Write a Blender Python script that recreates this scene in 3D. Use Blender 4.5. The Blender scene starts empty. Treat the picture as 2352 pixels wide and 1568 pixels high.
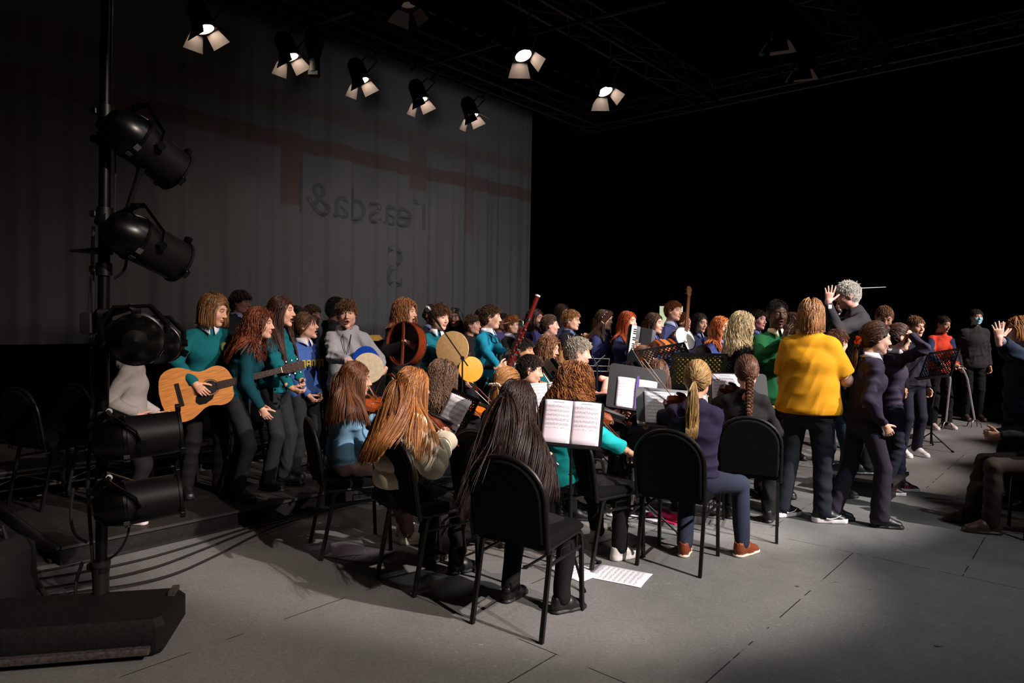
import bpy, math, random
import numpy as np
from mathutils import Vector, Matrix
sc = bpy.context.scene
COL = sc.collection
D2R = math.pi/180
# ------------------------------------------------------------------ camera
F = 1568.0
CAM_Z = 1.5
PITCH, ROLL = -1.68, 0.8
R_CAM = Matrix.Rotation((90+PITCH)*D2R, 3, 'X') @ Matrix.Rotation(ROLL*D2R, 3, 'Z')
cd = bpy.data.cameras.new('camera'); cam = bpy.data.objects.new('camera', cd); COL.objects.link(cam)
cd.sensor_width = 36.0; cd.lens = 24.0; cd.clip_end = 200
cam.matrix_world = Matrix.Translation((0, 0, CAM_Z)) @ R_CAM.to_4x4()
sc.camera = cam
sc.view_settings.view_transform = 'Standard'; sc.view_settings.look = 'None'
sc.view_settings.gamma = 1.0; sc.view_settings.exposure = 0.0
try: sc.view_settings.use_curve_mapping = False
except Exception: pass
sc.cycles.max_bounces = 4; sc.cycles.diffuse_bounces = 2; sc.cycles.glossy_bounces = 2
sc.cycles.transparent_max_bounces = 4
try: sc.cycles.debug_use_compact_bvh = True
except Exception: pass
w = bpy.data.worlds.new('dark_hall'); sc.world = w; w.use_nodes = True
w.node_tree.nodes['Background'].inputs[0].default_value = (0.65, 0.6, 0.6, 1)
w.node_tree.nodes['Background'].inputs[1].default_value = 0.006

def ray(px, py):
    return R_CAM @ Vector(((px-1176)/F, -(py-784)/F, -1.0))
def at(px, py, d):                      # point seen at a pixel, at depth d into the hall
    r = ray(px, py); return Vector((0, 0, CAM_Z)) + r*(d/r.y)
def gz(px, py, z=0.0):                  # point seen at a pixel, at height z
    r = ray(px, py); return Vector((0, 0, CAM_Z)) + r*((z-CAM_Z)/r.z)

TH = 41.0*D2R
U = Vector((math.sin(TH), math.cos(TH), 0)); VV = Vector((-math.cos(TH), math.sin(TH), 0))
def onplane(px, py, v):                 # point seen at a pixel, on a plane parallel to the screen -> (along, height)
    r = ray(px, py); t = v/r.dot(VV); p = r*t+Vector((0, 0, CAM_Z)); return p.dot(U), p.z
def uv(u, v, z=0.0): return U*u + VV*v + Vector((0, 0, z))

# ------------------------------------------------------------------ stage lights, with two added fill lamps
def spot(name, loc, tgt, power, ang, blend, rad=0.09, col=(1, 0.90, 0.80)):
    l = bpy.data.lights.new(name, 'SPOT'); l.energy = power; l.spot_size = ang*D2R; l.spot_blend = blend
    l.shadow_soft_size = rad; l.color = col
    o = bpy.data.objects.new(name, l); COL.objects.link(o); o.location = loc
    o.rotation_euler = (Vector(tgt)-Vector(loc)).to_track_quat('-Z', 'Y').to_euler()
    return o
for u_, pw_, c_ in ((-0.2, 380, (1, 0.84, 0.74)), (1.8, 1350, (1, 0.85, 0.76)), (3.8, 2900, (1, 0.88, 0.82)), (5.8, 3300, (1, 0.93, 0.90)), (7.8, 2500, (1, 0.88, 0.83)), (9.8, 2200, (1, 0.87, 0.83)), (12.0, 2700, (1, 0.87, 0.85))):
    spot('front_of_house_spot', uv(u_+0.3, -5.2, 6.1), uv(u_, 3.72, 0.3), pw_*1.7, 25.5, 0.38, 0.05, c_)
spot('cool_side_spot', (4.5, 1.6, 5.6), (1.5, 5.0, 0.2), 520, 50, 0.9, 0.12, (0.84, 0.94, 1))
spot('overhead_fill', uv(3.4, 0.6, 4.5), uv(3.8, 4.6, 0.0), 150, 90, 1.0, 0.5, (1, 0.9, 0.84))  # added wide soft fill that lifts the shadows, not a real fixture
spot('screen_bounce_fill', uv(6.2, 2.0, 2.7), uv(7.4, 7.7, 1.9), 165, 85, 1.0, 0.9, (0.92, 0.96, 1))  # added lamp standing in for light bounced off the floor onto the screen

# ------------------------------------------------------------------ materials
_M = {}
def lin(c):
    if isinstance(c, str):
        c = c.lstrip('#'); c = [int(c[i:i+2], 16)/255 for i in (0, 2, 4)]
    return tuple(((x+0.055)/1.055)**2.4 if x > 0.04045 else x/12.92 for x in c)
def mat(name, col='#808080', rough=0.6, metal=0.0, spec=0.5, bump=0.0, scale=200.0, var=0.0, emit=None, estr=1.0, aniso=False, trans=0.0, sheen=0.0):
    if name in _M: return _M[name]
    m = bpy.data.materials.new(name); m.use_nodes = True; nt = m.node_tree; b = nt.nodes['Principled BSDF']
    c = lin(col); b.inputs['Base Color'].default_value = (*c, 1); b.inputs['Roughness'].default_value = rough
    b.inputs['Metallic'].default_value = metal; b.inputs['Specular IOR Level'].default_value = spec
    if sheen: b.inputs['Sheen Weight'].default_value = sheen
    if trans: b.inputs['Transmission Weight'].default_value = trans
    if emit: b.inputs['Emission Color'].default_value = (*lin(emit), 1); b.inputs['Emission Strength'].default_value = estr
    if bump or var:
        tc = nt.nodes.new('ShaderNodeTexCoord'); n = nt.nodes.new('ShaderNodeTexNoise'); n.inputs['Scale'].default_value = scale
        n.inputs['Detail'].default_value = 4; nt.links.new(tc.outputs['Object'], n.inputs['Vector'])
        if bump:
            bp = nt.nodes.new('ShaderNodeBump'); bp.inputs['Strength'].default_value = bump; bp.inputs['Distance'].default_value = 0.006
            nt.links.new(n.outputs['Fac'], bp.inputs['Height']); nt.links.new(bp.outputs['Normal'], b.inputs['Normal'])
        if var:
            r = nt.nodes.new('ShaderNodeValToRGB'); r.color_ramp.elements[0].position = 0.3; r.color_ramp.elements[1].position = 0.7
            r.color_ramp.elements[0].color = (*[x*(1-var) for x in c], 1); r.color_ramp.elements[1].color = (*[min(1, x*(1+var)) for x in c], 1)
            nt.links.new(n.outputs['Fac'], r.inputs['Fac']); nt.links.new(r.outputs['Color'], b.inputs['Base Color'])
    _M[name] = m; return m
def hair_mat(dark, light):
    k = 'hair_'+dark+light
    if k in _M: return _M[k]
    m = mat(k, dark, 0.42, 0, 0.45); nt = m.node_tree; b = nt.nodes['Principled BSDF']
    g = nt.nodes.new('ShaderNodeNewGeometry'); r = nt.nodes.new('ShaderNodeValToRGB')
    r.color_ramp.elements[0].color = (*lin(dark), 1); r.color_ramp.elements[1].color = (*lin(light), 1)
    nt.links.new(g.outputs['Random Per Island'], r.inputs['Fac']); nt.links.new(r.outputs['Color'], b.inputs['Base Color'])
    return m
def cloth(col, rough=0.85): return mat('cloth_'+col, col, rough, 0, 0.2, 0.14, 300, 0.10)
def knit(col): return mat('knit_'+col, col, 0.9, 0, 0.15, 0.22, 350, 0.12)
def skin(col): return mat('skin_'+col, col, 0.5, 0, 0.35, 0.15, 300, 0.05)
BLACKM = mat('black_metal', '#121212', 0.38, 0.2, 0.5); CHROME = mat('chrome', '#c8c8c8', 0.2, 1.0)
BLACKF = mat('black_fabric', '#0b0b0c', 0.95, 0, 0.15, 0.5, 300); RUB = mat('black_rubber', '#0c0c0c', 0.7)

# ------------------------------------------------------------------ mesh helpers
def mesh_obj(name, V, Fc, mats, parent=None, origin=None, mi=None, smooth=True, link=True):
    V = np.asarray(V, float); 
    if origin is not None: V = V - np.array(origin)
    me = bpy.data.meshes.new(name)
    if isinstance(Fc, np.ndarray) and len(Fc):
        k = Fc.shape[1]; nf = len(Fc)
        me.vertices.add(len(V)); me.vertices.foreach_set('co', V.astype(np.float32).ravel())
        me.loops.add(nf*k); me.loops.foreach_set('vertex_index', Fc.astype(np.int32).ravel())
        me.polygons.add(nf); me.polygons.foreach_set('loop_start', np.arange(0, nf*k, k, dtype=np.int32))
        me.update(calc_edges=True)
    else:
        me.from_pydata([tuple(v) for v in V], [], [tuple(f) for f in Fc])
    if not isinstance(mats, (list, tuple)): mats = [mats]
    for m in mats: me.materials.append(m)
    if mi is not None: me.polygons.foreach_set('material_index', np.asarray(mi, dtype=np.int32))
    if smooth: me.polygons.foreach_set('use_smooth', np.ones(len(me.polygons), dtype=bool))
    me.update()
    o = bpy.data.objects.new(name, me)
    if link: COL.objects.link(o)
    if parent is not None: o.parent = parent
    return o
def tag(o, label=None, cat=None, group=None, kind=None):
    if label: o['label'] = label
    if cat: o['category'] = cat
    if group: o['group'] = group
    if kind: o['kind'] = kind
    return o
def thing(name, label, cat, loc=(0, 0, 0), M=None, group=None):
    o = bpy.data.objects.new(name, None); COL.objects.link(o); o.empty_display_size = 0.1
    if M is not None: o.matrix_world = M
    else: o.location = loc
    return tag(o, label, cat, group)

class MB:                                   # collects shapes, builds ONE mesh
    def __init__(s): s.v = []; s.f = []; s.m = []
    def add(s, V, Fc, mi=0):
        n = len(s.v); s.v += [tuple(x) for x in V]; s.f += [tuple(i+n for i in f) for f in Fc]; s.m += [mi]*len(Fc); return s
    def box(s, c, size, M=None, mi=0, bev=0.0):
        x, y, z = [k/2 for k in size]; c = Vector(c)
        if bev > 0:
            b = min(bev, x*.99, y*.99, z*.99); pts = []
            V = []
            for sz in (-1, 1):
                for (zz, inset) in (((z, b), (z-b, 0)) if sz > 0 else ((z, b), (z-b, 0))):
                    V.append((sz*zz, inset))
            V.sort()
            ring = lambda i: [(-x+i+b, -y+i), (x-i-b, -y+i), (x-i, -y+i+b), (x-i, y-i-b), (x-i-b, y-i), (-x+i+b, y-i), (-x+i, y-i-b), (-x+i, -y+i+b)]
            P = []
            for zz, i in V: P += [Vector((a, bb, zz)) for a, bb in ring(i*0.7)]
            Fc = [tuple(range(7, -1, -1)), tuple(range(24, 32))]
            for r in range(3):
                for k in range(8): Fc.append((r*8+k, r*8+(k+1) % 8, r*8+8+(k+1) % 8, r*8+8+k))
        else:
            P = [Vector((a, b, d)) for a in (-x, x) for b in (-y, y) for d in (-z, z)]
            Fc = [(0, 1, 3, 2), (4, 6, 7, 5), (0, 4, 5, 1), (2, 3, 7, 6), (0, 2, 6, 4), (1, 5, 7, 3)]
        P = [(M @ (p+c)) if M else (p+c) for p in P]
        return s.add(P, Fc, mi)
    def tube(s, pts, r, n=8, mi=0, cap=True, sq=None):
        pts = [Vector(p) for p in pts]; rr = r if isinstance(r, (list, tuple)) else [r]*len(pts)
        V = []; Fc = []; up = None
        for i, p in enumerate(pts):
            t = (pts[min(i+1, len(pts)-1)]-pts[max(i-1, 0)]).normalized()
            if up is None: up = Vector((0, 0, 1)) if abs(t.z) < 0.9 else Vector((1, 0, 0))
            a = t.cross(up); a = a.normalized() if a.length > 1e-6 else t.orthogonal().normalized()
            b = a.cross(t).normalized(); up = b
            for k in range(n):
                an = 2*math.pi*(k+.5)/n; q = (sq or (1, 1)); V.append(p+a*math.cos(an)*rr[i]*q[0]+b*math.sin(an)*rr[i]*q[1])
        for i in range(len(pts)-1):
            for k in range(n): Fc.append((i*n+k, i*n+(k+1) % n, (i+1)*n+(k+1) % n, (i+1)*n+k))
        if cap: Fc += [tuple(range(n-1, -1, -1)), tuple(range((len(pts)-1)*n, len(pts)*n))]
        return s.add(V, Fc, mi)
    def lathe(s, prof, n=24, M=None, mi=0):      # prof (r, z) around local Z
        V = []; Fc = []
        for r, z in prof:
            for k in range(n):
                a = 2*math.pi*k/n; p = Vector((r*math.cos(a), r*math.sin(a), z)); V.append(M @ p if M else p)
        for i in range(len(prof)-1):
            for k in range(n): Fc.append((i*n+k, i*n+(k+1) % n, (i+1)*n+(k+1) % n, (i+1)*n+k))
        return s.add(V, Fc, mi)
    def prism(s, poly, z0, z1, M=None, mi=0):    # polygon in XY, from z0 to z1
        n = len(poly); P = [Vector((x, y, z0)) for x, y in poly]+[Vector((x, y, z1)) for x, y in poly]
        if M: P = [M @ p for p in P]
        Fc = [tuple(range(n-1, -1, -1)), tuple(range(n, 2*n))]+[(k, (k+1) % n, n+(k+1) % n, n+k) for k in range(n)]
        return s.add(P, Fc, mi)
    def build(s, name, mats, parent=None, smooth=True, bevel=0.0):
        o = mesh_obj(name, s.v, s.f, mats, parent, mi=s.m, smooth=smooth)
        if smooth:
            try: o.data.set_sharp_from_angle(angle=35*D2R)
            except Exception: pass
        if bevel:
            b = o.modifiers.new('bev', 'BEVEL'); b.width = bevel; b.segments = 2; b.limit_method = 'ANGLE'
        return o
def frame(loc, y, z):                        # matrix with Y axis along y and Z near z
    y = Vector(y).normalized(); x = y.cross(Vector(z))
    x = x.normalized() if x.length > 1e-6 else y.orthogonal().normalized(); z = x.cross(y)
    M = Matrix((x, y, z)).transposed().to_4x4(); M.translation = Vector(loc); return M

# ------------------------------------------------------------------ signed distance shapes
def smin(a, b, k):
    h = np.clip(0.5+0.5*(b-a)/k, 0, 1); return b+(a-b)*h-k*h*(1-h)
def cap(P, a, b, ra, rb=None):
    rb = ra if rb is None else rb; a = np.array(a, np.float32); b = np.array(b, np.float32); ab = b-a
    q = P-a; t = np.clip((q@ab)/max(float(ab@ab), 1e-9), 0, 1)
    return np.sqrt(((q-t[:, None]*ab)**2).sum(1))-(ra+t*(rb-ra))
def ell(P, c, r):
    r = np.array(r, np.float32); q = (P-np.array(c, np.float32))/r; return (np.sqrt((q**2).sum(1))-1)*float(r.min())
def ecap(P, a, b, wa, wb, fwd):
    a = np.array(a, np.float32); b = np.array(b, np.float32); ab = b-a; L = float(np.linalg.norm(ab)); z = ab/max(L, 1e-6)
    f = np.array(fwd, np.float32); x = np.cross(f, z); x /= np.linalg.norm(x); y = np.cross(z, x)
    q = P-a; h = q@z; t = np.clip(h/max(L, 1e-6), 0, 1); lz = h-t*L
    wx = wa[0]+t*(wb[0]-wa[0]); wy = wa[1]+t*(wb[1]-wa[1]); wz = np.minimum(wx, wy)
    return (np.sqrt(((q@x)/wx)**2+((q@y)/wy)**2+(lz/wz)**2)-1)*wz
def ev(prims, P, k=0.03, grow=0.0):
    d = None
    for p in prims:
        if p[0] == 'c': e = cap(P, *p[1:])
        elif p[0] == 'e': e = ecap(P, *p[1:])
        else: e = ell(P, *p[1:])
        d = e if d is None else smin(d, e, k)
    return d-grow
CR = [(i, j, k) for i in (0, 1) for j in (0, 1) for k in (0, 1)]
ED = [(a, b) for a in CR for b in CR if sum(b)-sum(a) == 1 and sum(abs(b[i]-a[i]) for i in range(3)) == 1]
def nets(fn, lo, hi, res):
    lo = np.array(lo, np.float32); hi = np.array(hi, np.float32); n = np.maximum(((hi-lo)/res).astype(int)+2, 4)
    # coarse cull: evaluate on blocks only near the surface
    ax = [lo[i]+res*np.arange(n[i], dtype=np.float32) for i in range(3)]
    B = 4
    if n.prod() > 40000:
        cx = [a[::B] for a in ax]; CP = np.stack(np.meshgrid(*cx, indexing='ij'), -1).reshape(-1, 3)
        CF = fn(CP).reshape([len(c) for c in cx]); near = np.abs(CF) < res*B*1.5+0.012
        up = near
        for d in range(3): up = np.repeat(up, B, axis=d)
        up = up[:n[0], :n[1], :n[2]]; cf = CF
        for d in range(3): cf = np.repeat(cf, B, axis=d)
        Fv = cf[:n[0], :n[1], :n[2]].astype(np.float32).copy()
        # dilate so every cell around a near block is evaluated
        m = up.copy()
        for d in range(3):
            for sft in (-B, B):
                r = np.roll(up, sft, axis=d); m |= r
            up = m.copy()
        idx = np.argwhere(m)
        Pn = np.stack([ax[i][idx[:, i]] for i in range(3)], -1)
        Fv[idx[:, 0], idx[:, 1], idx[:, 2]] = fn(Pn)
    else:
        P = np.stack(np.meshgrid(*ax, indexing='ij'), -1).reshape(-1, 3); Fv = fn(P).reshape(n)
    s = Fv < 0
    sl = lambda A, o: A[o[0]:n[0]-1+o[0], o[1]:n[1]-1+o[1], o[2]:n[2]-1+o[2]]
    cnt = sum(sl(s, o).astype(np.int8) for o in CR); act = (cnt > 0) & (cnt < 8); idx = np.argwhere(act)
    if len(idx) == 0: return np.zeros((0, 3)), np.zeros((0, 4), int)
    acc = np.zeros((len(idx), 3)); wt = np.zeros(len(idx))
    for a, b in ED:
        ia = idx+np.array(a); ib = idx+np.array(b); fa = Fv[ia[:, 0], ia[:, 1], ia[:, 2]]; fb = Fv[ib[:, 0], ib[:, 1], ib[:, 2]]
        m = (fa < 0) != (fb < 0); t = np.where(m, fa/np.where(m, fa-fb, 1), 0)
        acc += np.where(m[:, None], np.array(a)+t[:, None]*(np.array(b)-np.array(a)), 0); wt += m
    V = lo+res*(idx+acc/wt[:, None])
    I = -np.ones(act.shape, int); I[act] = np.arange(len(idx)); out = []
    for d in range(3):
        u, v = (d+1) % 3, (d+2) % 3
        A = [slice(1, n[i]-1) for i in range(3)]; A[d] = slice(0, n[d]-1); Bs = list(A); Bs[d] = slice(1, n[d])
        sa = s[tuple(A)]; sb = s[tuple(Bs)]; ch = np.argwhere(sa != sb)
        if len(ch) == 0: continue
        flip = sa[ch[:, 0], ch[:, 1], ch[:, 2]]; base = ch+1; base[:, d] -= 1
        q = []
        for du, dv in ((0, 0), (1, 0), (1, 1), (0, 1)):
            c = base.copy(); c[:, u] -= du; c[:, v] -= dv; q.append(I[c[:, 0], c[:, 1], c[:, 2]])
        q = np.stack(q, 1); q[~flip] = q[~flip][:, ::-1]; out.append(q)
    Q = np.concatenate(out); Q = Q[(Q >= 0).all(1)]
    return V, Q
def bounds(prims, pad=0.05):
    lo = np.full(3, 1e9); hi = -lo
    for p in prims:
        if p[0] == 'c': pts = [p[1], p[2]]; r = max(p[3:5])
        elif p[0] == 'e': pts = [p[1], p[2]]; r = max(*p[3], *p[4])
        else: pts = [p[1]]; r = max(p[2])
        for q in pts: q = np.array(q); lo = np.minimum(lo, q-r); hi = np.maximum(hi, q+r)
    return lo-pad, hi+pad
# ------------------------------------------------------------------ heads, hands, shoes (made once, copied into each figure)
def smax(a, b, k): return -smin(-a, -b, k)
HC = np.array((0, -0.012, 0.018), np.float32); HR = np.array((0.079, 0.1, 0.104), np.float32)
def hairline(p, recede=0.0):
    y = p[:, 1]; z = p[:, 2]; ax = np.abs(p[:, 0])
    zt = np.interp(y, [-0.1, -0.045, -0.012, 0.012, 0.03, 0.055, 0.075, 0.1], [-0.085, -0.075, -0.035, 0.005, 0.008, 0.045, 0.058, 0.066])
    return z > zt+recede
def head_sdf(fem, mo):
    def fn(P):
        A = P.copy(); A[:, 0] = np.abs(A[:, 0])
        d = ell(P, HC, (0.076, 0.097, 0.101))
        d = smin(d, ell(P, (0, 0.030, -0.036), (0.056 if fem else 0.060, 0.057, 0.078)), 0.03)
        d = smin(d, cap(P, (-0.034, 0.012, -0.066), (0.034, 0.012, -0.066), 0.028 if fem else 0.032), 0.03)
        d = smin(d, ell(P, (0, 0.066, -0.1-(0.012 if mo else 0)), (0.02, 0.018, 0.016)), 0.028)
        d = smin(d, ell(A, (0.037, 0.058, -0.028), (0.022, 0.022, 0.022)), 0.02)
        d = smin(d, cap(A, (0.006, 0.083, 0.026), (0.038, 0.076, 0.028), 0.009), 0.014)
        d = smax(d, -ell(A, (0.031, 0.1, 0.008), (0.02, 0.016, 0.0105)), 0.008)
        d = smin(d, ell(A, (0.031, 0.0765, 0.008), (0.0135, 0.0125, 0.0105)), 0.002)
        d = smin(d, cap(P, (0, 0.085, 0.014), (0, 0.106, -0.028), 0.0065, 0.0105), 0.012)
        d = smin(d, ell(A, (0.010, 0.096, -0.032), (0.0085, 0.009, 0.0065)), 0.006)
        d = smin(d, ell(P, (0, 0.0875, -0.057), (0.023, 0.0095, 0.0055)), 0.005)
        d = smin(d, ell(P, (0, 0.086, -0.069-(0.012 if mo else 0)), (0.019, 0.0095, 0.0065)), 0.005)
        if mo: d = smax(d, -ell(P, (0, 0.1, -0.067), (0.0165, 0.022, 0.0125)), 0.003)
        d = smin(d, ell(A, (0.080, -0.008, -0.004), (0.009, 0.019, 0.031)), 0.008)
        d = smax(d, -ell(A, (0.092, -0.002, 0.0), (0.009, 0.010, 0.017)), 0.004)
        return smin(d, cap(P, (0, -0.022, -0.05), (0, -0.055, -0.2), 0.045 if fem else 0.051, 0.05 if fem else 0.056), 0.025)
    return fn
_H = {}
def head_geo(fem, mo, res):
    k = (fem, mo, res)
    if k in _H: return _H[k]
    V, Q = nets(head_sdf(fem, mo), (-0.105, -0.135, -0.235), (0.105, 0.13, 0.135), res)
    c = V[Q].mean(1); x, y, z = c[:, 0], c[:, 1], c[:, 2]; ax = np.abs(x); m = np.zeros(len(Q), int)
    m[hairline(c) & ~((ax > 0.073) & (np.abs(y+0.008) < 0.024) & (z < 0.03) & (z > -0.04))] = 6
    zb = 0.031-0.10*np.abs(ax-0.028)
    m[(np.abs(z-zb) < 0.0036) & (ax > 0.013) & (ax < 0.047) & (y > 0.05)] = 2
    e = ((ax-0.031)/0.0130)**2+((z-0.0075)/0.0048)**2; f = y > 0.072
    m[(e < 1.7) & (e >= 0.9) & (z > 0.0075) & f] = 2
    m[(e < 1) & f] = 3; m[((ax-0.031)**2+(z-0.008)**2 < 0.0056**2) & (e < 1.1) & f] = 4
    lz = -0.063-(0.006 if mo else 0); lh = 0.0165 if mo else 0.0105
    m[((x/0.0245)**2+((z-lz)/lh)**2 < 1) & (y > 0.07)] = 1
    if mo: m[((x/0.0165)**2+((z+0.067)/0.0125)**2 < 1.05) & (y > 0.05)] = 5
    _H[k] = (V, Q, m); return _H[k]
POSE = {'relax': ((22, 28, 18), 2, 25), 'grip': ((62, 78, 45), 0, 60), 'open': ((6, 6, 4), 8, 8), 'bow': ((42, 55, 30), 1, 55),
        'clasp': ((38, 42, 25), 1, 35), 'flat': ((10, 12, 8), 2, 20), 'neck': ((50, 62, 40), 1, 10)}
_HD = {}
def hand_geo(pose, res):
    k = (pose, res)
    if k in _HD: return _HD[k]
    cur, spr, tc = POSE[pose]; prims = [('e', (0, 0.008, 0), (0, 0.078, 0), (0.026, 0.017), (0.037, 0.0135), (0, 0, 1)), ('c', (0, -0.045, 0), (0, 0.012, 0), 0.0235, 0.0235)]
    fing = []
    for i, (bx, L) in enumerate(((-0.028, 0.070), (-0.0095, 0.079), (0.009, 0.073), (0.0265, 0.058))):
        p = Vector((bx, 0.080-abs(i-1.2)*0.003, 0)); a = 0.0; sp = (i-1.5)*spr*D2R; r = 0.0086-0.0004*i
        for j, fr in enumerate((0.46, 0.30, 0.24)):
            a += (cur[j]+i*2.5)*D2R; dv = Vector((math.sin(sp)*math.cos(a), math.cos(sp)*math.cos(a), -math.sin(a)))
            q = p+dv*L*fr; fing.append(('c', tuple(p), tuple(q), r, r*0.92)); p = q; r *= 0.92
    p = Vector((-0.022, 0.022, -0.006)); a = 0
    for j, L in enumerate((0.036, 0.031, 0.024)):
        an = (48-tc*0.35*j)*D2R; dz = -0.25-0.012*tc*(j > 0)
        dv = Vector((-math.sin(an), math.cos(an), dz)).normalized(); q = p+dv*L
        fing.append(('c', tuple(p), tuple(q), (0.0125, 0.0102, 0.0092)[j], (0.0102, 0.0092, 0.0082)[j])); p = q
    def fn(P):
        d = ev(prims, P, 0.015)
        for i in range(0, len(fing), 3): d = smin(d, ev(fing[i:i+3], P, 0.003), 0.0055)
        return d
    lo, hi = bounds(prims+fing, 0.01); V, Q = nets(fn, lo, hi, res); _HD[k] = (V, Q); return V, Q
_SH = {}
def shoe_geo(kind):
    if kind in _SH: return _SH[kind]
    th = 0.034 if kind == 'trainer' else 0.020
    up = [('e', (0, -0.035, 0.05), (0, 0.05, 0.05), (0.034, 0.044), (0.042, 0.048), (0, 0, 1)),
          ('e', (0, 0.05, 0.045), (0, 0.145, 0.032), (0.042, 0.045), (0.038, 0.026), (0, 0, 1)), ('c', (0, -0.03, 0.05), (0, -0.028, 0.088), 0.036, 0.038)]
    def fn(P):
        d = ev(up, P, 0.02); s = ev([('c', (0, -0.035, 0), (0, 0.06, 0), 0.042, 0.043), ('c', (0, 0.06, 0), (0.004, 0.145, 0), 0.043, 0.04)], P*np.array((1, 1, 0.02), np.float32), 0.02)
        s = smax(s, P[:, 2]-th-0.05*np.maximum(P[:, 1]-0.1, 0)-(0.012 if kind == 'trainer' else 0)*np.clip(-P[:, 1]*12, 0, 1), 0.004)
        d = smin(smax(d, th-0.004-P[:, 2], 0.004), s, 0.004)
        lace = 0.004*np.clip(np.sin(P[:, 1]*420), 0, 1)*((P[:, 1] > 0.03) & (P[:, 1] < 0.11) & (np.abs(P[:, 0]) < 0.022))
        d = d-lace
        d = smax(d, -cap(P, (0, -0.03, 0.08), (0, -0.03, 0.16), 0.027), 0.004)
        return np.maximum(d, -P[:, 2]-0.0)
    V, Q = nets(fn, (-0.065, -0.1, -0.008), (0.065, 0.205, 0.14), 0.0075)
    c = V[Q].mean(1); m = (c[:, 2] < th+0.05*np.maximum(c[:, 1]-0.1, 0)-0.001+(0.012 if kind == 'trainer' else 0)*np.clip(-c[:, 1]*12, 0, 1)).astype(int)
    _SH[kind] = (V, Q, m); return _SH[kind]
def xf(V, M):
    A = np.array(M, float); return V@A[:3, :3].T+A[:3, 3]

# ------------------------------------------------------------------ hair
def strands(paths, rad, taper=0.35):
    n, K, _ = paths.shape; T = np.gradient(paths, axis=1); T /= np.linalg.norm(T, axis=2, keepdims=True)+1e-9
    ref = np.array((0.31, 0.2, 0.93)); A = np.cross(T, ref); A /= np.linalg.norm(A, axis=2, keepdims=True)+1e-9; B = np.cross(T, A)
    pr = np.concatenate([[0.75], np.ones(K-2), [taper]])[None, :, None]*np.asarray(rad).reshape(-1, 1, 1)
    rings = [paths+(A*math.cos(a)+B*math.sin(a))*pr for a in (0, 2.0944, 4.18879)]
    V = np.stack(rings, 2).reshape(-1, 3); b = (np.arange(n)[:, None]*K+np.arange(K-1)[None, :]).reshape(-1)*3; Q = []
    for k in range(3): Q.append(np.stack([b+k, b+(k+1) % 3, b+3+(k+1) % 3, b+3+k], 1))
    return V, np.concatenate(Q)
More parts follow.
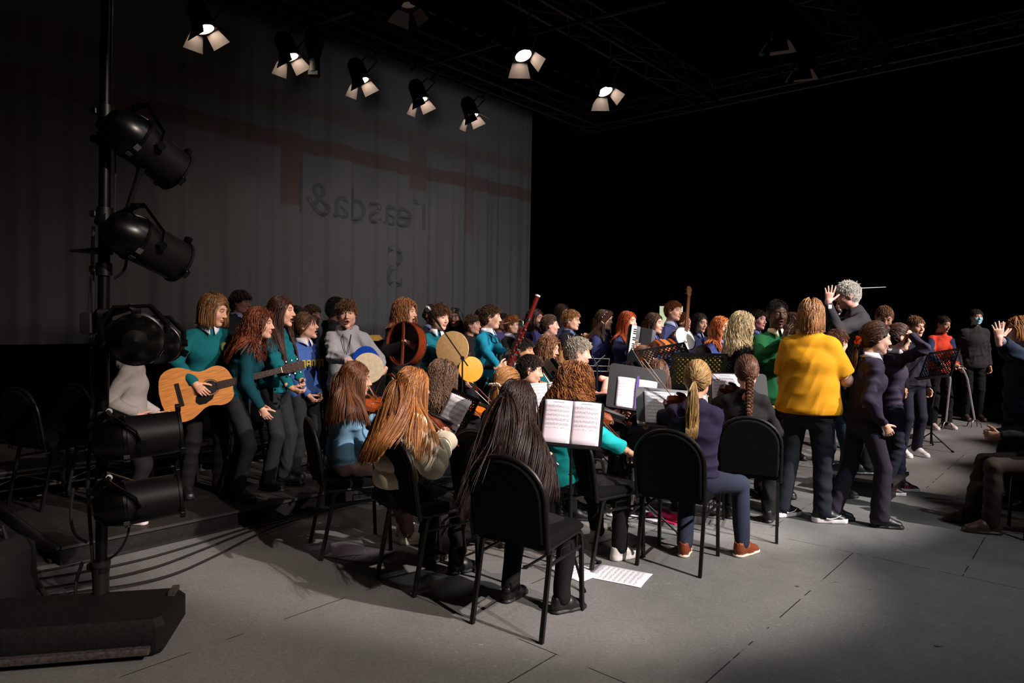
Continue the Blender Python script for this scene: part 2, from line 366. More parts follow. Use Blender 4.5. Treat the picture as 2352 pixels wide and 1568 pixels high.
def make_hair(style, M, seed, n, rad, L, col, opts, origin, parent, mats):
    rng = np.random.default_rng(seed); i = np.arange(int(n*2.6)); ph = i*2.39996; zz = 1-2*(i+.5)/len(i)
    U_ = np.stack([np.sqrt(1-zz**2)*np.cos(ph), np.sqrt(1-zz**2)*np.sin(ph), zz], 1)+rng.normal(0, .02, (len(i), 3)); U_ /= np.linalg.norm(U_, axis=1, keepdims=True)
    X = HC+U_*HR*0.99; k = hairline(X, 0.002+opts.get('recede', 0)); X = X[k]; U_ = U_[k]
    keep = rng.permutation(len(X))[:n]; X = X[keep]; U_ = U_[keep]; n = len(X)
    sc_ = M.to_scale()[0]; Ri = np.array(M.to_3x3().inverted()@Vector((0, 0, -1))); g = Ri/np.linalg.norm(Ri)
    Mn = np.array(M); A3 = Mn[:3, :3]; t3 = Mn[:3, 3]
    toW = lambda p: p@A3.T+t3
    A3i = np.linalg.inv(A3)
    lay = rng.uniform(0.002, opts.get('vol', 0.016), n)
    side = np.where(X[:, 0] > opts.get('part', 0.0), 1.0, -1.0)
    def push_head(p):
        q = (p-HC)/HR; r = np.linalg.norm(q, axis=1); m = 1+lay/0.09; f = np.where(r < m, m/np.maximum(r, 1e-6), 1)
        return HC+(p-HC)*f[:, None]
    def push_face(p):
        inf = (p[:, 1] > 0.02) & (p[:, 2] < 0.05) & (p[:, 2] > -0.14) & (np.abs(p[:, 0]) < 0.072)
        p[:, 0] = np.where(inf, p[:, 0]+side*0.012, p[:, 0]); p[:, 1] = np.where(inf, p[:, 1]-0.009, p[:, 1]); return p
    def push_col(p):
        if not col: return p
        W = toW(p).astype(np.float32); d = ev(col, W, 0.04); th = opts.get('cg', 0.018)+lay*0.8; hit = d < th
        if hit.any():
            Wh = W[hit]; dh = d[hit]; e = 0.004; G = np.stack([ev(col, Wh+np.eye(3, dtype=np.float32)[a]*e, 0.04)-dh for a in range(3)], 1)/e
            G /= np.linalg.norm(G, axis=1, keepdims=True)+1e-6; Wh = Wh+G*(th[hit]-dh)[:, None]; p[hit] = (Wh-t3)@A3i.T
        return p
    paths = [X.copy()]
    long_ = style in ('long', 'wavy', 'curly', 'bob', 'crimp')
    if long_:
        K = 26 if L > 0.3 and n > 700 else 16
        bk = np.clip((X[:, 1]+0.055)/0.09, 0.05, 1); fr_ = np.clip((X[:, 1]-0.02)/0.05, 0, 1); v = np.stack([side*0.9*bk, -0.85+0.5*bk-0.55*fr_, 0.25+0*side], 1); v -= U_*(v*U_).sum(1, keepdims=True); v /= np.linalg.norm(v, axis=1, keepdims=True)+1e-6
        Li = np.maximum(L-(0.12-X[:, 2])*1.1, L*0.35)*rng.uniform(0.93, 1.03, n); p = X.copy(); bd = np.array(opts.get('dir', (0, 0, 0)))
        for s in range(K-1):
            v = v*0.62+(g+bd*(s > 6))*0.40+rng.normal(0, opts.get('mess', 0.03), (n, 3)); v /= np.linalg.norm(v, axis=1, keepdims=True)
            p = p+v*(Li/(K-1))[:, None]; p = push_head(p); p = push_face(p); p = push_col(p)
            if len(paths) > 1: v = p-paths[-1]; v /= np.linalg.norm(v, axis=1, keepdims=True)+1e-6
            paths.append(p.copy())
        Pt = np.stack(paths, 1); k0 = 3 if K > 20 else 3
        for _ in range(14 if K > 20 else 6): Pt[:, k0:-1] = Pt[:, k0:-1]*0.4+(Pt[:, k0-1:-2]+Pt[:, k0+1:])*0.3
        if style in ('curly', 'wavy', 'crimp'):
            am, wl = {'curly': (0.013, 0.085), 'wavy': (0.009, 0.12), 'crimp': (0.0035, 0.035)}[style]; wl = wl*rng.uniform(0.75, 1.3, (n, 1)); am = am*rng.uniform(0.5, 1.3, (n, 1))
            if style != 'wavy': Pt = np.stack([np.stack([np.interp(np.linspace(0, K-1, K*2), np.arange(K), Pt[j, :, a]) for a in range(3)], 1) for j in range(n)]); K = K*2
            t = np.linspace(0, 1, K)[None, :]; w = np.clip(t*4, 0, 1)*am; th = 2*math.pi*t*Li[:, None]/wl+rng.uniform(0, 6.28, (n, 1))
            Pt[..., 0] += w*np.cos(th); Pt[..., 1] += w*np.sin(th)*0.9; Pt[..., 2] += w*0.5*np.sin(th*1.3)
    elif style in ('pony', 'braid', 'bun', 'half'):
        tie = np.array(opts.get('tie', (0, -0.118, 0.0))); K1 = 11; ur = (X-HC)/HR; ut = (tie-HC)/HR; ut /= np.linalg.norm(ut)
        om = np.arccos(np.clip((ur*ut).sum(1)/np.linalg.norm(ur, axis=1), -1, 1))[:, None]; so = np.sin(om)+1e-6
        for s in range(1, K1):
            t = s/(K1-1); q = ur*np.sin((1-t)*om)/so+ut*np.sin(t*om)/so; q /= np.linalg.norm(q, axis=1, keepdims=True)
            paths.append(HC+q*HR*(1+(lay*(1-0.5*t)+0.002)[:, None]/0.09))
        out = rng.normal(0, 1, (n, 2)); out /= np.maximum(np.linalg.norm(out, axis=1, keepdims=True), 1); spread = opts.get('spread', 0.035)
        if style in ('pony', 'half'):
            p = paths[-1]*0.3+tie*0.7; paths.append(p); v = np.tile(np.array((0, -0.9, -0.1)), (n, 1)) if style == 'pony' else np.tile(np.array((0, -0.3, -0.9)), (n, 1))
            v[:, 0] += out[:, 0]*0.5*spread/0.035; Li = L*rng.uniform(0.8, 1.05, n); K2 = 15
            for s in range(K2):
                v = v*0.66+g*0.36+rng.normal(0, .03, (n, 3)); v /= np.linalg.norm(v, axis=1, keepdims=True)
                p = p+v*(Li/K2)[:, None]; p = push_head(p); p = push_col(p)
                if s > K2*.55: p[:, 0] += (tie[0]-p[:, 0])*0.06*(style == 'pony')
                paths.append(p.copy())
        Pt = np.stack(paths, 1)
    else:   # short
        K = 7; sw = np.array(opts.get('sweep', (0.25, 0.55, 0.0))); v = U_*opts.get('lift', 0.28)+sw+rng.normal(0, opts.get('mess', 0.12), (n, 3)); p = X.copy()
        top = np.clip((X[:, 2]-0.02)/0.06, 0, 1); Li = (L*(0.35+0.65*top) if not opts.get('even') else L+0*top)*rng.uniform(0.8, 1.15, n)
        v = np.where((X[:, 2] < 0.04)[:, None], v*0.35+g*0.9, v); v /= np.linalg.norm(v, axis=1, keepdims=True)
        for s in range(K-1):
            v = v+g*0.22; v /= np.linalg.norm(v, axis=1, keepdims=True); p = push_head(p+v*(Li/(K-1))[:, None]); paths.append(p.copy())
        Pt = np.stack(paths, 1)
    want = {'long': 14, 'bob': 12, 'wavy': 18, 'pony': 16, 'half': 16, 'braid': 8, 'bun': 8, 'crimp': 36, 'curly': 36}.get(style, 6)
    if Pt.shape[1] > want: ix = np.unique(np.round(np.linspace(0, 1, want)**1.25*(Pt.shape[1]-1)).astype(int)); Pt = Pt[:, ix]
    W = toW(Pt.reshape(-1, 3)).reshape(Pt.shape); V, Q = strands(W, rad*rng.uniform(0.6, 1.3, n))
    mi = np.zeros(len(Q), int)
    if style in ('braid', 'bun'):
        tw = toW(np.array([tie]))[0]; back = A3@np.array((0, -1, 0)); back /= np.linalg.norm(back); rt = A3@np.array((1, 0, 0)); rt /= np.linalg.norm(rt)
        if style == 'braid':
            m = 90; t = np.linspace(0, 1, m); base = tw[None]+np.stack([0*t, 0*t, -t*L], 1)+back[None]*(0.012+0.02*np.sin(t*3))[:, None]
            if col:
                for it in range(2):
                    d = ev(col, base.astype(np.float32), .04); base += back[None]*np.maximum(0.03-d, 0)[:, None]
            VV_, QQ = [], []; o = 0
            for c in range(3):
                a = t*L/0.075*2*math.pi+c*2.094; w = 0.017*(1-0.4*t)
                cen = base+rt[None]*(np.sin(a)*w)[:, None]+back[None]*(np.sin(2*a)*w*0.55)[:, None]
                fib = 9; pp = []
                for f in range(fib):
                    fa = f/fib*6.283; pp.append(cen+(rt[None]*math.cos(fa)+np.array([[0, 0, 1.]])*math.sin(fa)*0.7+back[None]*math.sin(fa+1)*0.7)*(0.0125*(1-0.35*t))[:, None])
                v2, q2 = strands(np.stack(pp+[cen]), np.array([0.0052]*fib+[0.011])); VV_.append(v2); QQ.append(q2+o); o += len(v2)
            v2 = np.concatenate(VV_); q2 = np.concatenate(QQ)
        else:
            fib = 60; pp = []; cb = tw+back*0.028; rb = opts.get('bun', 0.036)
            for f in range(fib):
                ax = rng.normal(0, 1, 3); ax /= np.linalg.norm(ax); b1 = np.cross(ax, (0.3, 0.5, 0.8)); b1 /= np.linalg.norm(b1); b2 = np.cross(ax, b1); a = np.linspace(0, 4.4, 12)+rng.uniform(0, 6)
                pp.append(cb+(b1[None]*np.cos(a)[:, None]+b2[None]*np.sin(a)[:, None])*rb*rng.uniform(.8, 1.05))
            v2, q2 = strands(np.stack(pp), 0.0065)
        Q = np.concatenate([Q, q2+len(V)]); V = np.concatenate([V, v2])
    return mesh_obj('hair', V, Q, mats, parent, origin)

# ------------------------------------------------------------------ the figure
def ik(S, T, l1, l2, hint):
    d = T-S; L = d.length
    if L > (l1+l2)*0.995: T = S+d*((l1+l2)*0.995/L); d = T-S; L = d.length
    L = max(L, 0.06); x = (l1*l1-l2*l2+L*L)/(2*L); hh = math.sqrt(max(l1*l1-x*x, 1e-6)); u = d.normalized()
    p = Vector(hint)-u*Vector(hint).dot(u); p = p.normalized() if p.length > 1e-5 else u.orthogonal().normalized()
    return S+u*x+p*hh, T
def folds(P, seed, amp, up=(0, 0, 1)):
    r = np.random.default_rng(seed); out = 0; lowf = np.sin(P@r.normal(0, 9, 3)+r.uniform(0, 6))
    for k in range(3):
        w = r.normal(0, 1, 3); w /= np.linalg.norm(w); w = w*0.7+np.array(up)*0.6*(k < 2); a = P@(w*r.uniform(50, 95)); b = P@(r.normal(0, 14, 3))
        out = out+((1-2*np.abs(np.sin(0.5*(a+1.8*np.sin(b)+k))))*0.75 if k < 2 else np.sin(a+1.8*np.sin(b)+k)*0.4)
    return (amp*out*(0.55+0.45*lowf)).astype(np.float32)
def person(label, px, py, d, yaw, fl=0.0, sit=False, h=None, lean=0, side=0, hy=0, hp=0, ht=0, g=1.0, fem=False, mo=False, bust=0.0, slouch=0,
           skincol='#d09c82', top=('knit', '#1d6a70'), tk='sweater', sleeve=1.0, hem=0.10, legs=('cloth', '#232326'), lk='trousers', flare=0.0,
           shoes=('#111111', '#151515', 'shoe'), hair=('short', '#3a2618', '#6b4a30'), hl=0.06, ho=None, hn=None, hrad=None,
           L=None, R=None, hl_pose='relax', hr_pose='relax', dl=None, dr=None, nl=None, nr=None, eL=None, eR=None,
           feet=None, fyaw=0, knees=None, collar=None, res=0.012, seat=0.46, group=None, lip='#a4695a', seed=None, root_off=(0, 0), arms_bare=False, hs=None, name='person', cat='person'):
    seed = seed if seed is not None else int(px*7+py)
    top_pt = at(px, py, d); yr = yaw*D2R; Rz = Matrix.Rotation(-yr, 3, 'Z')
    fixed = h is not None; h = h or 1.62
    def build_spine(h):
        s = h/1.7; th, ts = lean*D2R, side*D2R
        t = Vector((math.sin(ts), math.sin(th), math.cos(th)*math.cos(ts))).normalized(); f = Vector((0, 1, 0)); f = (f-t*f.dot(t)).normalized(); r = f.cross(t)
        P0 = Vector((0, 0, (seat-fl+0.085 if sit else 0.885*s)))
        sl = slouch*D2R; t2 = (t*math.cos(sl)+f*math.sin(sl)).normalized(); f2 = (f*math.cos(sl)-t*math.sin(sl)).normalized()
        P1 = P0+t*0.13*s; P2 = P1+t2*0.19*s; P3 = P2+t2*0.12*s; P4 = P3+t2*0.075*s
        hs_ = hs or (0.97 if h > 1.5 else 0.93)
        Hd = Matrix.Rotation(-hy*D2R, 3, 'Z') @ Matrix.Rotation(-hp*D2R, 3, 'X') @ Matrix.Rotation(ht*D2R, 3, 'Y')
        nk = (t2*0.75+Vector((0, 0, 1))*0.45).normalized(); C = P4+nk*0.105*s+f2*0.018+Hd@Vector((0, 0.025, 0.045))
        return s, t, t2, f, f2, r, P0, P1, P2, P3, P4, hs_, Hd, C
    if not fixed:
        for _ in range(6):
            B_ = build_spine(h); ztop = fl+B_[-1].z+(0.122+0.75*(ho or {}).get('vol', 0.016)+(0.3*hl if hair[0] == 'short' and hl > 0.03 else 0))*B_[11]; h = min(1.95, max(1.15, h+(top_pt.z-ztop)/(0.55 if sit else 0.97)*1.0))
    s, t, t2, f, f2, r, P0, P1, P2, P3, P4, hs, Hd, C = build_spine(h)
    off = Rz@Vector((C.x, C.y, 0)); root = Vector((top_pt.x-off.x, top_pt.y-off.y, fl))
    W = lambda p: root+Rz@Vector(p)
    Dv = lambda p: Rz@Vector(p)
    e = thing(name, label, cat, root, group=group)
    sh = P3-t2*0.012*s; w = 0.145*s*(0.93 if fem else 1.0)*(0.9+0.1*g); Sx = [sh-r*w, sh+r*w]
    q0 = (math.sqrt(g))
    # arms
    wr = []; el = []; hd = []
    for i, (T, dd, nn, eh) in enumerate(((L, dl, nl, eL), (R, dr, nr, eR))):
        sg = -1 if i == 0 else 1; S = Sx[i]
        if T is None: T = ('s', (sg*0.215, 0.05, -0.56))
        if T[0] == 'w': Tp = Rz.inverted()@(Vector(T[1])-root)
        else:
            v = Vector(T[1])*s if T[0] == 's' else Vector(T[1]); Tp = sh+v
        fd = (Rz.inverted()@Vector(dd[1]) if dd and dd[0] == 'w' else Vector(dd)) if dd else None
        hint = Vector(eh) if eh else Vector((sg*0.35, -0.8, -0.45))
        wt = Tp-(fd.normalized() if fd else (Tp-S).normalized())*0.07*s
        E, wt = ik(S, wt, 0.275*s, 0.245*s, hint)
        fd = fd.normalized() if fd else (wt-E).normalized()
        nrm = (Rz.inverted()@Vector(nn[1]) if nn and nn[0] == 'w' else Vector(nn)) if nn else Vector((-sg, 0.1, 0.0))   # palm faces this way
        el.append(E); wr.append(wt); hd.append((fd, nrm))
    # legs
    Hx = [P0-r*0.085*s+Vector((0, 0, -0.02)), P0+r*0.085*s+Vector((0, 0, -0.02))]; kn = []; an = []
    for i in (0, 1):
        sg = -1 if i == 0 else 1
        if feet: fp = Vector((*feet[i], 0))
        else: fp = Vector((sg*0.10, 0.0, 0)) if not sit else Vector((sg*0.13, 0.38, 0))
        A = fp+Vector((0, 0, 0.095)); hint = Vector((0, 1, 0.15)) if not sit else Vector((sg*0.1, 0.5, 1))
        K, A2 = ik(Hx[i], A, (0.42 if sit else 0.400)*s, (0.40 if sit else 0.380)*s, hint)
        if not sit and (A2-A).length > 0.03: pass
        kn.append(K); an.append(A2)
    hk = skin(skincol)
    tw = lambda p: tuple(W(p))
    fwW = tuple(Dv(f)); fw2 = tuple(Dv(f2))
    def E_(a, b, wa, wb, ff): return ('e', tw(a), tw(b), wa, wb, ff)
    g1 = g; tor = [E_(P0-t*0.03*s, P1, (0.150*s*g1, 0.108*s*g1), (0.125*s*g1, 0.092*s*g1), fwW), E_(P1, P2, (0.125*s*g1, 0.092*s*g1), (0.145*s*q0, 0.105*s*q0), fw2),
                   E_(P2, P3-t2*0.015, (0.145*s*q0, 0.105*s*q0), (0.125*s*q0, 0.066*s*q0), fw2), ('c', tw(Sx[0]+r*0.01), tw(P3+t2*0.022), 0.044*s*q0, 0.05*s*q0), ('c', tw(Sx[1]-r*0.01), tw(P3+t2*0.022), 0.044*s*q0, 0.05*s*q0), ('c', tw(P3+t2*0.02), tw(P4+t2*0.005), 0.062*s, 0.05*s)]
    if bust:
        for sg in (-1, 1): tor.append(('s', tw(P2-t2*0.005+f2*0.062*s+r*sg*0.058*s), (bust*s,)*3))
    arm = []
    for i in (0, 1): arm.append([('c', tw(Sx[i]), tw(el[i]), 0.048*s*q0, 0.040*s*q0), ('c', tw(el[i]), tw(wr[i]), 0.039*s*q0, 0.0255*s)])
    leg = []
    for i in (0, 1): leg.append([('c', tw(Hx[i]), tw(kn[i]), 0.083*s*q0, 0.056*s*q0), ('c', tw(kn[i]), tw(an[i]), 0.054*s*q0, 0.038*s*q0)])
    P0w, tW = np.array(W(P0), np.float32), np.array(Dv(t), np.float32)
    # ---- body: head + hands + trunk and limbs, one mesh
    Mh = Matrix.Translation(W(C)) @ (Rz@Hd).to_4x4() @ Matrix.Scale(hs, 4)
    near = res <= 0.010; V0, Q0, m0 = head_geo(fem, mo, 0.0030 if near else 0.0036 if d < 7 else 0.0046); VL = [xf(V0, Mh)]; QL = [Q0]; mL = [m0]; o_ = len(V0)
    for i, pose in ((0, hl_pose), (1, hr_pose)):
        if pose is None: continue
        V1, Q1 = hand_geo(pose, 0.0034 if near else 0.0042 if d < 7 else 0.0052); fd, nrm = hd[i]; z = -nrm; x = fd.cross(z); x = x.normalized() if x.length > 1e-4 else Vector((1, 0, 0)); z = x.cross(fd)
        Mx = Matrix((x, fd, z)).transposed(); k = 0.95*s; mir = -1 if i == 0 else 1
        Mm = Matrix.Translation(W(wr[i])) @ (Rz@Mx).to_4x4() @ Matrix.Diagonal((mir*k, k, k, 1)); VL.append(xf(V1, Mm)); QL.append((Q1 if mir > 0 else Q1[:, ::-1])+o_); mL.append(np.zeros(len(Q1), int)); o_ += len(V1)
    allp = tor+arm[0]+arm[1]+leg[0]+leg[1]+[('c', tw(P3), tuple(Mh@Vector((0, -0.04, -0.13))), 0.055, 0.046)]
    ka, kl = (0.0 if arms_bare else 0.011), (0.0 if lk == 'skirt' else 0.015)
    lo, hi = bounds(allp, 0.03); bf = lambda P: np.minimum(np.minimum(ev(tor, P, 0.03)+0.018, ev(allp[-1:], P)), np.minimum(np.minimum(ev(arm[0], P, 0.02), ev(arm[1], P, 0.02))+ka, np.minimum(ev(leg[0], P, 0.02), ev(leg[1], P, 0.02))+kl))
    bV, bQ = nets(bf, lo, hi, 0.012 if arms_bare else 0.018); VL.append(bV); QL.append(bQ+o_); mL.append(np.zeros(len(bQ), int))
    hm = hair_mat(hair[1], hair[2]) if hair[0] != 'none' else hk
    bm = mesh_obj('body', np.concatenate(VL), np.concatenate(QL), [hk, mat('lips_'+lip, lip, 0.45), mat('brow_'+hair[1], hair[1], 0.7), mat('eye_white', '#a8a09a', 0.25), mat('iris', '#2a211c', 0.2), mat('mouth_inside', '#2a0d0c', 0.6), hm], e, root, mi=np.concatenate(mL))
    # ---- hair
    big = d < 4.9
    if hair[0] != 'none':
        n = hn or ((2900 if big else 1400 if d < 6.7 else 800) if hair[0] in ('long', 'wavy', 'bob', 'crimp', 'pony', 'half', 'braid', 'bun') else (2600 if big else 2300 if d < 6.7 else 1700))
        rd = hrad or ((0.0017 if big else 0.0021 if d < 6.7 else 0.0026) if hair[0] != 'short' else (0.0014 if big else 0.0016 if d < 6.7 else 0.0020))
        colp = tor+arm[0][:1]+arm[1][:1]+((ho or {}).get('col', []))
        ho = dict(ho or {}); ho.setdefault('cg', {'puffer': 0.042, 'hoodie': 0.034, 'jacket': 0.028, None: 0.01}.get(tk, 0.022))
        if tk == 'hoodie': colp = colp+[('c', tw(P4-f2*0.05*s-t2*0.005-r*0.05), tw(P4-f2*0.05*s-t2*0.005+r*0.05), 0.035, 0.035)]
        make_hair(hair[0], Mh, seed, n, rd, hl, colp, ho, root, e, [hm])
    # ---- top
    if tk:
        gr = (0.014 if g > 1.2 else 0)+{'sweater': 0.014, 'hoodie': 0.022, 'tshirt': 0.012, 'jacket': 0.022, 'puffer': 0.03, 'blouse': 0.008}[tk]; amp = {'sweater': 0.0065, 'hoodie': 0.006, 'tshirt': 0.0045, 'jacket': 0.008, 'puffer': 0.005, 'blouse': 0.0045}[tk]*(1.1 if near else 1)
        hemp = (np.array(W(P0-t*(hem-0.06)*s), np.float32)); upw = np.array(Dv(t2), np.float32)
        sl_prims = []
        for i in (0, 1):
            if sleeve >= 1: sl_prims.append([('c', tw(Sx[i]), tw(el[i]), 0.052*s*q0, 0.045*s*q0), ('c', tw(el[i]), tw(wr[i]-(wr[i]-el[i]).normalized()*0.012), 0.044*s*q0, 0.031*s)])
            elif sleeve > 0.5: q = el[i].lerp(wr[i], (sleeve-0.5)*2); sl_prims.append([('c', tw(Sx[i]), tw(el[i]), 0.052*s*q0, 0.048*s*q0), ('c', tw(el[i]), tw(q), 0.046*s*q0, 0.044*s)])
            else: q = Sx[i].lerp(el[i], sleeve*2); sl_prims.append([('c', tw(Sx[i]), tw(q), 0.056*s*q0, 0.060*s*q0)])
        nb = np.array(W(P4), np.float32); nd = (Vector(Mh.translation)-W(P4)).normalized()
        cuts = []
        for i in (0, 1):
            if sleeve < 1:
                a, b = (Sx[i], el[i]) if sleeve <= 0.5 else (el[i], wr[i]); q = a.lerp(b, sleeve*2 if sleeve <= 0.5 else (sleeve-0.5)*2); cuts.append((np.array(W(q), np.float32), np.array(Dv((b-a).normalized()), np.float32)))
            else: cuts.append((np.array(W(wr[i]), np.float32), np.array(Dv((wr[i]-el[i]).normalized()), np.float32)))
        hood = None; tor2 = tor+([('c', tw(Hx[0]+Vector((0, 0, 0.03))), tw(Hx[1]+Vector((0, 0, 0.03))), 0.088*s*q0)] if g > 1.2 else [])
        if tk == 'hoodie':
            bp = P4-f2*0.045*s+t2*0.0; hood = [('c', tw(bp-r*0.075*s+t2*0.01+f2*0.03), tw(bp-f2*0.035*s-t2*0.012), 0.028, 0.036), ('c', tw(bp+r*0.075*s+t2*0.01+f2*0.03), tw(bp-f2*0.035*s-t2*0.012), 0.028, 0.036),
                        ('c', tw(bp-r*0.075*s+t2*0.01+f2*0.03), tw(P4+f2*0.065*s-t2*0.035), 0.026, 0.018), ('c', tw(bp+r*0.075*s+t2*0.01+f2*0.03), tw(P4+f2*0.065*s-t2*0.035), 0.026, 0.018)]
        def tf(P):
            hgt = (P-hemp)@tW; rib = 0
            if tk == 'puffer': rib = 0.016*np.sqrt(np.abs(np.sin(hgt*math.pi/0.10)))-0.016
            wv = folds(P, seed, amp, tuple(tW))+rib
            d1 = ev(tor2, P, 0.035)-gr-wv-(0.010 if tk in ('sweater', 'hoodie') else 0)*np.clip((hgt-0.045)/0.03, 0, 1)*np.clip(1-(hgt-0.08)/0.15, 0, 1); d1 = smax(d1, -hgt, 0.006)
            out = d1
            for i in (0, 1):
                if tk == 'puffer':
                    aa = np.array(sl_prims[i][-1][1]); bb = np.array(sl_prims[i][-1][2]); ax_ = (bb-aa)/np.linalg.norm(bb-aa); rib2 = 0.018*np.sqrt(np.abs(np.sin((P@ax_.astype(np.float32))*math.pi/0.08)))
                    d2 = ev(sl_prims[i], P, 0.03)-gr-rib2+0.004-folds(P, seed+i, amp)
                else: d2 = ev(sl_prims[i], P, 0.025)-gr*0.55-folds(P, seed+i, amp*1.15)
                c, n_ = cuts[i]; d2 = smax(d2, (P-c)@n_, 0.004); out = smin(out, d2, 0.022)
            nn = np.array(nd, np.float32)
            out = smax(out, -(cap(P, nb-nn*0.05, nb+nn*0.2, 0.052, 0.062)), 0.006)
            if hood: out = smin(out, smax(ev(hood, P, 0.02), -cap(P, nb-nn*0.05, nb+nn*0.2, 0.050), 0.006), 0.012)
            return out
        lo, hi = bounds(tor+sl_prims[0]+sl_prims[1]+(hood or []), 0.075); V2, Q2 = nets(tf, lo, hi, res)
        tm = top if not isinstance(top, tuple) else (knit(top[1]) if top[0] == 'knit' else cloth(top[1]))
        mesh_obj({'sweater': 'sweater', 'hoodie': 'hoodie', 'tshirt': 'shirt', 'jacket': 'jacket', 'puffer': 'puffer_jacket', 'blouse': 'blouse'}[tk], V2, Q2, tm, e, root)
    # ---- legs
    lm = legs if not isinstance(legs, tuple) else cloth(legs[1])
    if lk == 'trousers':
        lg = [[('c', a[1], a[2], a[3]+0.002, a[4]+0.004), ('c', b[1], tuple(Vector(b[2])+Vector((0, 0, -0.015))), b[3]+0.006, b[4]+0.014+flare)] for a, b in leg]
        topc = np.array(W(P0+t*min(0.10, 0.10-hem)*s), np.float32)
        def lf(P):
            a = smax(ev(tor[:1], P, 0.03)-0.006, (P-topc)@tW, 0.006)
            if sit: a = smin(a, ev([('c', lg[0][0][1], lg[1][0][1], 0.10*s*q0)], P), 0.03)
            b = np.minimum(ev(lg[0], P, 0.02), ev(lg[1], P, 0.02))-0.004
            o = smin(a, b, 0.03)-folds(P, seed+5, 0.006, (0, 0, 1)); return np.maximum(o, fl+0.045-P[:, 2])
        lo, hi = bounds(tor[:1]+lg[0]+lg[1], 0.04); V3, Q3 = nets(lf, lo, hi, max(res, 0.010)*1.15); mesh_obj('trousers', V3, Q3, lm, e, root)
    else:
        K = 72; rings = 14; V3 = []; Q3 = []; ln = 0.48*s
        for j in range(rings):
            u = j/(rings-1)
            for k in range(K):
                a = 2*math.pi*k/K; pl = 0.011*u*math.cos(a*18); rx = (0.165+0.085*u)*s*g+pl; ry = (0.128+0.11*u)*s*g+pl
                V3.append(W(P0+t*0.06*s+Vector((0, 0, -1))*ln*u+r*rx*math.cos(a)+Vector(f)*ry*math.sin(a)))
        for j in range(rings-1):
            for k in range(K): Q3.append((j*K+k, j*K+(k+1) % K, (j+1)*K+(k+1) % K, (j+1)*K+k))
        o = mesh_obj('skirt', V3, Q3, lm, e, root); sm_ = o.modifiers.new('thick', 'SOLIDIFY'); sm_.thickness = 0.004
    shm = []
    # ---- shoes
    if shoes:
        V4, Q4, m4 = shoe_geo(shoes[2]); fy = fyaw if isinstance(fyaw, (tuple, list)) else (fyaw, fyaw)
        for i in (0, 1):
            an_ = an[i]; Mf = Matrix.Translation(W((an_.x, an_.y, max(0, an_.z-0.095)))) @ Matrix.Rotation(-(yaw+fy[i]+(-6 if i == 0 else 6))*D2R, 4, 'Z') @ Matrix.Scale(s*1.0, 4)
            so_ = mesh_obj('shoe', xf(V4, Mf), Q4, [mat('shoe_'+shoes[0], shoes[0], 0.45), mat('sole_'+shoes[1], shoes[1], 0.6)], e, root, mi=m4); shm.append((so_, Mf))
    # ---- shirt collar
    if collar:
        K = 40; V5 = []; Q5 = []; fr = Rz@Vector((math.sin(0), 1, 0))
        cf = Matrix((r, f2, t2)).transposed()
        for k in range(K+1):
            a = (-168+336*k/K)*D2R+math.pi; fr_ = max(0, 1-abs(abs((k/K)-0.5)-0.5)*2*2.8)  # 1 at open ends
            x, y = math.sin(a), math.cos(a)
            for (rr, zz) in ((0.052, 0.040), (0.060, 0.046), (0.074+0.014*fr_, 0.008-0.036*fr_**2)):
                V5.append(W(P4+cf@Vector((x*rr, y*rr*0.98+0.006+(0.012*fr_ if rr > 0.07 else 0), zz-0.012))))
        for k in range(K):
            for j in range(2): a = k*3+j; Q5.append((a, a+3, a+4, a+1))
        o = mesh_obj('shirt_collar', V5, Q5, cloth(collar), e, root); sm_ = o.modifiers.new('thick', 'SOLIDIFY'); sm_.thickness = 0.0035
    return dict(shm=shm, e=e, root=root, W=W, D=Dv, Mh=Mh, C=C, P0=P0, P1=P1, P2=P2, P3=P3, P4=P4, t=t, t2=t2, f=f, f2=f2, r=r, s=s, sh=sh, wr=wr, el=el, hd=hd, h=h, Rz=Rz, fem=fem, mo=mo, Sx=Sx)
def head_patch(p, name, fn, off, m, thick=0.0):     # something worn on the head, following its shape
    V, Q, _ = head_geo(p['fem'], p['mo'], 0.0032); c = V[Q].mean(1); k = fn(c); Q2 = Q[k]; used, inv = np.unique(Q2, return_inverse=True); inv = inv.reshape(Q2.shape)
    V2 = V[used]; n = V2-HC*np.array((1, 1, 0)); n = n/np.linalg.norm(n, axis=1, keepdims=True); V2 = V2+n*off
    o = mesh_obj(name, xf(V2, p['Mh']), inv, m, p['e'], p['root'])
    s = o.modifiers.new('thick', 'SOLIDIFY'); s.thickness = thick or 0.003; return o
def glasses(p, col='#151515'):
    mb = MB(); M = p['Mh']
    for sg in (-1, 1):
        mb.tube([M@Vector((sg*0.032+0.020*math.cos(a*math.pi/8), 0.099, 0.008+0.015*math.sin(a*math.pi/8))) for a in range(17)], 0.0016, 5)
        mb.tube([M@Vector((sg*0.052, 0.098, 0.012)), M@Vector((sg*0.075, 0.08, 0.010)), M@Vector((sg*0.083, -0.005, 0.008))], 0.0016, 5)
    mb.tube([M@Vector((-0.012, 0.1, 0.010)), M@Vector((0.012, 0.1, 0.010))], 0.0016, 5)
    for i, v in enumerate(mb.v): mb.v[i] = Vector(v)-p['root']
    mb.build('glasses', mat('glasses_'+col, col, 0.3), p['e'])
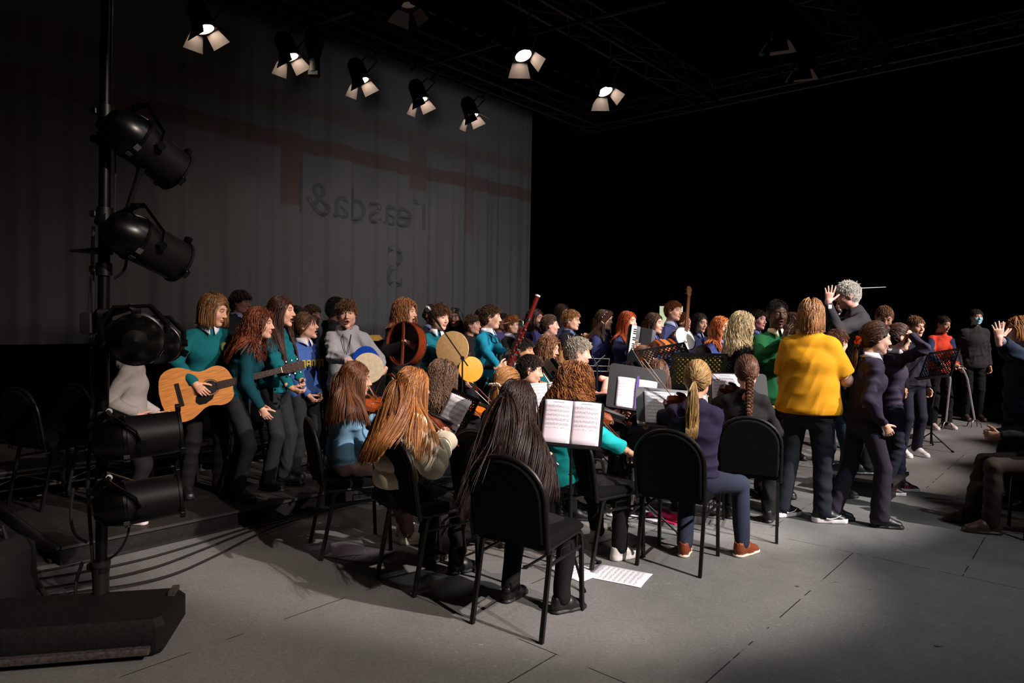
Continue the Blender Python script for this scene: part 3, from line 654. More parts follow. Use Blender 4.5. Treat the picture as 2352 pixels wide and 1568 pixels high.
def shoe_mark(p, kind, col):      # the mark on the outer side of each shoe
    for i, (so, Mf) in enumerate(p['shm']):
        mb = MB()
        if kind == 'tick':
            pts = [(0.125, 0.066), (0.085, 0.046), (0.04, 0.036), (0.015, 0.040), (0.012, 0.052), (0.022, 0.062)]
            for sx in (1, -1): mb.tube([Mf@Vector((sx*(0.0475-0.02*max(0, y-0.09)/0.06), y, z))-p['root'] for y, z in pts], [0.0018, 0.0032, 0.005, 0.0055, 0.003, 0.0016], 6)
        else:
            for sx in (1, -1):
                for k in range(3): mb.tube([Mf@Vector((sx*0.0485, 0.030+0.021*k, 0.034))-p['root'], Mf@Vector((sx*0.044, 0.048+0.021*k, 0.068))-p['root']], 0.0042, 6)
        mb.build('side_mark', cloth(col), so)
# ------------------------------------------------------------------ instruments
def outline_w(pts, y): return float(np.interp(y, [p[0] for p in pts], [p[1] for p in pts]))
def smooth_prof(pts, n=60):
    ys = np.linspace(pts[0][0], pts[-1][0], n); w = np.interp(ys, [p[0] for p in pts], [p[1] for p in pts])
    e = w.copy()
    for _ in range(2): e[1:-1] = (e[:-2]+2*e[1:-1]+e[2:])/4
    return ys, e
def belly(mb, pts, depth, arch, n=56, nx=8, mi=0, smooth_=True):
    ys, w = smooth_prof(pts, n); base = len(mb.v); V = []; Fc = []; m = 2*(nx+1)
    for y, ww in zip(ys, w):
        for k in range(nx+1):
            x = -ww+2*ww*k/nx; a = arch*(1-(2*k/nx-1)**2)*min(1, ww/0.06); V.append((x, y, depth/2+a))
        for k in range(nx+1):
            x = ww-2*ww*k/nx; a = arch*(1-(2*k/nx-1)**2)*min(1, ww/0.06)*0.6; V.append((x, y, -depth/2-a))
    for i in range(len(ys)-1):
        for k in range(m): Fc.append((i*m+k, i*m+(k+1) % m, (i+1)*m+(k+1) % m, (i+1)*m+k))
    Fc += [tuple(range(m-1, -1, -1)), tuple(range((len(ys)-1)*m, len(ys)*m))]
    mb.add(V, Fc, mi)
VIOL = [(0, 0.012), (0.004, 0.042), (0.02, 0.072), (0.05, 0.094), (0.09, 0.104), (0.125, 0.100), (0.148, 0.082), (0.152, 0.066), (0.175, 0.056), (0.2, 0.056), (0.222, 0.066), (0.228, 0.078), (0.25, 0.084), (0.285, 0.083), (0.32, 0.070), (0.343, 0.045), (0.353, 0.02), (0.356, 0.008)]
def wood(col, rough=0.28):
    k = 'varnish_'+col
    if k in _M: return _M[k]
    m = mat(k, col, rough, 0, 0.5); nt = m.node_tree; b = nt.nodes['Principled BSDF']; b.inputs['Coat Weight'].default_value = 0.25
    tc = nt.nodes.new('ShaderNodeTexCoord'); mp = nt.nodes.new('ShaderNodeMapping'); mp.inputs['Scale'].default_value = (60, 4, 60); n = nt.nodes.new('ShaderNodeTexNoise'); n.inputs['Scale'].default_value = 2.5; n.inputs['Detail'].default_value = 5
    nt.links.new(tc.outputs['Object'], mp.inputs[0]); nt.links.new(mp.outputs[0], n.inputs['Vector']); r = nt.nodes.new('ShaderNodeValToRGB'); c = lin(col)
    r.color_ramp.elements[0].color = (*[x*0.72 for x in c], 1); r.color_ramp.elements[1].color = (*[min(1, x*1.2) for x in c], 1); r.color_ramp.elements[0].position = 0.35; r.color_ramp.elements[1].position = 0.65
    nt.links.new(n.outputs['Fac'], r.inputs['Fac']); nt.links.new(r.outputs['Color'], b.inputs['Base Color']); return m
EBONY = mat('ebony', '#141010', 0.3); STEEL = mat('string_steel', '#b9b4a8', 0.25, 1.0)
def violin(M, label, col='#8a3a12', k=1.0, cat='violin', name='violin'):
    e = thing(name, label, cat, M=M); W_ = wood(col); dp = 0.034 if k < 1.5 else 0.055
    mb = MB(); belly(mb, VIOL, dp, 0.014); mb.build('soundbox', W_, e)
    mb = MB(); mb.prism([(-0.011, 0.27), (0.011, 0.27), (0.012, 0.485), (-0.012, 0.485)], -0.006, 0.014); mb.tube([(0, 0.487, 0.006), (0, 0.53, -0.002), (0, 0.555, -0.010), (0, 0.572, -0.004), (0, 0.572, 0.012), (0, 0.558, 0.014), (0, 0.555, 0.004)], [0.012, 0.010, 0.010, 0.011, 0.011, 0.009, 0.007], 10); mb.build('neck', W_, e)
    mb = MB(); mb.prism([(-0.021, 0.215), (0.021, 0.215), (0.0125, 0.487), (-0.0125, 0.487)], 0.034, 0.040); 
    mb.prism([(-0.010, 0.33), (0.010, 0.33), (0.010, 0.487), (-0.010, 0.487)], 0.012, 0.036); mb.build('fingerboard', EBONY, e)
    mb = MB(); mb.prism([(-0.022, 0.035), (0.022, 0.035), (0.014, 0.105), (-0.014, 0.105)], 0.036, 0.041); mb.tube([(0, 0.037, 0.038), (0, 0, 0.03), (0, -0.004, 0.0)], 0.003, 6); mb.build('tailpiece', EBONY, e)
    mb = MB(); mb.box((0, 0.158, 0.040), (0.04, 0.004, 0.028), bev=0.002); mb.build('bridge', wood('#b98a4a'), e)
    mb = MB(); mb.lathe([(0.0, 0.046), (0.02, 0.045), (0.034, 0.043), (0.037, 0.036), (0.034, 0.030), (0.0, 0.028)], 18, Matrix.Translation((-0.05, 0.04, 0)) @ Matrix.Diagonal((1, 0.75, 1, 1))); mb.build('chin_rest', EBONY, e)
    for i in range(4):
        sg = 1 if i % 2 else -1; y = 0.503+0.011*i; mb = MB(); mb.tube([(-sg*0.012, y, 0.0), (sg*0.028, y, 0.0)], 0.003, 6); mb.tube([(sg*0.026, y, 0), (sg*0.031, y, 0), (sg*0.041, y, 0), (sg*0.043, y, 0)], [0.003, 0.008, 0.008, 0.004], 8); mb.build('peg', EBONY, e)
    mb = MB()
    for i in range(4): x = (i-1.5); mb.tube([(x*0.006, 0.10, 0.041), (x*0.010, 0.158, 0.0555), (x*0.0052, 0.49, 0.0415)], 0.0007, 4)
    mb.build('strings', STEEL, e)
    mb = MB()
    for sg in (-1, 1): mb.tube([(sg*0.034, 0.125, 0.0295), (sg*0.040, 0.132, 0.0285), (sg*0.038, 0.15, 0.0285), (sg*0.034, 0.168, 0.0285), (sg*0.036, 0.183, 0.0285), (sg*0.030, 0.19, 0.029)], 0.0026, 6)
    mb.build('sound_hole', EBONY, e)
    if k > 1.5: mb = MB(); mb.tube([(0, 0, 0), (0, -0.16, 0.0)], 0.004, 8); mb.build('endpin', CHROME, e)
    e.scale = (k,)*3; return e
def bow(a, b, label, up=(0, 0, 1)):      # a = frog end, b = tip
    a, b = Vector(a), Vector(b); M = frame(a, b-a, up); e = thing('bow', label, 'bow', M=M); L = min((b-a).length, 0.78)
    mb = MB(); mb.tube([(0, -0.03, 0), (0, 0.1, 0), (0, L*0.5, -0.010), (0, L-0.02, 0.002), (0, L, -0.004)], [0.0048, 0.0044, 0.0036, 0.003, 0.003], 8); mb.prism([(-0.003, L-0.015), (0.003, L-0.015), (0.003, L+0.005), (-0.003, L+0.005)], -0.02, 0.002); mb.build('stick', wood('#7a2f14'), e)
    mb = MB(); mb.box((0, L/2, -0.0195), (0.008, L-0.02, 0.0012)); mb.build('horsehair', mat('horsehair', '#d9cfbb', 0.5), e)
    mb = MB(); mb.box((0, 0.025, -0.012), (0.011, 0.045, 0.020), bev=0.002); mb.build('frog', EBONY, e); return e
GUIT = [(0, 0.04), (0.006, 0.10), (0.03, 0.158), (0.07, 0.188), (0.12, 0.199), (0.17, 0.193), (0.22, 0.165), (0.265, 0.136), (0.30, 0.128), (0.335, 0.133), (0.375, 0.146), (0.42, 0.145), (0.46, 0.122), (0.485, 0.085), (0.495, 0.045), (0.499, 0.02)]
def guitar(M, label, top='#c9853f', side='#7c4520', k=1.0, body=True, pick=True):
    e = thing('guitar', label, 'guitar', M=M)
    mb = MB(); belly(mb, GUIT, 0.105, 0.0, nx=8); o = mb.build('body', [wood(top, 0.4), wood(side)], e)
    for p in o.data.polygons: p.material_index = 0 if p.normal.z > 0.6 else 1
    mb = MB(); mb.lathe([(0.0, 0.0535), (0.050, 0.0535), (0.050, 0.0525)], 32, Matrix.Translation((0, 0.335, 0))); mb.build('sound_hole', EBONY, e)
    mb = MB(); mb.lathe([(0.053, 0.0528), (0.053, 0.0538), (0.062, 0.0538), (0.062, 0.0528)], 32, Matrix.Translation((0, 0.335, 0))); mb.build('rosette', mat('rosette', '#5a3c22', 0.4), e)
    mb = MB(); mb.box((0, 0.125, 0.056), (0.17, 0.030, 0.009), bev=0.003); mb.box((0, 0.128, 0.062), (0.075, 0.003, 0.005)); mb.build('bridge', EBONY, e)
    if pick: mb = MB(); mb.prism([(0.0+0.058*math.cos(a), 0.335-0.003+0.058*math.sin(a)) for a in [x*D2R for x in range(-90, 25, 12)]]+[(0.085, 0.33), (0.108, 0.28), (0.105, 0.235), (0.08, 0.215), (0.045, 0.225), (0.015, 0.262)], 0.0530, 0.0545); mb.build('pickguard', mat('pickguard', '#0d0b0b', 0.25), e)
    mb = MB(); mb.prism([(-0.028, 0.38), (0.028, 0.38), (0.0215, 0.845), (-0.0215, 0.845)], 0.055, 0.061)
    for i in range(19): y = 0.845-0.66*(1-2**(-(i+1)/12)); mb.box((0, y, 0.0615), (0.045, 0.0018, 0.0016), mi=1)
    for i in (3, 5, 7, 9, 12): y = 0.845-0.66*(1-2**(-(i-0.5)/12)); mb.box((0, y, 0.0612), (0.006, 0.006, 0.0012), mi=1)
    mb.build('fingerboard', [wood('#2e1b12'), CHROME], e)
    mb = MB(); mb.tube([(0, 0.47, 0.040), (0, 0.6, 0.044), (0, 0.85, 0.045)], [0.026, 0.022, 0.021], 10, sq=(1, 0.6)); mb.build('neck', wood(side), e)
    mb = MB(); mb.prism([(-0.022, 0.845), (0.022, 0.845), (0.035, 0.875), (0.036, 1.01), (0.012, 1.018), (-0.012, 1.018), (-0.036, 1.01), (-0.035, 0.875)], -0.006, 0.010, Matrix.Translation((0, 0, 0.047))); mb.box((0, 0.847, 0.061), (0.044, 0.005, 0.007), mi=1); mb.build('headstock', [wood('#3a2018'), mat('bone_nut', '#d8d0b8', 0.4)], e)
    for sg in (-1, 1):
        for i in range(3): y = 0.89+0.042*i; mb = MB(); mb.tube([(sg*0.022, y, 0.050), (sg*0.022, y, 0.066)], 0.004, 8); mb.tube([(sg*0.03, y, 0.046), (sg*0.048, y, 0.046)], 0.002, 6); mb.lathe([(0, -0.006), (0.008, -0.004), (0.008, 0.004), (0, 0.006)], 10, Matrix.Translation((sg*0.052, y, 0.046))); mb.build('tuning_peg', CHROME, e)
    mb = MB()
    for i in range(6): x = i-2.5; mb.tube([(x*0.0105, 0.128, 0.065), (x*0.0068, 0.85, 0.064)], 0.0006, 4)
    mb.build('strings', STEEL, e); e.scale = (k,)*3; return e
def frame_drum(M, label, r, depth, skincol, rim, cross=False, name='frame_drum', back=True, tacks=True, cat='drum'):    # Z axis = out of the head
    e = thing(name, label, cat, M=M); mb = MB(); mb.lathe([(r, -depth), (r, 0), (r-0.010, 0), (r-0.010, -depth), (r, -depth)], 48); mb.build('shell', wood(rim), e)
    mb = MB(); mb.lathe([(0, 0.001), (r-0.004, 0.001), (r+0.0015, 0), (r+0.002, -0.012), (r+0.0005, -0.014)], 48); mb.build('drumhead', mat('drumskin_'+skincol, skincol, 0.5, 0, 0.3, 0.1, 30, 0.12), e)
    if cross: mb = MB(); mb.box((0, 0, -depth+0.008), (0.026, 2*r-0.012, 0.016), bev=0.003); mb.build('crossbar', wood('#7e3414'), e)
    if tacks:
        mb = MB()
        for i in range(24): a = i*math.pi/12; mb.lathe([(0, 0.002), (0.004, 0.001), (0.004, -0.001)], 6, Matrix.Translation(((r+0.002)*math.cos(a), (r+0.002)*math.sin(a), -0.02)) @ Matrix.Rotation(a, 4, 'Z') @ Matrix.Rotation(math.pi/2, 4, 'Y'))
        mb.build('tacks', CHROME, e)
    return e
def bassoon(a, b, mouth, label):      # a = boot end, b = bell end
    a, b = Vector(a), Vector(b); L = (b-a).length; M = frame(a, b-a, (0.3, -1, 0.2)); Mi = M.inverted(); e = thing('bassoon', label, 'bassoon', M=M); red = wood('#5a1410', 0.2)
    mb = MB(); mb.tube([(0, 0, 0), (0, 0.03, 0), (0, 0.30*L, 0)], [0.024, 0.030, 0.029], 14, sq=(1.35, 1)); mb.build('boot_joint', red, e)
    mb = MB(); mb.tube([(0.012, 0.30*L, 0), (0.012, 0.72*L, 0)], [0.021, 0.019], 14); mb.build('bass_joint', red, e)
    mb = MB(); mb.tube([(-0.020, 0.30*L, 0), (-0.020, 0.60*L, 0)], [0.015, 0.012], 12); mb.build('wing_joint', red, e)
    mb = MB(); mb.tube([(0.012, 0.72*L, 0), (0.012, 0.8*L, 0), (0.012, L, 0)], [0.022, 0.020, 0.023], 16); mb.build('bell', red, e)
    mb = MB(); mb.tube([(0.012, L-0.004, 0), (0.012, L+0.012, 0)], 0.026, 16); mb.build('bell_ring', mat('ivory_ring', '#dcd8d0', 0.3), e)
    mb = MB(); mb.tube([(0.012, 0.70*L, 0), (0.012, 0.735*L, 0)], 0.0235, 14); mb.tube([(0, 0.29*L, 0), (0, 0.31*L, 0)], 0.031, 14, sq=(1.35, 1)); mb.build('ferrule', CHROME, e)
    mb = MB(); rnd = random.Random(4)
    for i in range(17):
        y = L*(0.04+0.62*(i+rnd.uniform(-.3, .3))/17); x = 0.012 if i % 2 else -0.014; mb.tube([(x, y, 0.030), (x, y, 0.036)], 0.0065 if i % 3 else 0.009, 10); 
        if i % 2 == 0: mb.tube([(x, y, 0.034), (x+0.012, y+0.06, 0.033)], 0.0025, 6)
    mb.tube([(0.026, 0.05*L, 0.028), (0.026, 0.68*L, 0.022)], 0.0028, 6); mb.tube([(-0.026, 0.05*L, 0.028), (-0.026, 0.55*L, 0.016)], 0.0028, 6); mb.build('keywork', CHROME, e)
    m = Mi @ Vector(mouth); s0 = Vector((-0.020, 0.60*L, 0)); pts = [s0, s0+Vector((0, 0.05, 0)), s0+Vector((-0.02, 0.085, 0.0)), s0.lerp(m, 0.35)+Vector((0, 0.075, 0)), s0.lerp(m, 0.7)+Vector((0, 0.02, 0)), m]
    P = []
    for i in range(len(pts)-1):
        for t in (0, 0.5): P.append(pts[i].lerp(pts[i+1], t))
    P.append(m); 
    for _ in range(2): P = [P[0]]+[(P[i-1]+P[i]*2+P[i+1])/4 for i in range(1, len(P)-1)]+[P[-1]]
    mb = MB(); mb.tube(P, [0.0055-0.0025*i/len(P) for i in range(len(P))], 8); mb.build('bocal', CHROME, e)
    return e
def accordion(M, label):       # X = across (keyboard at -X), Z = up, -Y = player
    e = thing('accordion', label, 'accordion', M=M); blk = mat('accordion_black', '#0d0d10', 0.2); pearl = mat('pearl', '#6b6b70', 0.25, 0.5, 0.5, 0, 120, 0.35)
    mb = MB(); mb.box((-0.085, 0.0, 0), (0.10, 0.15, 0.38), bev=0.012); mb.build('treble_box', pearl, e)
    mb = MB(); mb.box((-0.150, 0.045, 0), (0.085, 0.04, 0.40), bev=0.006); mb.build('keyboard', blk, e)
    for i in range(15): z = 0.182-0.026*i; mb = MB(); mb.box((-0.150, 0.072, z), (0.08, 0.010, 0.0235), bev=0.002); mb.build('white_key', mat('key_white', '#e2e0da', 0.3), e)
    for i in range(14):
        if i % 7 in (2, 6): continue
        z = 0.169-0.026*i; mb = MB(); mb.box((-0.134, 0.080, z), (0.046, 0.010, 0.012), bev=0.002); mb.build('black_key', EBONY, e)
    mb = MB(); V = []; Fc = []; N = 17
    for i in range(N):
        x = -0.035+i*0.17/(N-1); k = 0.013*(i % 2); hx, hz = 0.085-k, 0.185-k
        V += [(x, -hx, -hz), (x, hx, -hz), (x, hx, hz), (x, -hx, hz)]
    for i in range(N-1):
        for j in range(4): Fc.append((i*4+j, i*4+(j+1) % 4, (i+1)*4+(j+1) % 4, (i+1)*4+j))
    Fc += [(3, 2, 1, 0), tuple(range((N-1)*4, N*4))]; mb.add(V, Fc); mb.build('bellows', mat('bellows', '#3c3c40', 0.35, 0.3), e, smooth=False)
    mb = MB(); mb.box((0.175, 0, 0), (0.08, 0.17, 0.36), bev=0.012); mb.build('bass_box', pearl, e); return e
def concertina(M, label):      # axis X
    e = thing('concertina', label, 'concertina', M=M)
    for sg in (-1, 1): mb = MB(); mb.prism([(0.085*math.cos(k*math.pi/3), 0.085*math.sin(k*math.pi/3)) for k in range(6)], 0.0, 0.045, Matrix.Translation((sg*0.085, 0, 0)) @ Matrix.Rotation(sg*math.pi/2, 4, 'Y')); mb.build('end_box', wood('#8a3d18'), e)
    mb = MB(); mb.lathe([((0.082 if i % 2 else 0.070), -0.085+0.17*i/12) for i in range(13)], 6, Matrix.Rotation(math.pi/2, 4, 'Y')); mb.build('bellows', mat('bellows_stripe', '#1c1a1a', 0.6), e, smooth=False)
    mb = MB(); mb.lathe([(0.0835, -0.04), (0.0835, 0.04)], 6, Matrix.Rotation(math.pi/2, 4, 'Y')); mb.build('band', mat('orange_band', '#c0602a', 0.5), e, smooth=False); return e
def banjo(M, label):           # Y to the peghead, Z out
    e = thing('banjo', label, 'banjo', M=M); mb = MB(); mb.lathe([(0.142, -0.06), (0.142, 0), (0.134, 0), (0.134, -0.06), (0.142, -0.06)], 48); mb.build('rim', wood('#4a2413'), e)
    mb = MB(); mb.lathe([(0, 0.001), (0.136, 0.001)], 48); mb.build('drumhead', mat('banjo_white', '#e8e6e2', 0.35), e)
    mb = MB(); mb.lathe([(0.136, 0.003), (0.146, 0.003), (0.148, -0.012), (0.142, -0.012)], 48)
    for i in range(20): a = i*math.pi/10; mb.tube([(0.15*math.cos(a), 0.15*math.sin(a), 0), (0.15*math.cos(a), 0.15*math.sin(a), -0.045)], 0.0028, 6)
    mb.build('tension_hoop', CHROME, e)
    mb = MB(); mb.box((0, -0.05, 0.009), (0.05, 0.004, 0.014)); mb.build('bridge', wood('#b98a4a'), e)
    mb = MB(); mb.prism([(-0.022, 0.10), (0.022, 0.10), (0.016, 0.62), (-0.016, 0.62)], -0.008, 0.012); mb.build('neck', wood('#5b3318'), e)
    mb = MB(); mb.prism([(-0.018, 0.62), (0.018, 0.62), (0.034, 0.66), (0.030, 0.70), (0.036, 0.74), (0.014, 0.765), (-0.014, 0.765), (-0.036, 0.74), (-0.030, 0.70), (-0.034, 0.66)], -0.006, 0.008)
    for sg in (-1, 1):
        for y in (0.665, 0.725): mb.tube([(sg*0.022, y, 0.01), (sg*0.022, y, -0.03)], 0.007, 8, mi=1)
    mb.build('peghead', [wood('#5b3318'), CHROME], e)
    mb = MB()
    for i in range(4): mb.tube([((i-1.5)*0.009, -0.13, 0.01), ((i-1.5)*0.009, -0.05, 0.016), ((i-1.5)*0.0065, 0.62, 0.014)], 0.0007, 4)
    mb.build('strings', STEEL, e); return e
# ------------------------------------------------------------------ furniture and stands
def chair(loc, yaw, label, frame_m=None, group=None, h=0.0):
    M = Matrix.Translation(loc) @ Matrix.Rotation(-yaw*D2R, 4, 'Z'); e = thing('banquet_chair', label, 'chair', M=M, group=group); fm = frame_m or CHAIRM
    if not chair.proto:
        mb = MB(); mb.box((0, 0.0, 0.455), (0.42, 0.42, 0.055), bev=0.022); s = mb.build('seat', BLACKF, None)
        # backrest: flat bottom, arched top, leaning back
        out = [(-0.195, 0.0), (0.195, 0.0), (0.200, 0.20)]+[(0.200*math.cos(a), 0.225+0.18*math.sin(a)) for a in [x*math.pi/12 for x in range(0, 13)]]+[(-0.200, 0.20)]
        Mb = Matrix.Translation((0, -0.205, 0.455)) @ Matrix.Rotation((90+10)*D2R, 4, 'X'); mb = MB(); mb.prism(out, -0.02, 0.02, Mb); b = mb.build('backrest', BLACKF, None, bevel=0.012)
        mb = MB(); pts = [(-0.208, -0.04), (-0.212, 0.10), (-0.212, 0.21)]+[(0.212*math.cos(a), 0.225+0.19*math.sin(a)) for a in [math.pi-x*math.pi/14 for x in range(0, 15)]]+[(0.212, 0.21), (0.212, 0.10), (0.208, -0.04)]
        mb.tube([Mb@Vector((x, y, 0.0)) for x, y in pts], 0.0125, 10); f = mb.build('back_frame', fm, None)
        mb = MB(); 
        for sg in (-1, 1): mb.tube([(sg*0.205, -0.20, 0.50), (sg*0.200, -0.20, 0.445), (sg*0.195, -0.165, 0.425), (sg*0.192, 0.15, 0.43), (sg*0.192, 0.185, 0.415)], 0.011, 8)
        mb.tube([(-0.19, 0.15, 0.425), (0.19, 0.15, 0.425)], 0.009, 8); sf = mb.build('seat_frame', fm, None)
        legs = []
        for sg in (-1, 1):
            mb = MB(); mb.tube([(sg*0.192, 0.175, 0.425), (sg*0.192, 0.192, 0.405), (sg*0.192, 0.202, 0.36), (sg*0.195, 0.218, 0.0)], 0.0125, 4, sq=(1.15, 1.15)); legs.append(mb.build('leg', fm, None, smooth=False))
            mb = MB(); mb.tube([(sg*0.192, -0.12, 0.425), (sg*0.193, -0.145, 0.40), (sg*0.195, -0.225, 0.0)], 0.0125, 4, sq=(1.15, 1.15)); legs.append(mb.build('leg', fm, None, smooth=False))
        rails = []
        for sg in (-1, 1):
            mb = MB(); mb.tube([(sg*0.192, -0.155, 0.345), (sg*0.192, 0.205, 0.345)], 0.009, 6)
            for y in (-0.03, 0.09): mb.tube([(sg*0.192, y, 0.345), (sg*0.192, y, 0.39)], 0.0035, 6)
            mb.tube([(sg*0.192, -0.03, 0.39), (sg*0.192, 0.09, 0.39)], 0.0035, 6); rails.append(mb.build('stretcher', fm, None))
        chair.proto = [s, b, f, sf]+legs+rails
        for o in chair.proto: o.parent = e
    else:
        for o in chair.proto: c = o.copy(); COL.objects.link(c); c.parent = e
    return e
chair.proto = []
CHAIRM = mat('worn_black_paint', '#141312', 0.42, 0.3, 0.5, 0.1, 60, 0.35)
def sheet_mat(k, tint='#e6e2e6'):
    n_ = 'sheet_music_%d' % k
    if n_ in _M: return _M[n_]
    m = mat(n_, tint, 0.75, 0, 0.2); nt = m.node_tree; b = nt.nodes['Principled BSDF']; N = nt.nodes.new; L = nt.links.new
    def mth(op, a, c=None, d=None):
        q = N('ShaderNodeMath'); q.operation = op
        for i, x in enumerate((a, c, d)):
            if x is None: continue
            if isinstance(x, (int, float)): q.inputs[i].default_value = x
            else: L(x, q.inputs[i])
        return q.outputs[0]
    uvn = N('ShaderNodeUVMap'); sp = N('ShaderNodeSeparateXYZ'); L(uvn.outputs[0], sp.inputs[0]); u, v = sp.outputs[0], sp.outputs[1]
    rows = 9+k % 3; vs = mth('MULTIPLY', v, rows); fr = mth('FRACT', vs); inb = mth('MULTIPLY', mth('GREATER_THAN', fr, 0.34), mth('LESS_THAN', fr, 0.74))
    ln = mth('LESS_THAN', mth('FRACT', mth('MULTIPLY', mth('SUBTRACT', fr, 0.34), 12.5)), 0.22)
    nz = N('ShaderNodeTexNoise'); mp = N('ShaderNodeMapping'); mp.inputs['Scale'].default_value = (46, 60, 1); mp.inputs['Location'].default_value = (k*3.1, k, 0); L(uvn.outputs[0], mp.inputs[0]); L(mp.outputs[0], nz.inputs['Vector']); nz.inputs['Scale'].default_value = 1.0; nz.inputs['Detail'].default_value = 1
    nt_ = mth('GREATER_THAN', nz.outputs['Fac'], 0.57); nb = mth('MULTIPLY', mth('GREATER_THAN', fr, 0.26), mth('LESS_THAN', fr, 0.82))
    marg = mth('MULTIPLY', mth('MULTIPLY', mth('GREATER_THAN', u, 0.07), mth('LESS_THAN', u, 0.93)), mth('MULTIPLY', mth('GREATER_THAN', v, 0.06+0.3*(k % 2)), mth('LESS_THAN', v, 0.9)))
    ink = mth('MULTIPLY', mth('MAXIMUM', mth('MULTIPLY', mth('MULTIPLY', inb, ln), 0.55), mth('MULTIPLY', nt_, mth('MULTIPLY', nb, 0.85))), marg)
    ttl = mth('MULTIPLY', mth('MULTIPLY', mth('LESS_THAN', mth('ABSOLUTE', mth('SUBTRACT', u, 0.5)), 0.2), mth('LESS_THAN', mth('ABSOLUTE', mth('SUBTRACT', v, 0.945)), 0.009)), 0.6)
    ink = mth('MAXIMUM', ink, ttl); mx = N('ShaderNodeMix'); mx.data_type = 'RGBA'; L(ink, mx.inputs[0]); mx.inputs[6].default_value = (*lin(tint), 1); mx.inputs[7].default_value = (0.03, 0.03, 0.035, 1); L(mx.outputs[2], b.inputs['Base Color']); return m
def paper(M, label, w=0.21, h=0.297, k=0, pages=1, bend=0.01, tint='#e6e2e6', name='sheet_music', cat='sheet music', group=None):   # XY plane, lower edge at y=0, centred in x
    V = []; Fc = []; UV = []; nx, ny = 8, 6
    for pg in range(pages):
        x0 = -w*pages/2+pg*w; b0 = len(V); rnd = random.Random(k*7+pg)
        cu = rnd.uniform(-0.5, 1)
        for j in range(ny+1):
            for i in range(nx+1):
                u_, v_ = i/nx, j/ny; z = bend*math.sin(math.pi*u_)+bend*cu*0.8*(v_**2)*(u_-0.5)+0.002; V.append((x0+w*u_, h*v_, z)); UV.append((u_, v_))
        for j in range(ny):
            for i in range(nx): a = b0+j*(nx+1)+i; Fc.append((a, a+1, a+nx+2, a+nx+1))
    o = mesh_obj(name, V, Fc, sheet_mat(k, tint)); o.matrix_world = M; uvl = o.data.uv_layers.new(name='UVMap')
    for lp in o.data.loops: uvl.data[lp.index].uv = UV[lp.vertex_index]
    s = o.modifiers.new('thick', 'SOLIDIFY'); s.thickness = 0.0006
    return tag(o, label, cat, group)
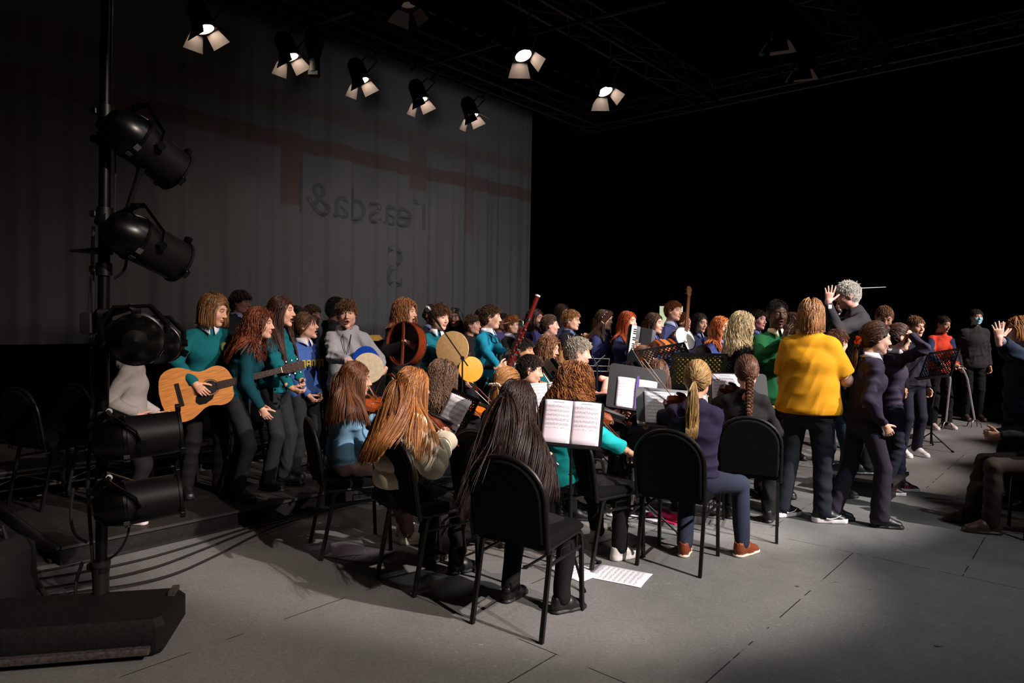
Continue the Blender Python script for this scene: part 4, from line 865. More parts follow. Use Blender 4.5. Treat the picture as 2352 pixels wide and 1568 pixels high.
def music_stand(base, desk_c, nrm, label, holes=False, w=0.50, h=0.34, col=None, roll=0, lip=True, post_m=None):
    """base: point on the floor; desk_c: middle of the desk; nrm: the way its open face looks"""
    base = Vector(base); c = Vector(desk_c); e = thing('music_stand', label, 'music stand', base); m = col or BLACKM
    n = Vector(nrm).normalized(); up = (Vector((0, 0, 1))-n*n.z).normalized(); Mr = frame(c-base, up, n) @ Matrix.Rotation(roll*D2R, 4, 'Z')   # local Y up the desk, Z out of its face
    mb = MB()
    if holes:
        nx, ny = 11, 7; cw, ch = (w-0.05)/nx, (h-0.05)/ny
        for i in range(nx):
            for j in range(ny):
                x0 = -w/2+0.025+cw*(i+.5); y0 = -h/2+0.025+ch*(j+.5); sq = []; oc = []
                for k in range(8):
                    a = (k+.5)*math.pi/4; oc.append((x0+min(cw, ch)*0.31*math.cos(a), y0+min(cw, ch)*0.31*math.sin(a), 0))
                    sq.append((x0+cw/2*(1 if math.cos(a) > 0 else -1)*(1 if abs(math.cos(a)) > .5 else 0.414), y0+ch/2*(1 if math.sin(a) > 0 else -1)*(1 if abs(math.sin(a)) > .5 else 0.414), 0))
                mb.add([Mr@Vector(p) for p in sq+oc], [(k, (k+1) % 8, 8+(k+1) % 8, 8+k) for k in range(8)])
        for (x0, x1, y0, y1) in ((-w/2, w/2, -h/2, -h/2+0.025), (-w/2, w/2, h/2-0.025, h/2), (-w/2, -w/2+0.025, -h/2, h/2), (w/2-0.025, w/2, -h/2, h/2)): mb.add([Mr@Vector(p) for p in ((x0, y0, 0), (x1, y0, 0), (x1, y1, 0), (x0, y1, 0))], [(0, 1, 2, 3)])
        o = mb.build('desk', m, e, smooth=False); s = o.modifiers.new('thick', 'SOLIDIFY'); s.thickness = 0.003
    else:
        r = 0.03; pl = [(x*(w/2-r)+r*math.cos(a), y*(h/2-r)+r*math.sin(a)) for (x, y, a0) in ((1, 1, 0), (-1, 1, 90), (-1, -1, 180), (1, -1, 270)) for a in [(a0+q)*D2R for q in (0, 30, 60, 90)]]
        mb.prism(pl, -0.003, 0, Mr); mb.build('desk', m, e)
    mb = MB(); mb.box((0, -h/2-0.001, 0.022), (w, 0.004, 0.05), Mr, bev=0.001); mb.box((0, -h/2+0.004, 0.046), (w, 0.014, 0.003), Mr); mb.build('ledge', m, e)
    pm = post_m or m; hub = Vector((0, 0, 0.20)); top = (c-base)-n*0.03; top = Vector((top.x, top.y, top.z-0.02))
    mb = MB(); mb.tube([(0, 0, 0.06), (0, 0, 0.5)], 0.013, 10); mb.tube([(0, 0, 0.5), (top.x, top.y, top.z)], 0.0085, 10); mb.tube([(0, 0, 0.48), (0, 0, 0.52)], 0.018, 10); mb.build('post', pm, e)
    mb = MB(); mb.box((0, 0, -0.014), (0.06, 0.06, 0.02), Mr, bev=0.004); mb.build('bracket', m, e)
    for k in range(3):
        a = k*2.0944+0.4+c.x; d_ = Vector((math.cos(a), math.sin(a), 0)); mb = MB(); mb.tube([hub, hub*0.9+d_*0.03, d_*0.27+Vector((0, 0, 0.012))], 0.008, 6); mb.tube([Vector((0, 0, 0.08)), d_*0.14+Vector((0, 0, 0.105))], 0.005, 6); mb.tube([d_*0.255+Vector((0, 0, 0.018)), d_*0.285+Vector((0, 0, 0.009))], 0.011, 8); mb.build('leg', pm, e)
    return e, Matrix.Translation(base) @ Mr
def mic_stand(base, h, label, miclabel, boom=None, mic='large', group=None, roundbase=False):
    base = Vector(base); e = thing('microphone_stand', label, 'microphone stand', base); mb = MB(); hh = h if boom is None else boom[0].z-base.z
    mb.tube([(0, 0, 0.03), (0, 0, hh*0.6)], 0.011, 10); mb.tube([(0, 0, hh*0.6), (0, 0, hh)], 0.0075, 10); mb.tube([(0, 0, hh*0.58), (0, 0, hh*0.62)], 0.017, 10); mb.build('pole', BLACKM, e)
    if roundbase: mb = MB(); mb.lathe([(0, 0.05), (0.03, 0.05), (0.06, 0.03), (0.13, 0.015), (0.13, 0), (0, 0)], 24); mb.build('base', RUB, e)
    else:
        for k in range(3): a = k*2.0944+0.9; d_ = Vector((math.cos(a), math.sin(a), 0)); mb = MB(); mb.tube([Vector((0, 0, 0.10)), d_*0.30+Vector((0, 0, 0.012))], 0.008, 6); mb.tube([d_*0.28+Vector((0, 0, 0.016)), d_*0.31+Vector((0, 0, 0.012))], 0.012, 8); mb.build('leg', BLACKM, e)
    top = Vector((0, 0, hh)); dr = Vector((0, 0, 1))
    if boom is not None:
        p0, p1, p2 = [Vector(p)-base for p in boom]; mb = MB(); mb.tube([p2, p0, p1], 0.006, 8); mb.lathe([(0.0, -0.015), (0.018, -0.015), (0.018, 0.015), (0, 0.015)], 12, Matrix.Translation(p0) @ Matrix.Rotation(math.pi/2, 4, 'X')); mb.build('boom_arm', BLACKM, e); top = p1; dr = (p1-p0).normalized()
    M = frame(top, dr, (0, 0, 1) if abs(dr.z) < 0.9 else (1, 0, 0)); e2 = thing('microphone', miclabel, 'microphone', M=Matrix.Translation(base) @ M)
    if mic == 'large':
        mb = MB(); mb.tube([(0, 0, 0), (0, 0.02, 0), (0, 0.06, 0)], [0.012, 0.02, 0.024], 16); mb.build('mic_body', BLACKM, e2); mb = MB(); mb.tube([(0, 0.06, 0), (0, 0.065, 0), (0, 0.13, 0), (0, 0.145, 0)], [0.024, 0.027, 0.027, 0.018], 16); mb.build('grille', mat('foam', '#0a0a0a', 0.95), e2)
    else:
        mb = MB(); mb.tube([(0, -0.06, 0), (0, 0, 0), (0, 0.09, 0), (0, 0.11, 0)], [0.009, 0.011, 0.017, 0.022], 14); mb.build('mic_body', BLACKM, e2); mb = MB(); mb.tube([(0, 0.108, 0), (0, 0.115, 0), (0, 0.135, 0), (0, 0.155, 0), (0, 0.162, 0)], [0.020, 0.026, 0.027, 0.020, 0.008], 16); mb.build('grille', mat('mesh_grille', '#8a8a8a', 0.35, 0.9), e2)
    return e
def cable(pts, label, r=0.006, group=None, m=None):
    P = [Vector(p) for p in pts]
    for _ in range(3):
        Q = [P[0]]
        for a, b in zip(P, P[1:]): Q += [a.lerp(b, .25), a.lerp(b, .75)]
        P = Q+[P[-1]]
    mb = MB(); mb.tube([p-P[0] for p in P], r, 6); o = mb.build('cable', m or RUB); o.location = P[0]; return tag(o, label, 'cable', group)
def par_can(M, label, pole_pt, r=0.108, L=0.36, group=None, dull=False):      # Y = beam direction
    e = thing('stage_light', label, 'stage light', M=M, group=group); blk = mat('lamp_black', '#060606', 0.4, 0.0, 0.35, 0.05, 30, 0.2); dk = mat('lamp_grey', '#0d0c0b', 0.5, 0.0, 0.3)
    RX = Matrix.Rotation(-math.pi/2, 4, 'X')
    mb = MB(); mb.lathe([(0, -L*0.55), (r*0.45, -L*0.53), (r*0.8, -L*0.43), (r*0.98, -L*0.28), (r*1.02, -L*0.20), (r*1.06, -L*0.195), (r*1.06, -L*0.16), (r*1.0, -L*0.15)], 36, RX); mb.build('rear_housing', blk, e)
    mb = MB(); mb.lathe([(r, -L*0.15), (r*0.98, 0.0), (r*0.96, L*0.45), (r*1.03, L*0.455), (r*1.03, L*0.49), (r*0.93, L*0.49), (r*0.93, L*0.2), (0, L*0.18)], 36, RX); mb.build('barrel', dk, e)
    for a in (0, 120, 240): M2 = Matrix.Rotation(a*D2R, 4, 'Y'); mb = MB(); mb.box((0, L*0.47, r*1.12), (0.045, 0.025, 0.035), M2, bev=0.003); mb.build('colour_frame_clip', blk, e)
    pp = M.inverted() @ Vector(pole_pt); mb = MB(); q = [(r*1.1, 0, 0), (r*1.15, -0.02, r*0.6), (r*0.6, -L*0.32, r*1.35), (-r*0.6, -L*0.32, r*1.35), (-r*1.15, -0.02, r*0.6), (-r*1.1, 0, 0)]
    mb.tube(q, 0.010, 6, sq=(0.5, 1.6)); mb.lathe([(0, -0.02), (0.022, -0.02), (0.022, 0.02), (0, 0.02)], 10, Matrix.Translation((r*1.12, 0, 0)) @ Matrix.Rotation(math.pi/2, 4, 'Y')); mb.build('yoke', blk, e)
    mb = MB(); mb.tube([(0, -L*0.32, r*1.35), pp.lerp(Vector((0, -L*0.32, r*1.35)), 0.4), pp], 0.016, 8); mb.box(pp, (0.07, 0.07, 0.07), bev=0.01); mb.build('clamp', blk, e)
    for a0, wd in ((35, 0.03), (62, 0.022)): mb = MB(); mb.box((0, -L*0.178, r*1.065), (wd, 0.028, 0.0016), Matrix.Rotation((a0+90)*D2R, 4, 'Y')); mb.build('sticker', mat('sticker', '#555555', 0.7), e)
    return e
def fresnel(loc, aim, label, lit=30.0, k=1.0, group=None, roll=0):
    M = frame(loc, Vector(aim), (0, 0, 1)) @ Matrix.Rotation(roll*D2R, 4, 'Y') @ Matrix.Scale(k, 4); e = thing('stage_light', label, 'stage light', M=M, group=group); blk = mat('lamp_black', '#0a0a0b', 0.3, 0.3); inn = mat('door_inner', '#8c8480', 0.55)
    RX = Matrix.Rotation(-math.pi/2, 4, 'X'); mb = MB(); mb.lathe([(0, -0.20), (0.05, -0.20), (0.085, -0.15), (0.09, 0.0), (0.098, 0.01), (0.098, 0.03), (0.075, 0.03), (0.075, 0.0)], 28, RX); mb.build('housing', blk, e)
    mb = MB(); mb.lathe([(0, 0.012), (0.05, 0.010), (0.074, 0.002)], 24, RX); mb.build('lens', mat('lamp_glow_%g' % lit, '#fff0e0', 0.3, emit='#ffe6cf', estr=lit), e)
    for i in range(4):
        M2 = Matrix.Rotation(i*math.pi/2, 4, 'Y') @ Matrix.Translation((0, 0.032, 0.088)) @ Matrix.Rotation((42 if i % 2 == 0 else 34)*D2R, 4, 'X'); w0, w1, hh = (0.075, 0.115, 0.13) if i % 2 == 0 else (0.06, 0.085, 0.12)
        mb = MB(); mb.add([M2@Vector(p) for p in ((-w0, 0, 0), (w0, 0, 0), (w1, hh, 0), (-w1, hh, 0), (-w0, 0, 0.002), (w0, 0, 0.002), (w1, hh, 0.002), (-w1, hh, 0.002))], [(0, 1, 2, 3)], 0); mb.add([M2@Vector(p) for p in ((-w0, 0, 0.002), (w0, 0, 0.002), (w1, hh, 0.002), (-w1, hh, 0.002))], [(0, 1, 2, 3)], 1); mb.build('barn_door', [inn, blk], e, smooth=False)
    mb = MB(); mb.tube([(0.10, -0.06, 0), (0.115, -0.06, 0.02), (0.115, -0.12, 0.19), (-0.115, -0.12, 0.19), (-0.115, -0.06, 0.02), (-0.10, -0.06, 0)], 0.008, 6); mb.tube([(0, -0.12, 0.19), (0, -0.16, 0.30)], 0.014, 8); mb.build('yoke', blk, e)
    return e
def truss(a, b, label, w=0.28, bays=None, up=(0, 0, 1)):
    a, b = Vector(a), Vector(b); M = frame(a, b-a, up); L = (b-a).length; n = bays or int(L/0.42); mb = MB(); h = w/2; cs = [(-h, -h), (h, -h), (h, h), (-h, h)]
    for x, z in cs: mb.tube([(x, 0, z), (x, L, z)], 0.024, 6)
    for i in range(n):
        y0, y1 = L*i/n, L*(i+1)/n
        for k in range(4):
            p, q = cs[k], cs[(k+1) % 4]
            if i % 2: p, q = q, p
            mb.tube([(p[0], y0, p[1]), (q[0], y1, q[1])], 0.011, 5, cap=False)
            if i % 3 == 0: mb.tube([(p[0], y0, p[1]), (q[0], y0, q[1])], 0.011, 5, cap=False)
    o = mb.build('lighting_truss', mat('truss_alu', '#3a3836', 0.4, 0.7)); o.matrix_world = M; return tag(o, label, 'truss')
# ------------------------------------------------------------------ the hall
def structure(o): o['kind'] = 'structure'; return o
def floor_material():
    m = mat('painted_stage_floor', '#5a5956', 0.6, 0, 0.35); nt = m.node_tree; b = nt.nodes['Principled BSDF']; N = nt.nodes.new; L = nt.links.new
    tc = N('ShaderNodeTexCoord'); rot = N('ShaderNodeMapping'); rot.inputs['Rotation'].default_value = (0, 0, TH); L(tc.outputs['Object'], rot.inputs[0])
    def noise(sc_, det=6, rg=0.6, vec=None, dist=0.0):
        n = N('ShaderNodeTexNoise'); n.inputs['Scale'].default_value = sc_; n.inputs['Detail'].default_value = det; n.inputs['Roughness'].default_value = rg; n.inputs['Distortion'].default_value = dist; L(vec or tc.outputs['Object'], n.inputs['Vector']); return n.outputs['Fac']
    def ramp(f, a, b_, ca, cb):
        r = N('ShaderNodeValToRGB'); r.color_ramp.elements[0].position = a; r.color_ramp.elements[1].position = b_; r.color_ramp.elements[0].color = (*ca, 1); r.color_ramp.elements[1].color = (*cb, 1); L(f, r.inputs[0]); return r.outputs[0]
    def mix(f, a, b_, bl='MIX'):
        x = N('ShaderNodeMix'); x.data_type = 'RGBA'; x.blend_type = bl
        (L(f, x.inputs[0]) if not isinstance(f, (int, float)) else setattr(x.inputs[0], 'default_value', f))
        for s_, v in ((6, a), (7, b_)): (L(v, x.inputs[s_]) if not isinstance(v, tuple) else setattr(x.inputs[s_], 'default_value', (*v, 1)))
        return x.outputs[2]
    base = ramp(noise(1.1), 0.3, 0.7, (0.135, 0.133, 0.129), (0.19, 0.19, 0.186)); base = mix(ramp(noise(9, 8, 0.7), 0.35, 0.75, (0, 0, 0), (1, 1, 1)), base, (0.205, 0.2, 0.19)); base = mix(0.5, base, ramp(noise(60, 4), 0.3, 0.7, (0.115, 0.115, 0.112), (0.215, 0.212, 0.2)))
    # scuffs: pale scratches and dark rubber marks
    mp = N('ShaderNodeMapping'); mp.inputs['Scale'].default_value = (7, 13, 1); mp.inputs['Rotation'].default_value = (0, 0, 0.9); L(tc.outputs['Object'], mp.inputs[0])
    scr = ramp(noise(3, 7, 0.75, mp.outputs[0], 3.5), 0.58, 0.66, (0, 0, 0), (1, 1, 1)); gate = ramp(noise(2.2, 3), 0.42, 0.6, (0, 0, 0), (1, 1, 1)); g = mix(1.0, scr, gate, 'MULTIPLY'); base = mix(g, base, (0.4, 0.385, 0.36)); base = mix(ramp(noise(140, 3, 0.8), 0.70, 0.76, (0, 0, 0), (1, 1, 1)), base, (0.42, 0.4, 0.37))
    mp2 = N('ShaderNodeMapping'); mp2.inputs['Scale'].default_value = (2.2, 11, 1); mp2.inputs['Rotation'].default_value = (0, 0, -0.85); L(tc.outputs['Object'], mp2.inputs[0]); base = mix(ramp(noise(2.6, 3, 0.6, mp2.outputs[0], 1.6), 0.735, 0.75, (0, 0, 0), (1, 1, 1)), base, (0.03, 0.03, 0.028))
    vor = N('ShaderNodeTexVoronoi'); vor.inputs['Scale'].default_value = 1.6; L(tc.outputs['Object'], vor.inputs['Vector']); base = mix(ramp(vor.outputs['Distance'], 0.02, 0.03, (1, 1, 1), (0, 0, 0)), base, (0.02, 0.02, 0.02))
    # sheet joints, 1.22 x 2.44 m boards laid along the stage
    br = N('ShaderNodeTexBrick'); br.inputs['Scale'].default_value = 1.0; br.inputs['Brick Width'].default_value = 1.22; br.inputs['Row Height'].default_value = 2.44; br.inputs['Mortar Size'].default_value = 0.0035; br.inputs['Mortar Smooth'].default_value = 0.2; L(rot.outputs[0], br.inputs['Vector'])
    brk = ramp(noise(5, 2), 0.45, 0.5, (0, 0, 0), (1, 1, 1)); base = mix(mix(1.0, br.outputs['Fac'], brk, 'MULTIPLY'), base, (0.02, 0.02, 0.02))
    L(base, b.inputs['Base Color']); L(ramp(noise(7), 0.3, 0.7, (0.48,)*3, (0.7,)*3), b.inputs['Roughness'])
    bp = N('ShaderNodeBump'); bp.inputs['Strength'].default_value = 0.15; bp.inputs['Distance'].default_value = 0.002; L(noise(90, 5), bp.inputs['Height']); L(bp.outputs[0], b.inputs['Normal']); return m
HX0, HX1, HY0, HY1, HZ = -4.0, 16.0, -9.5, 9.6, 7.2      # along the stage, across it, height
def quad(name, pts, m, kind='structure'):
    c = sum((Vector(p) for p in pts), Vector())/4; n = (Vector(pts[1])-Vector(pts[0])).cross(Vector(pts[3])-Vector(pts[0])).normalized(); mb = MB(); P = [Vector(p) for p in pts]; mb.add(P+[p-n*0.08 for p in P], [(0, 1, 2, 3), (7, 6, 5, 4), (0, 4, 5, 1), (1, 5, 6, 2), (2, 6, 7, 3), (3, 7, 4, 0)]); o = mb.build(name, m, smooth=False)
    if kind: o['kind'] = kind
    return o
quad('floor', [uv(HX0, HY0), uv(HX1, HY0), uv(HX1, HY1), uv(HX0, HY1)], floor_material())
DRAPE = mat('black_drape', '#050506', 0.95, 0, 0.1)
quad('ceiling', [uv(HX0, HY0, HZ), uv(HX0, HY1, HZ), uv(HX1, HY1, HZ), uv(HX1, HY0, HZ)], DRAPE)
def drape_wall(name, a, b):
    a, b = Vector(a), Vector(b); ex = (b-a).normalized()*0.25; a -= ex; b += ex; L_ = (b-a).length; n = int(L_/0.09); dx = (b-a)/n; nr = dx.cross(Vector((0, 0, 1))).normalized(); mb = MB(); V = []; Fc = []
    for i in range(n+1):
        o = nr*(0.05*math.sin(i*1.35)+0.02*math.sin(i*0.47)); V += [a+dx*i+o, a+dx*i+o+Vector((0, 0, HZ))]
    for i in range(n): Fc.append((2*i, 2*i+2, 2*i+3, 2*i+1))
    mb.add(V, Fc); structure(mb.build(name, DRAPE))
drape_wall('wall_back', uv(HX0, HY1), uv(HX1, HY1)); drape_wall('wall_right', uv(HX1, HY1), uv(HX1, HY0)); drape_wall('wall_front', uv(HX1, HY0), uv(HX0, HY0)); drape_wall('wall_left', uv(HX0, HY0), uv(HX0, HY1))
# ---- the hanging screen, printed cloth seen from its dim side
def screen_material():
    m = mat('screen_cloth', '#8a8c8e', 0.95, 0, 0.1); nt = m.node_tree; b = nt.nodes['Principled BSDF']; N = nt.nodes.new; L = nt.links.new
    uvn = N('ShaderNodeUVMap'); sp = N('ShaderNodeSeparateXYZ'); L(uvn.outputs[0], sp.inputs[0]); u, v = sp.outputs[0], sp.outputs[1]
    def mth(op, a, c=None):
        q = N('ShaderNodeMath'); q.operation = op
        for i, x in enumerate((a, c)):
            if x is None: continue
            (L(x, q.inputs[i]) if not isinstance(x, (int, float)) else setattr(q.inputs[i], 'default_value', x))
        return q.outputs[0]
    nz = N('ShaderNodeTexNoise'); nz.inputs['Scale'].default_value = 1.4; nz.inputs['Detail'].default_value = 3; L(uvn.outputs[0], nz.inputs['Vector']); wob = mth('MULTIPLY', mth('SUBTRACT', nz.outputs['Fac'], 0.5), 0.12)
    def soft(x, c, hw, s=0.03): # 1 inside |x-c|<hw
        mr = N('ShaderNodeMapRange'); mr.inputs[1].default_value = hw; mr.inputs[2].default_value = hw+s; mr.inputs[3].default_value = 1; mr.inputs[4].default_value = 0; L(mth('ABSOLUTE', mth('SUBTRACT', x, c)), mr.inputs[0]); return mr.outputs[0]
    vv = mth('ADD', v, wob); masks = [soft(vv, onplane(760, 345, 7.65)[1], 0.09), mth('MULTIPLY', soft(vv, onplane(760, 262, 7.65)[1], 0.07, 0.12), 0.6)]
    for x0, x1, y0, y1, k_ in ((648, 692, 325, 468, 1.0), (943, 976, 335, 434, 0.8), (1070, 1086, 350, 535, 0.6)):
        ua, za = onplane(x0, y0, 7.65); ub, zb = onplane(x1, y1, 7.65); zb = onplane((x0+x1)/2, y1, 7.65)[1]; za = onplane((x0+x1)/2, y0, 7.65)[1]; masks.append(mth('MULTIPLY', mth('MULTIPLY', soft(u, (ua+ub)/2, abs(ub-ua)/2), soft(v, (za+zb)/2, abs(za-zb)/2)), k_))
    ms = masks[0]
    for k in masks[1:]: ms = mth('MAXIMUM', ms, k)
    mx = N('ShaderNodeMix'); mx.data_type = 'RGBA'; L(mth('MULTIPLY', ms, 0.75), mx.inputs[0]); mx.inputs[6].default_value = (*lin('#8b8d90'), 1); mx.inputs[7].default_value = (*lin('#7d6056'), 1)
    n2 = N('ShaderNodeTexNoise'); n2.inputs['Scale'].default_value = 0.8; n2.inputs['Detail'].default_value = 2; L(uvn.outputs[0], n2.inputs['Vector']); m2 = N('ShaderNodeMix'); m2.data_type = 'RGBA'; L(n2.outputs['Fac'], m2.inputs[0]); L(mx.outputs[2], m2.inputs[6]); m2.inputs[7].default_value = (*lin('#86706c'), 1)
    m3 = N('ShaderNodeMix'); m3.data_type = 'RGBA'; m3.inputs[0].default_value = 0.45; L(mx.outputs[2], m3.inputs[6]); L(m2.outputs[2], m3.inputs[7]); L(m3.outputs[2], b.inputs['Base Color']); return m
def ripple(u): return 0.030*math.sin(u*9.1)+0.016*math.sin(u*23.7+1.3)+0.010*math.sin(u*41+0.4)
def build_screen():
    u0, u1, z0, z1 = -3.2, 9.27, 1.22, 5.16; nu, nz_ = 620, 16; V = []; Fc = []; UV = []
    for j in range(nz_+1):
        for i in range(nu+1):
            u = u0+(u1-u0)*i/nu; z = z0+(z1-z0)*j/nz_; k = (0.35+0.65*(1-j/nz_)); lean = 0.0; V.append(uv(u+(0.0 if i < nu else 0), 7.65+ripple(u)*k, z)); UV.append((u, z))
    for j in range(nz_):
        for i in range(nu): a = j*(nu+1)+i; Fc.append((a, a+1, a+nu+2, a+nu+1))
    o = mesh_obj('hanging_screen', V, np.array(Fc), screen_material()); uvl = o.data.uv_layers.new(name='UVMap'); arr = np.array([UV[l.vertex_index] for l in o.data.loops], np.float32).ravel(); uvl.data.foreach_set('uv', arr)
    s = o.modifiers.new('thick', 'SOLIDIFY'); s.thickness = 0.004; return tag(o, 'huge pale grey cloth screen hanging in soft folds behind the choir', 'screen')
build_screen()
def letters():
    m = mat('faint_print', '#74777a', 0.95, 0, 0.05)
    for txt, px, py, size in (('Teasda&l', 1000, 530, 0.62), ('S', 940, 660, 0.85)):
        u, z = onplane(px, py, 7.57)
        c = bpy.data.curves.new('printed_lettering', 'FONT'); c.body = txt; c.size = size; c.extrude = 0.0; c.resolution_u = 5; o = bpy.data.objects.new('printed_lettering', c); COL.objects.link(o); c.materials.append(m)
        X = -U; Z = Vector((0, 0, 1)); Y_ = X.cross(Z); Mx = Matrix((X, Z, X.cross(Z))).transposed().to_4x4(); Mx.translation = uv(u, 7.60, z)
        dg = bpy.context.evaluated_depsgraph_get(); me = bpy.data.meshes.new_from_object(o.evaluated_get(dg)); bpy.data.objects.remove(o); o = bpy.data.objects.new('printed_lettering', me); COL.objects.link(o); o.matrix_world = Mx; Mi_ = Mx.inverted()
        for v_ in me.vertices: q_ = Mx @ v_.co; uu_, zz_ = q_.dot(U), q_.z; v_.co = Mi_ @ uv(uu_, 7.65+ripple(uu_)*(0.35+0.65*(1-(zz_-1.22)/3.94))-0.0045, zz_)
        tag(o, 'large faint mirrored S on the grey screen' if txt == 'S' else 'faint mirrored row of letters across the grey screen', 'lettering')
# ---- risers
DECK = mat('deck_ply', '#2c2825', 0.6, 0, 0.3, 0.2, 40, 0.3); DARKT = mat('deck_edge', '#141312', 0.5, 0.1, 0.4, 0.2, 30, 0.4); ALU = mat('deck_alu', '#4c4a48', 0.4, 0.6)
LOW, HIGH = 0.12, 0.33
def riser(u0, u1, v0, v1, z, label, skirt=True):
    e = thing('stage_riser', label, 'stage riser', uv(u0, v0)); o0 = uv(u0, v0); R_ = lambda u, v, z: uv(u, v, z)-o0
    mb = MB(); P = [R_(u0, v0, z), R_(u1, v0, z), R_(u1, v1, z), R_(u0, v1, z)]; Pb = [p-Vector((0, 0, 0.03)) for p in P]; mb.add(P+Pb, [(0, 1, 2, 3), (7, 6, 5, 4), (0, 4, 5, 1), (1, 5, 6, 2), (2, 6, 7, 3), (3, 7, 4, 0)]); mb.build('deck', DECK, e, smooth=False)
    mb = MB(); q = [(u0-.004, v0-.004), (u1, v0-.004)]
    mb.tube([R_(u0, v0-.012, z-0.008), R_(u1, v0-.012, z-0.008)], 0.012, 4); mb.tube([R_(u0-.012, v0, z-0.008), R_(u0-.012, v1, z-0.008)], 0.012, 4); mb.build('edge_trim', ALU, e, smooth=False)
    mb = MB()
    if skirt: 
        for (a, b_) in (((u0, v0), (u1, v0)), ((u0, v1), (u0, v0)), ((u1, v0), (u1, v1)), ((u1, v1), (u0, v1))): p, q = R_(*a, z-.03), R_(*b_, z-.03); mb.add([p, q, Vector((q.x, q.y, 0)), Vector((p.x, p.y, 0))], [(0, 1, 2, 3)])
        mb.build('fascia', DARKT, e, smooth=False)
    else:
        n = int((u1-u0)/1.0)
        for i in range(n+1):
            uu = u0+(u1-u0)*i/n
            for v in (v0+.03, v1-.05): mb.tube([R_(uu, v, z-.03), R_(uu, v, skirt or 0.0)], 0.02, 6)
        for zz in (z-0.05, z-.15): mb.tube([R_(u0, v0+.03, zz), R_(u1, v0+.03, zz)], 0.011, 6)
        for i in range(n*4): a = u0+(u1-u0)*i/(n*4); b_ = u0+(u1-u0)*(i+1)/(n*4); mb.tube([R_(a, v0+.03, z-.05 if i % 2 else z-.15), R_(b_, v0+.03, z-.15 if i % 2 else z-.05)], 0.006, 5)
        mb.build('frame', ALU, e)
    return e
riser(1.29, 9.6, 4.67, 6.10, LOW, 'low dark riser under the guitarist and front row of singers')
riser(-2.6, 9.3, 6.16, 7.45, HIGH, 'higher black riser at the back below the grey screen', skirt=False)
riser(4.6, 5.6, 1.05, 1.9, 0.16, 'small black podium under the white-haired conductor') if False else None
# ---- trusses
truss(uv(-3, 6.5, 4.86), uv(9.6, 6.5, 4.86), 'long lighting truss across the top of the grey screen')
truss(uv(-3, 4.5, 4.86), uv(9.6, 4.5, 4.86), 'middle lighting truss carrying two lit lamps')
truss(uv(-3, 2.3, 4.86), uv(9.6, 2.3, 4.86), 'lighting truss over the conductor with two dim lamps')
truss(uv(9.6, -0.6, 4.9), uv(9.6, 7.0, 4.9), 'far cross truss in the dark beyond the choir')
mbp = MB(); mbp.tube([(0, 0, 0), (at(1330, 40, 6.0)-at(930, 160, 8.2))], 0.024, 8)
for a_, b_, lb in ((at(700, 62, 7.2), at(815, 25, 6.3), 'short scaffold pipe crossing the truss over the screen'), (at(945, 160, 8.8), at(1150, 98, 7.2), 'scaffold pipe between the screen truss and middle truss'), (at(1210, 80, 7.0), at(1530, 0, 5.8), 'scaffold pipe crossing above the middle truss')):
    mb = MB(); mb.tube([Vector(), b_-a_], 0.022, 8); o = mb.build('scaffold_pipe', mat('truss_alu', '#3a3836')); o.location = a_; tag(o, lb, 'pipe')
# ---- lit lamps on the trusses
LAMPS = [(467, 60, 6.5, 'leftmost lit lamp hanging over the grey screen'), (664, 125, 7.27, 'second lit lamp from the left over the screen'), (828, 180, 8.07, 'third lit lamp from the left over the screen'), (965, 225, 8.8, 'fourth lit lamp from the left over the screen'), (1083, 262, 9.45, 'last lit lamp before the corner of the grey screen'), (1200, 122, 7.1, 'lit lamp hanging from the middle truss above the bassoon'), (1388, 205, 8.1, 'lit lamp at the far end of the middle truss')]
for px, py, d, lb in LAMPS:
    p = at(px, py, d); aim = (Vector((0.36, 0.02, -0.93)) if px < 1150 else Vector((0.30, -0.30, -0.90))).normalized(); fresnel(p, aim, lb, 60.0, 1.15, 'lit fresnel lamps on the trusses', roll=20)
    if px < 1150: q_ = Vector(p); vd_ = 7.65-q_.dot(VV); spot('fresnel_spill', p, p+VV*vd_+U*0.25+Vector((0, 0, -1.5)), 5, 20, 0.9, 0.04, (1, 0.86, 0.78)); spot('fresnel_spill', p, p+VV*vd_-U*0.8+Vector((0, 0, -1.2)), 3.5, 12, 0.9, 0.04, (1, 0.86, 0.78))
    spot('fresnel_beam', p+aim*0.30, p+aim*3, 28 if px < 1150 else 40, 62, 0.6, 0.05, (1, 0.86, 0.74))
for px, py, d, lb in ((1790, 85, 6.6, 'dim lamp at top right hanging over the conductor'), (1845, 152, 7.4, 'dim lamp at top right farther along the truss')): fresnel(at(px, py, d), (0.1, 0.25, -0.96), lb, 0.4, 1.1, 'dim lamps on the right truss', roll=10)
fresnel(at(938, 8, 6.8), (0.1, -0.1, -1), 'unlit lamp cut off by the top edge of the picture', 0.02, 1.1)
def profile_lamp(p):
    e = thing('stage_light', 'long black unlit spotlight hanging between the lit lamps', 'stage light', p); mb = MB(); mb.tube([(0, 0, 0.22), (0, 0, 0.18), (0, 0, -0.05), (0, 0, -0.1), (0, 0, -0.26)], [0.05, 0.075, 0.08, 0.06, 0.06], 16); mb.build('housing', RUB, e); mb = MB(); mb.tube([(0, 0, -0.26), (0, 0, -0.30)], 0.072, 4); mb.build('colour_frame', RUB, e, smooth=False); mb = MB(); mb.tube([(0.09, 0, 0), (0.1, 0, 0.3), (-0.1, 0, 0.3), (-0.09, 0, 0)], 0.009, 6); mb.build('yoke', RUB, e)
profile_lamp(at(722, 110, 7.45))
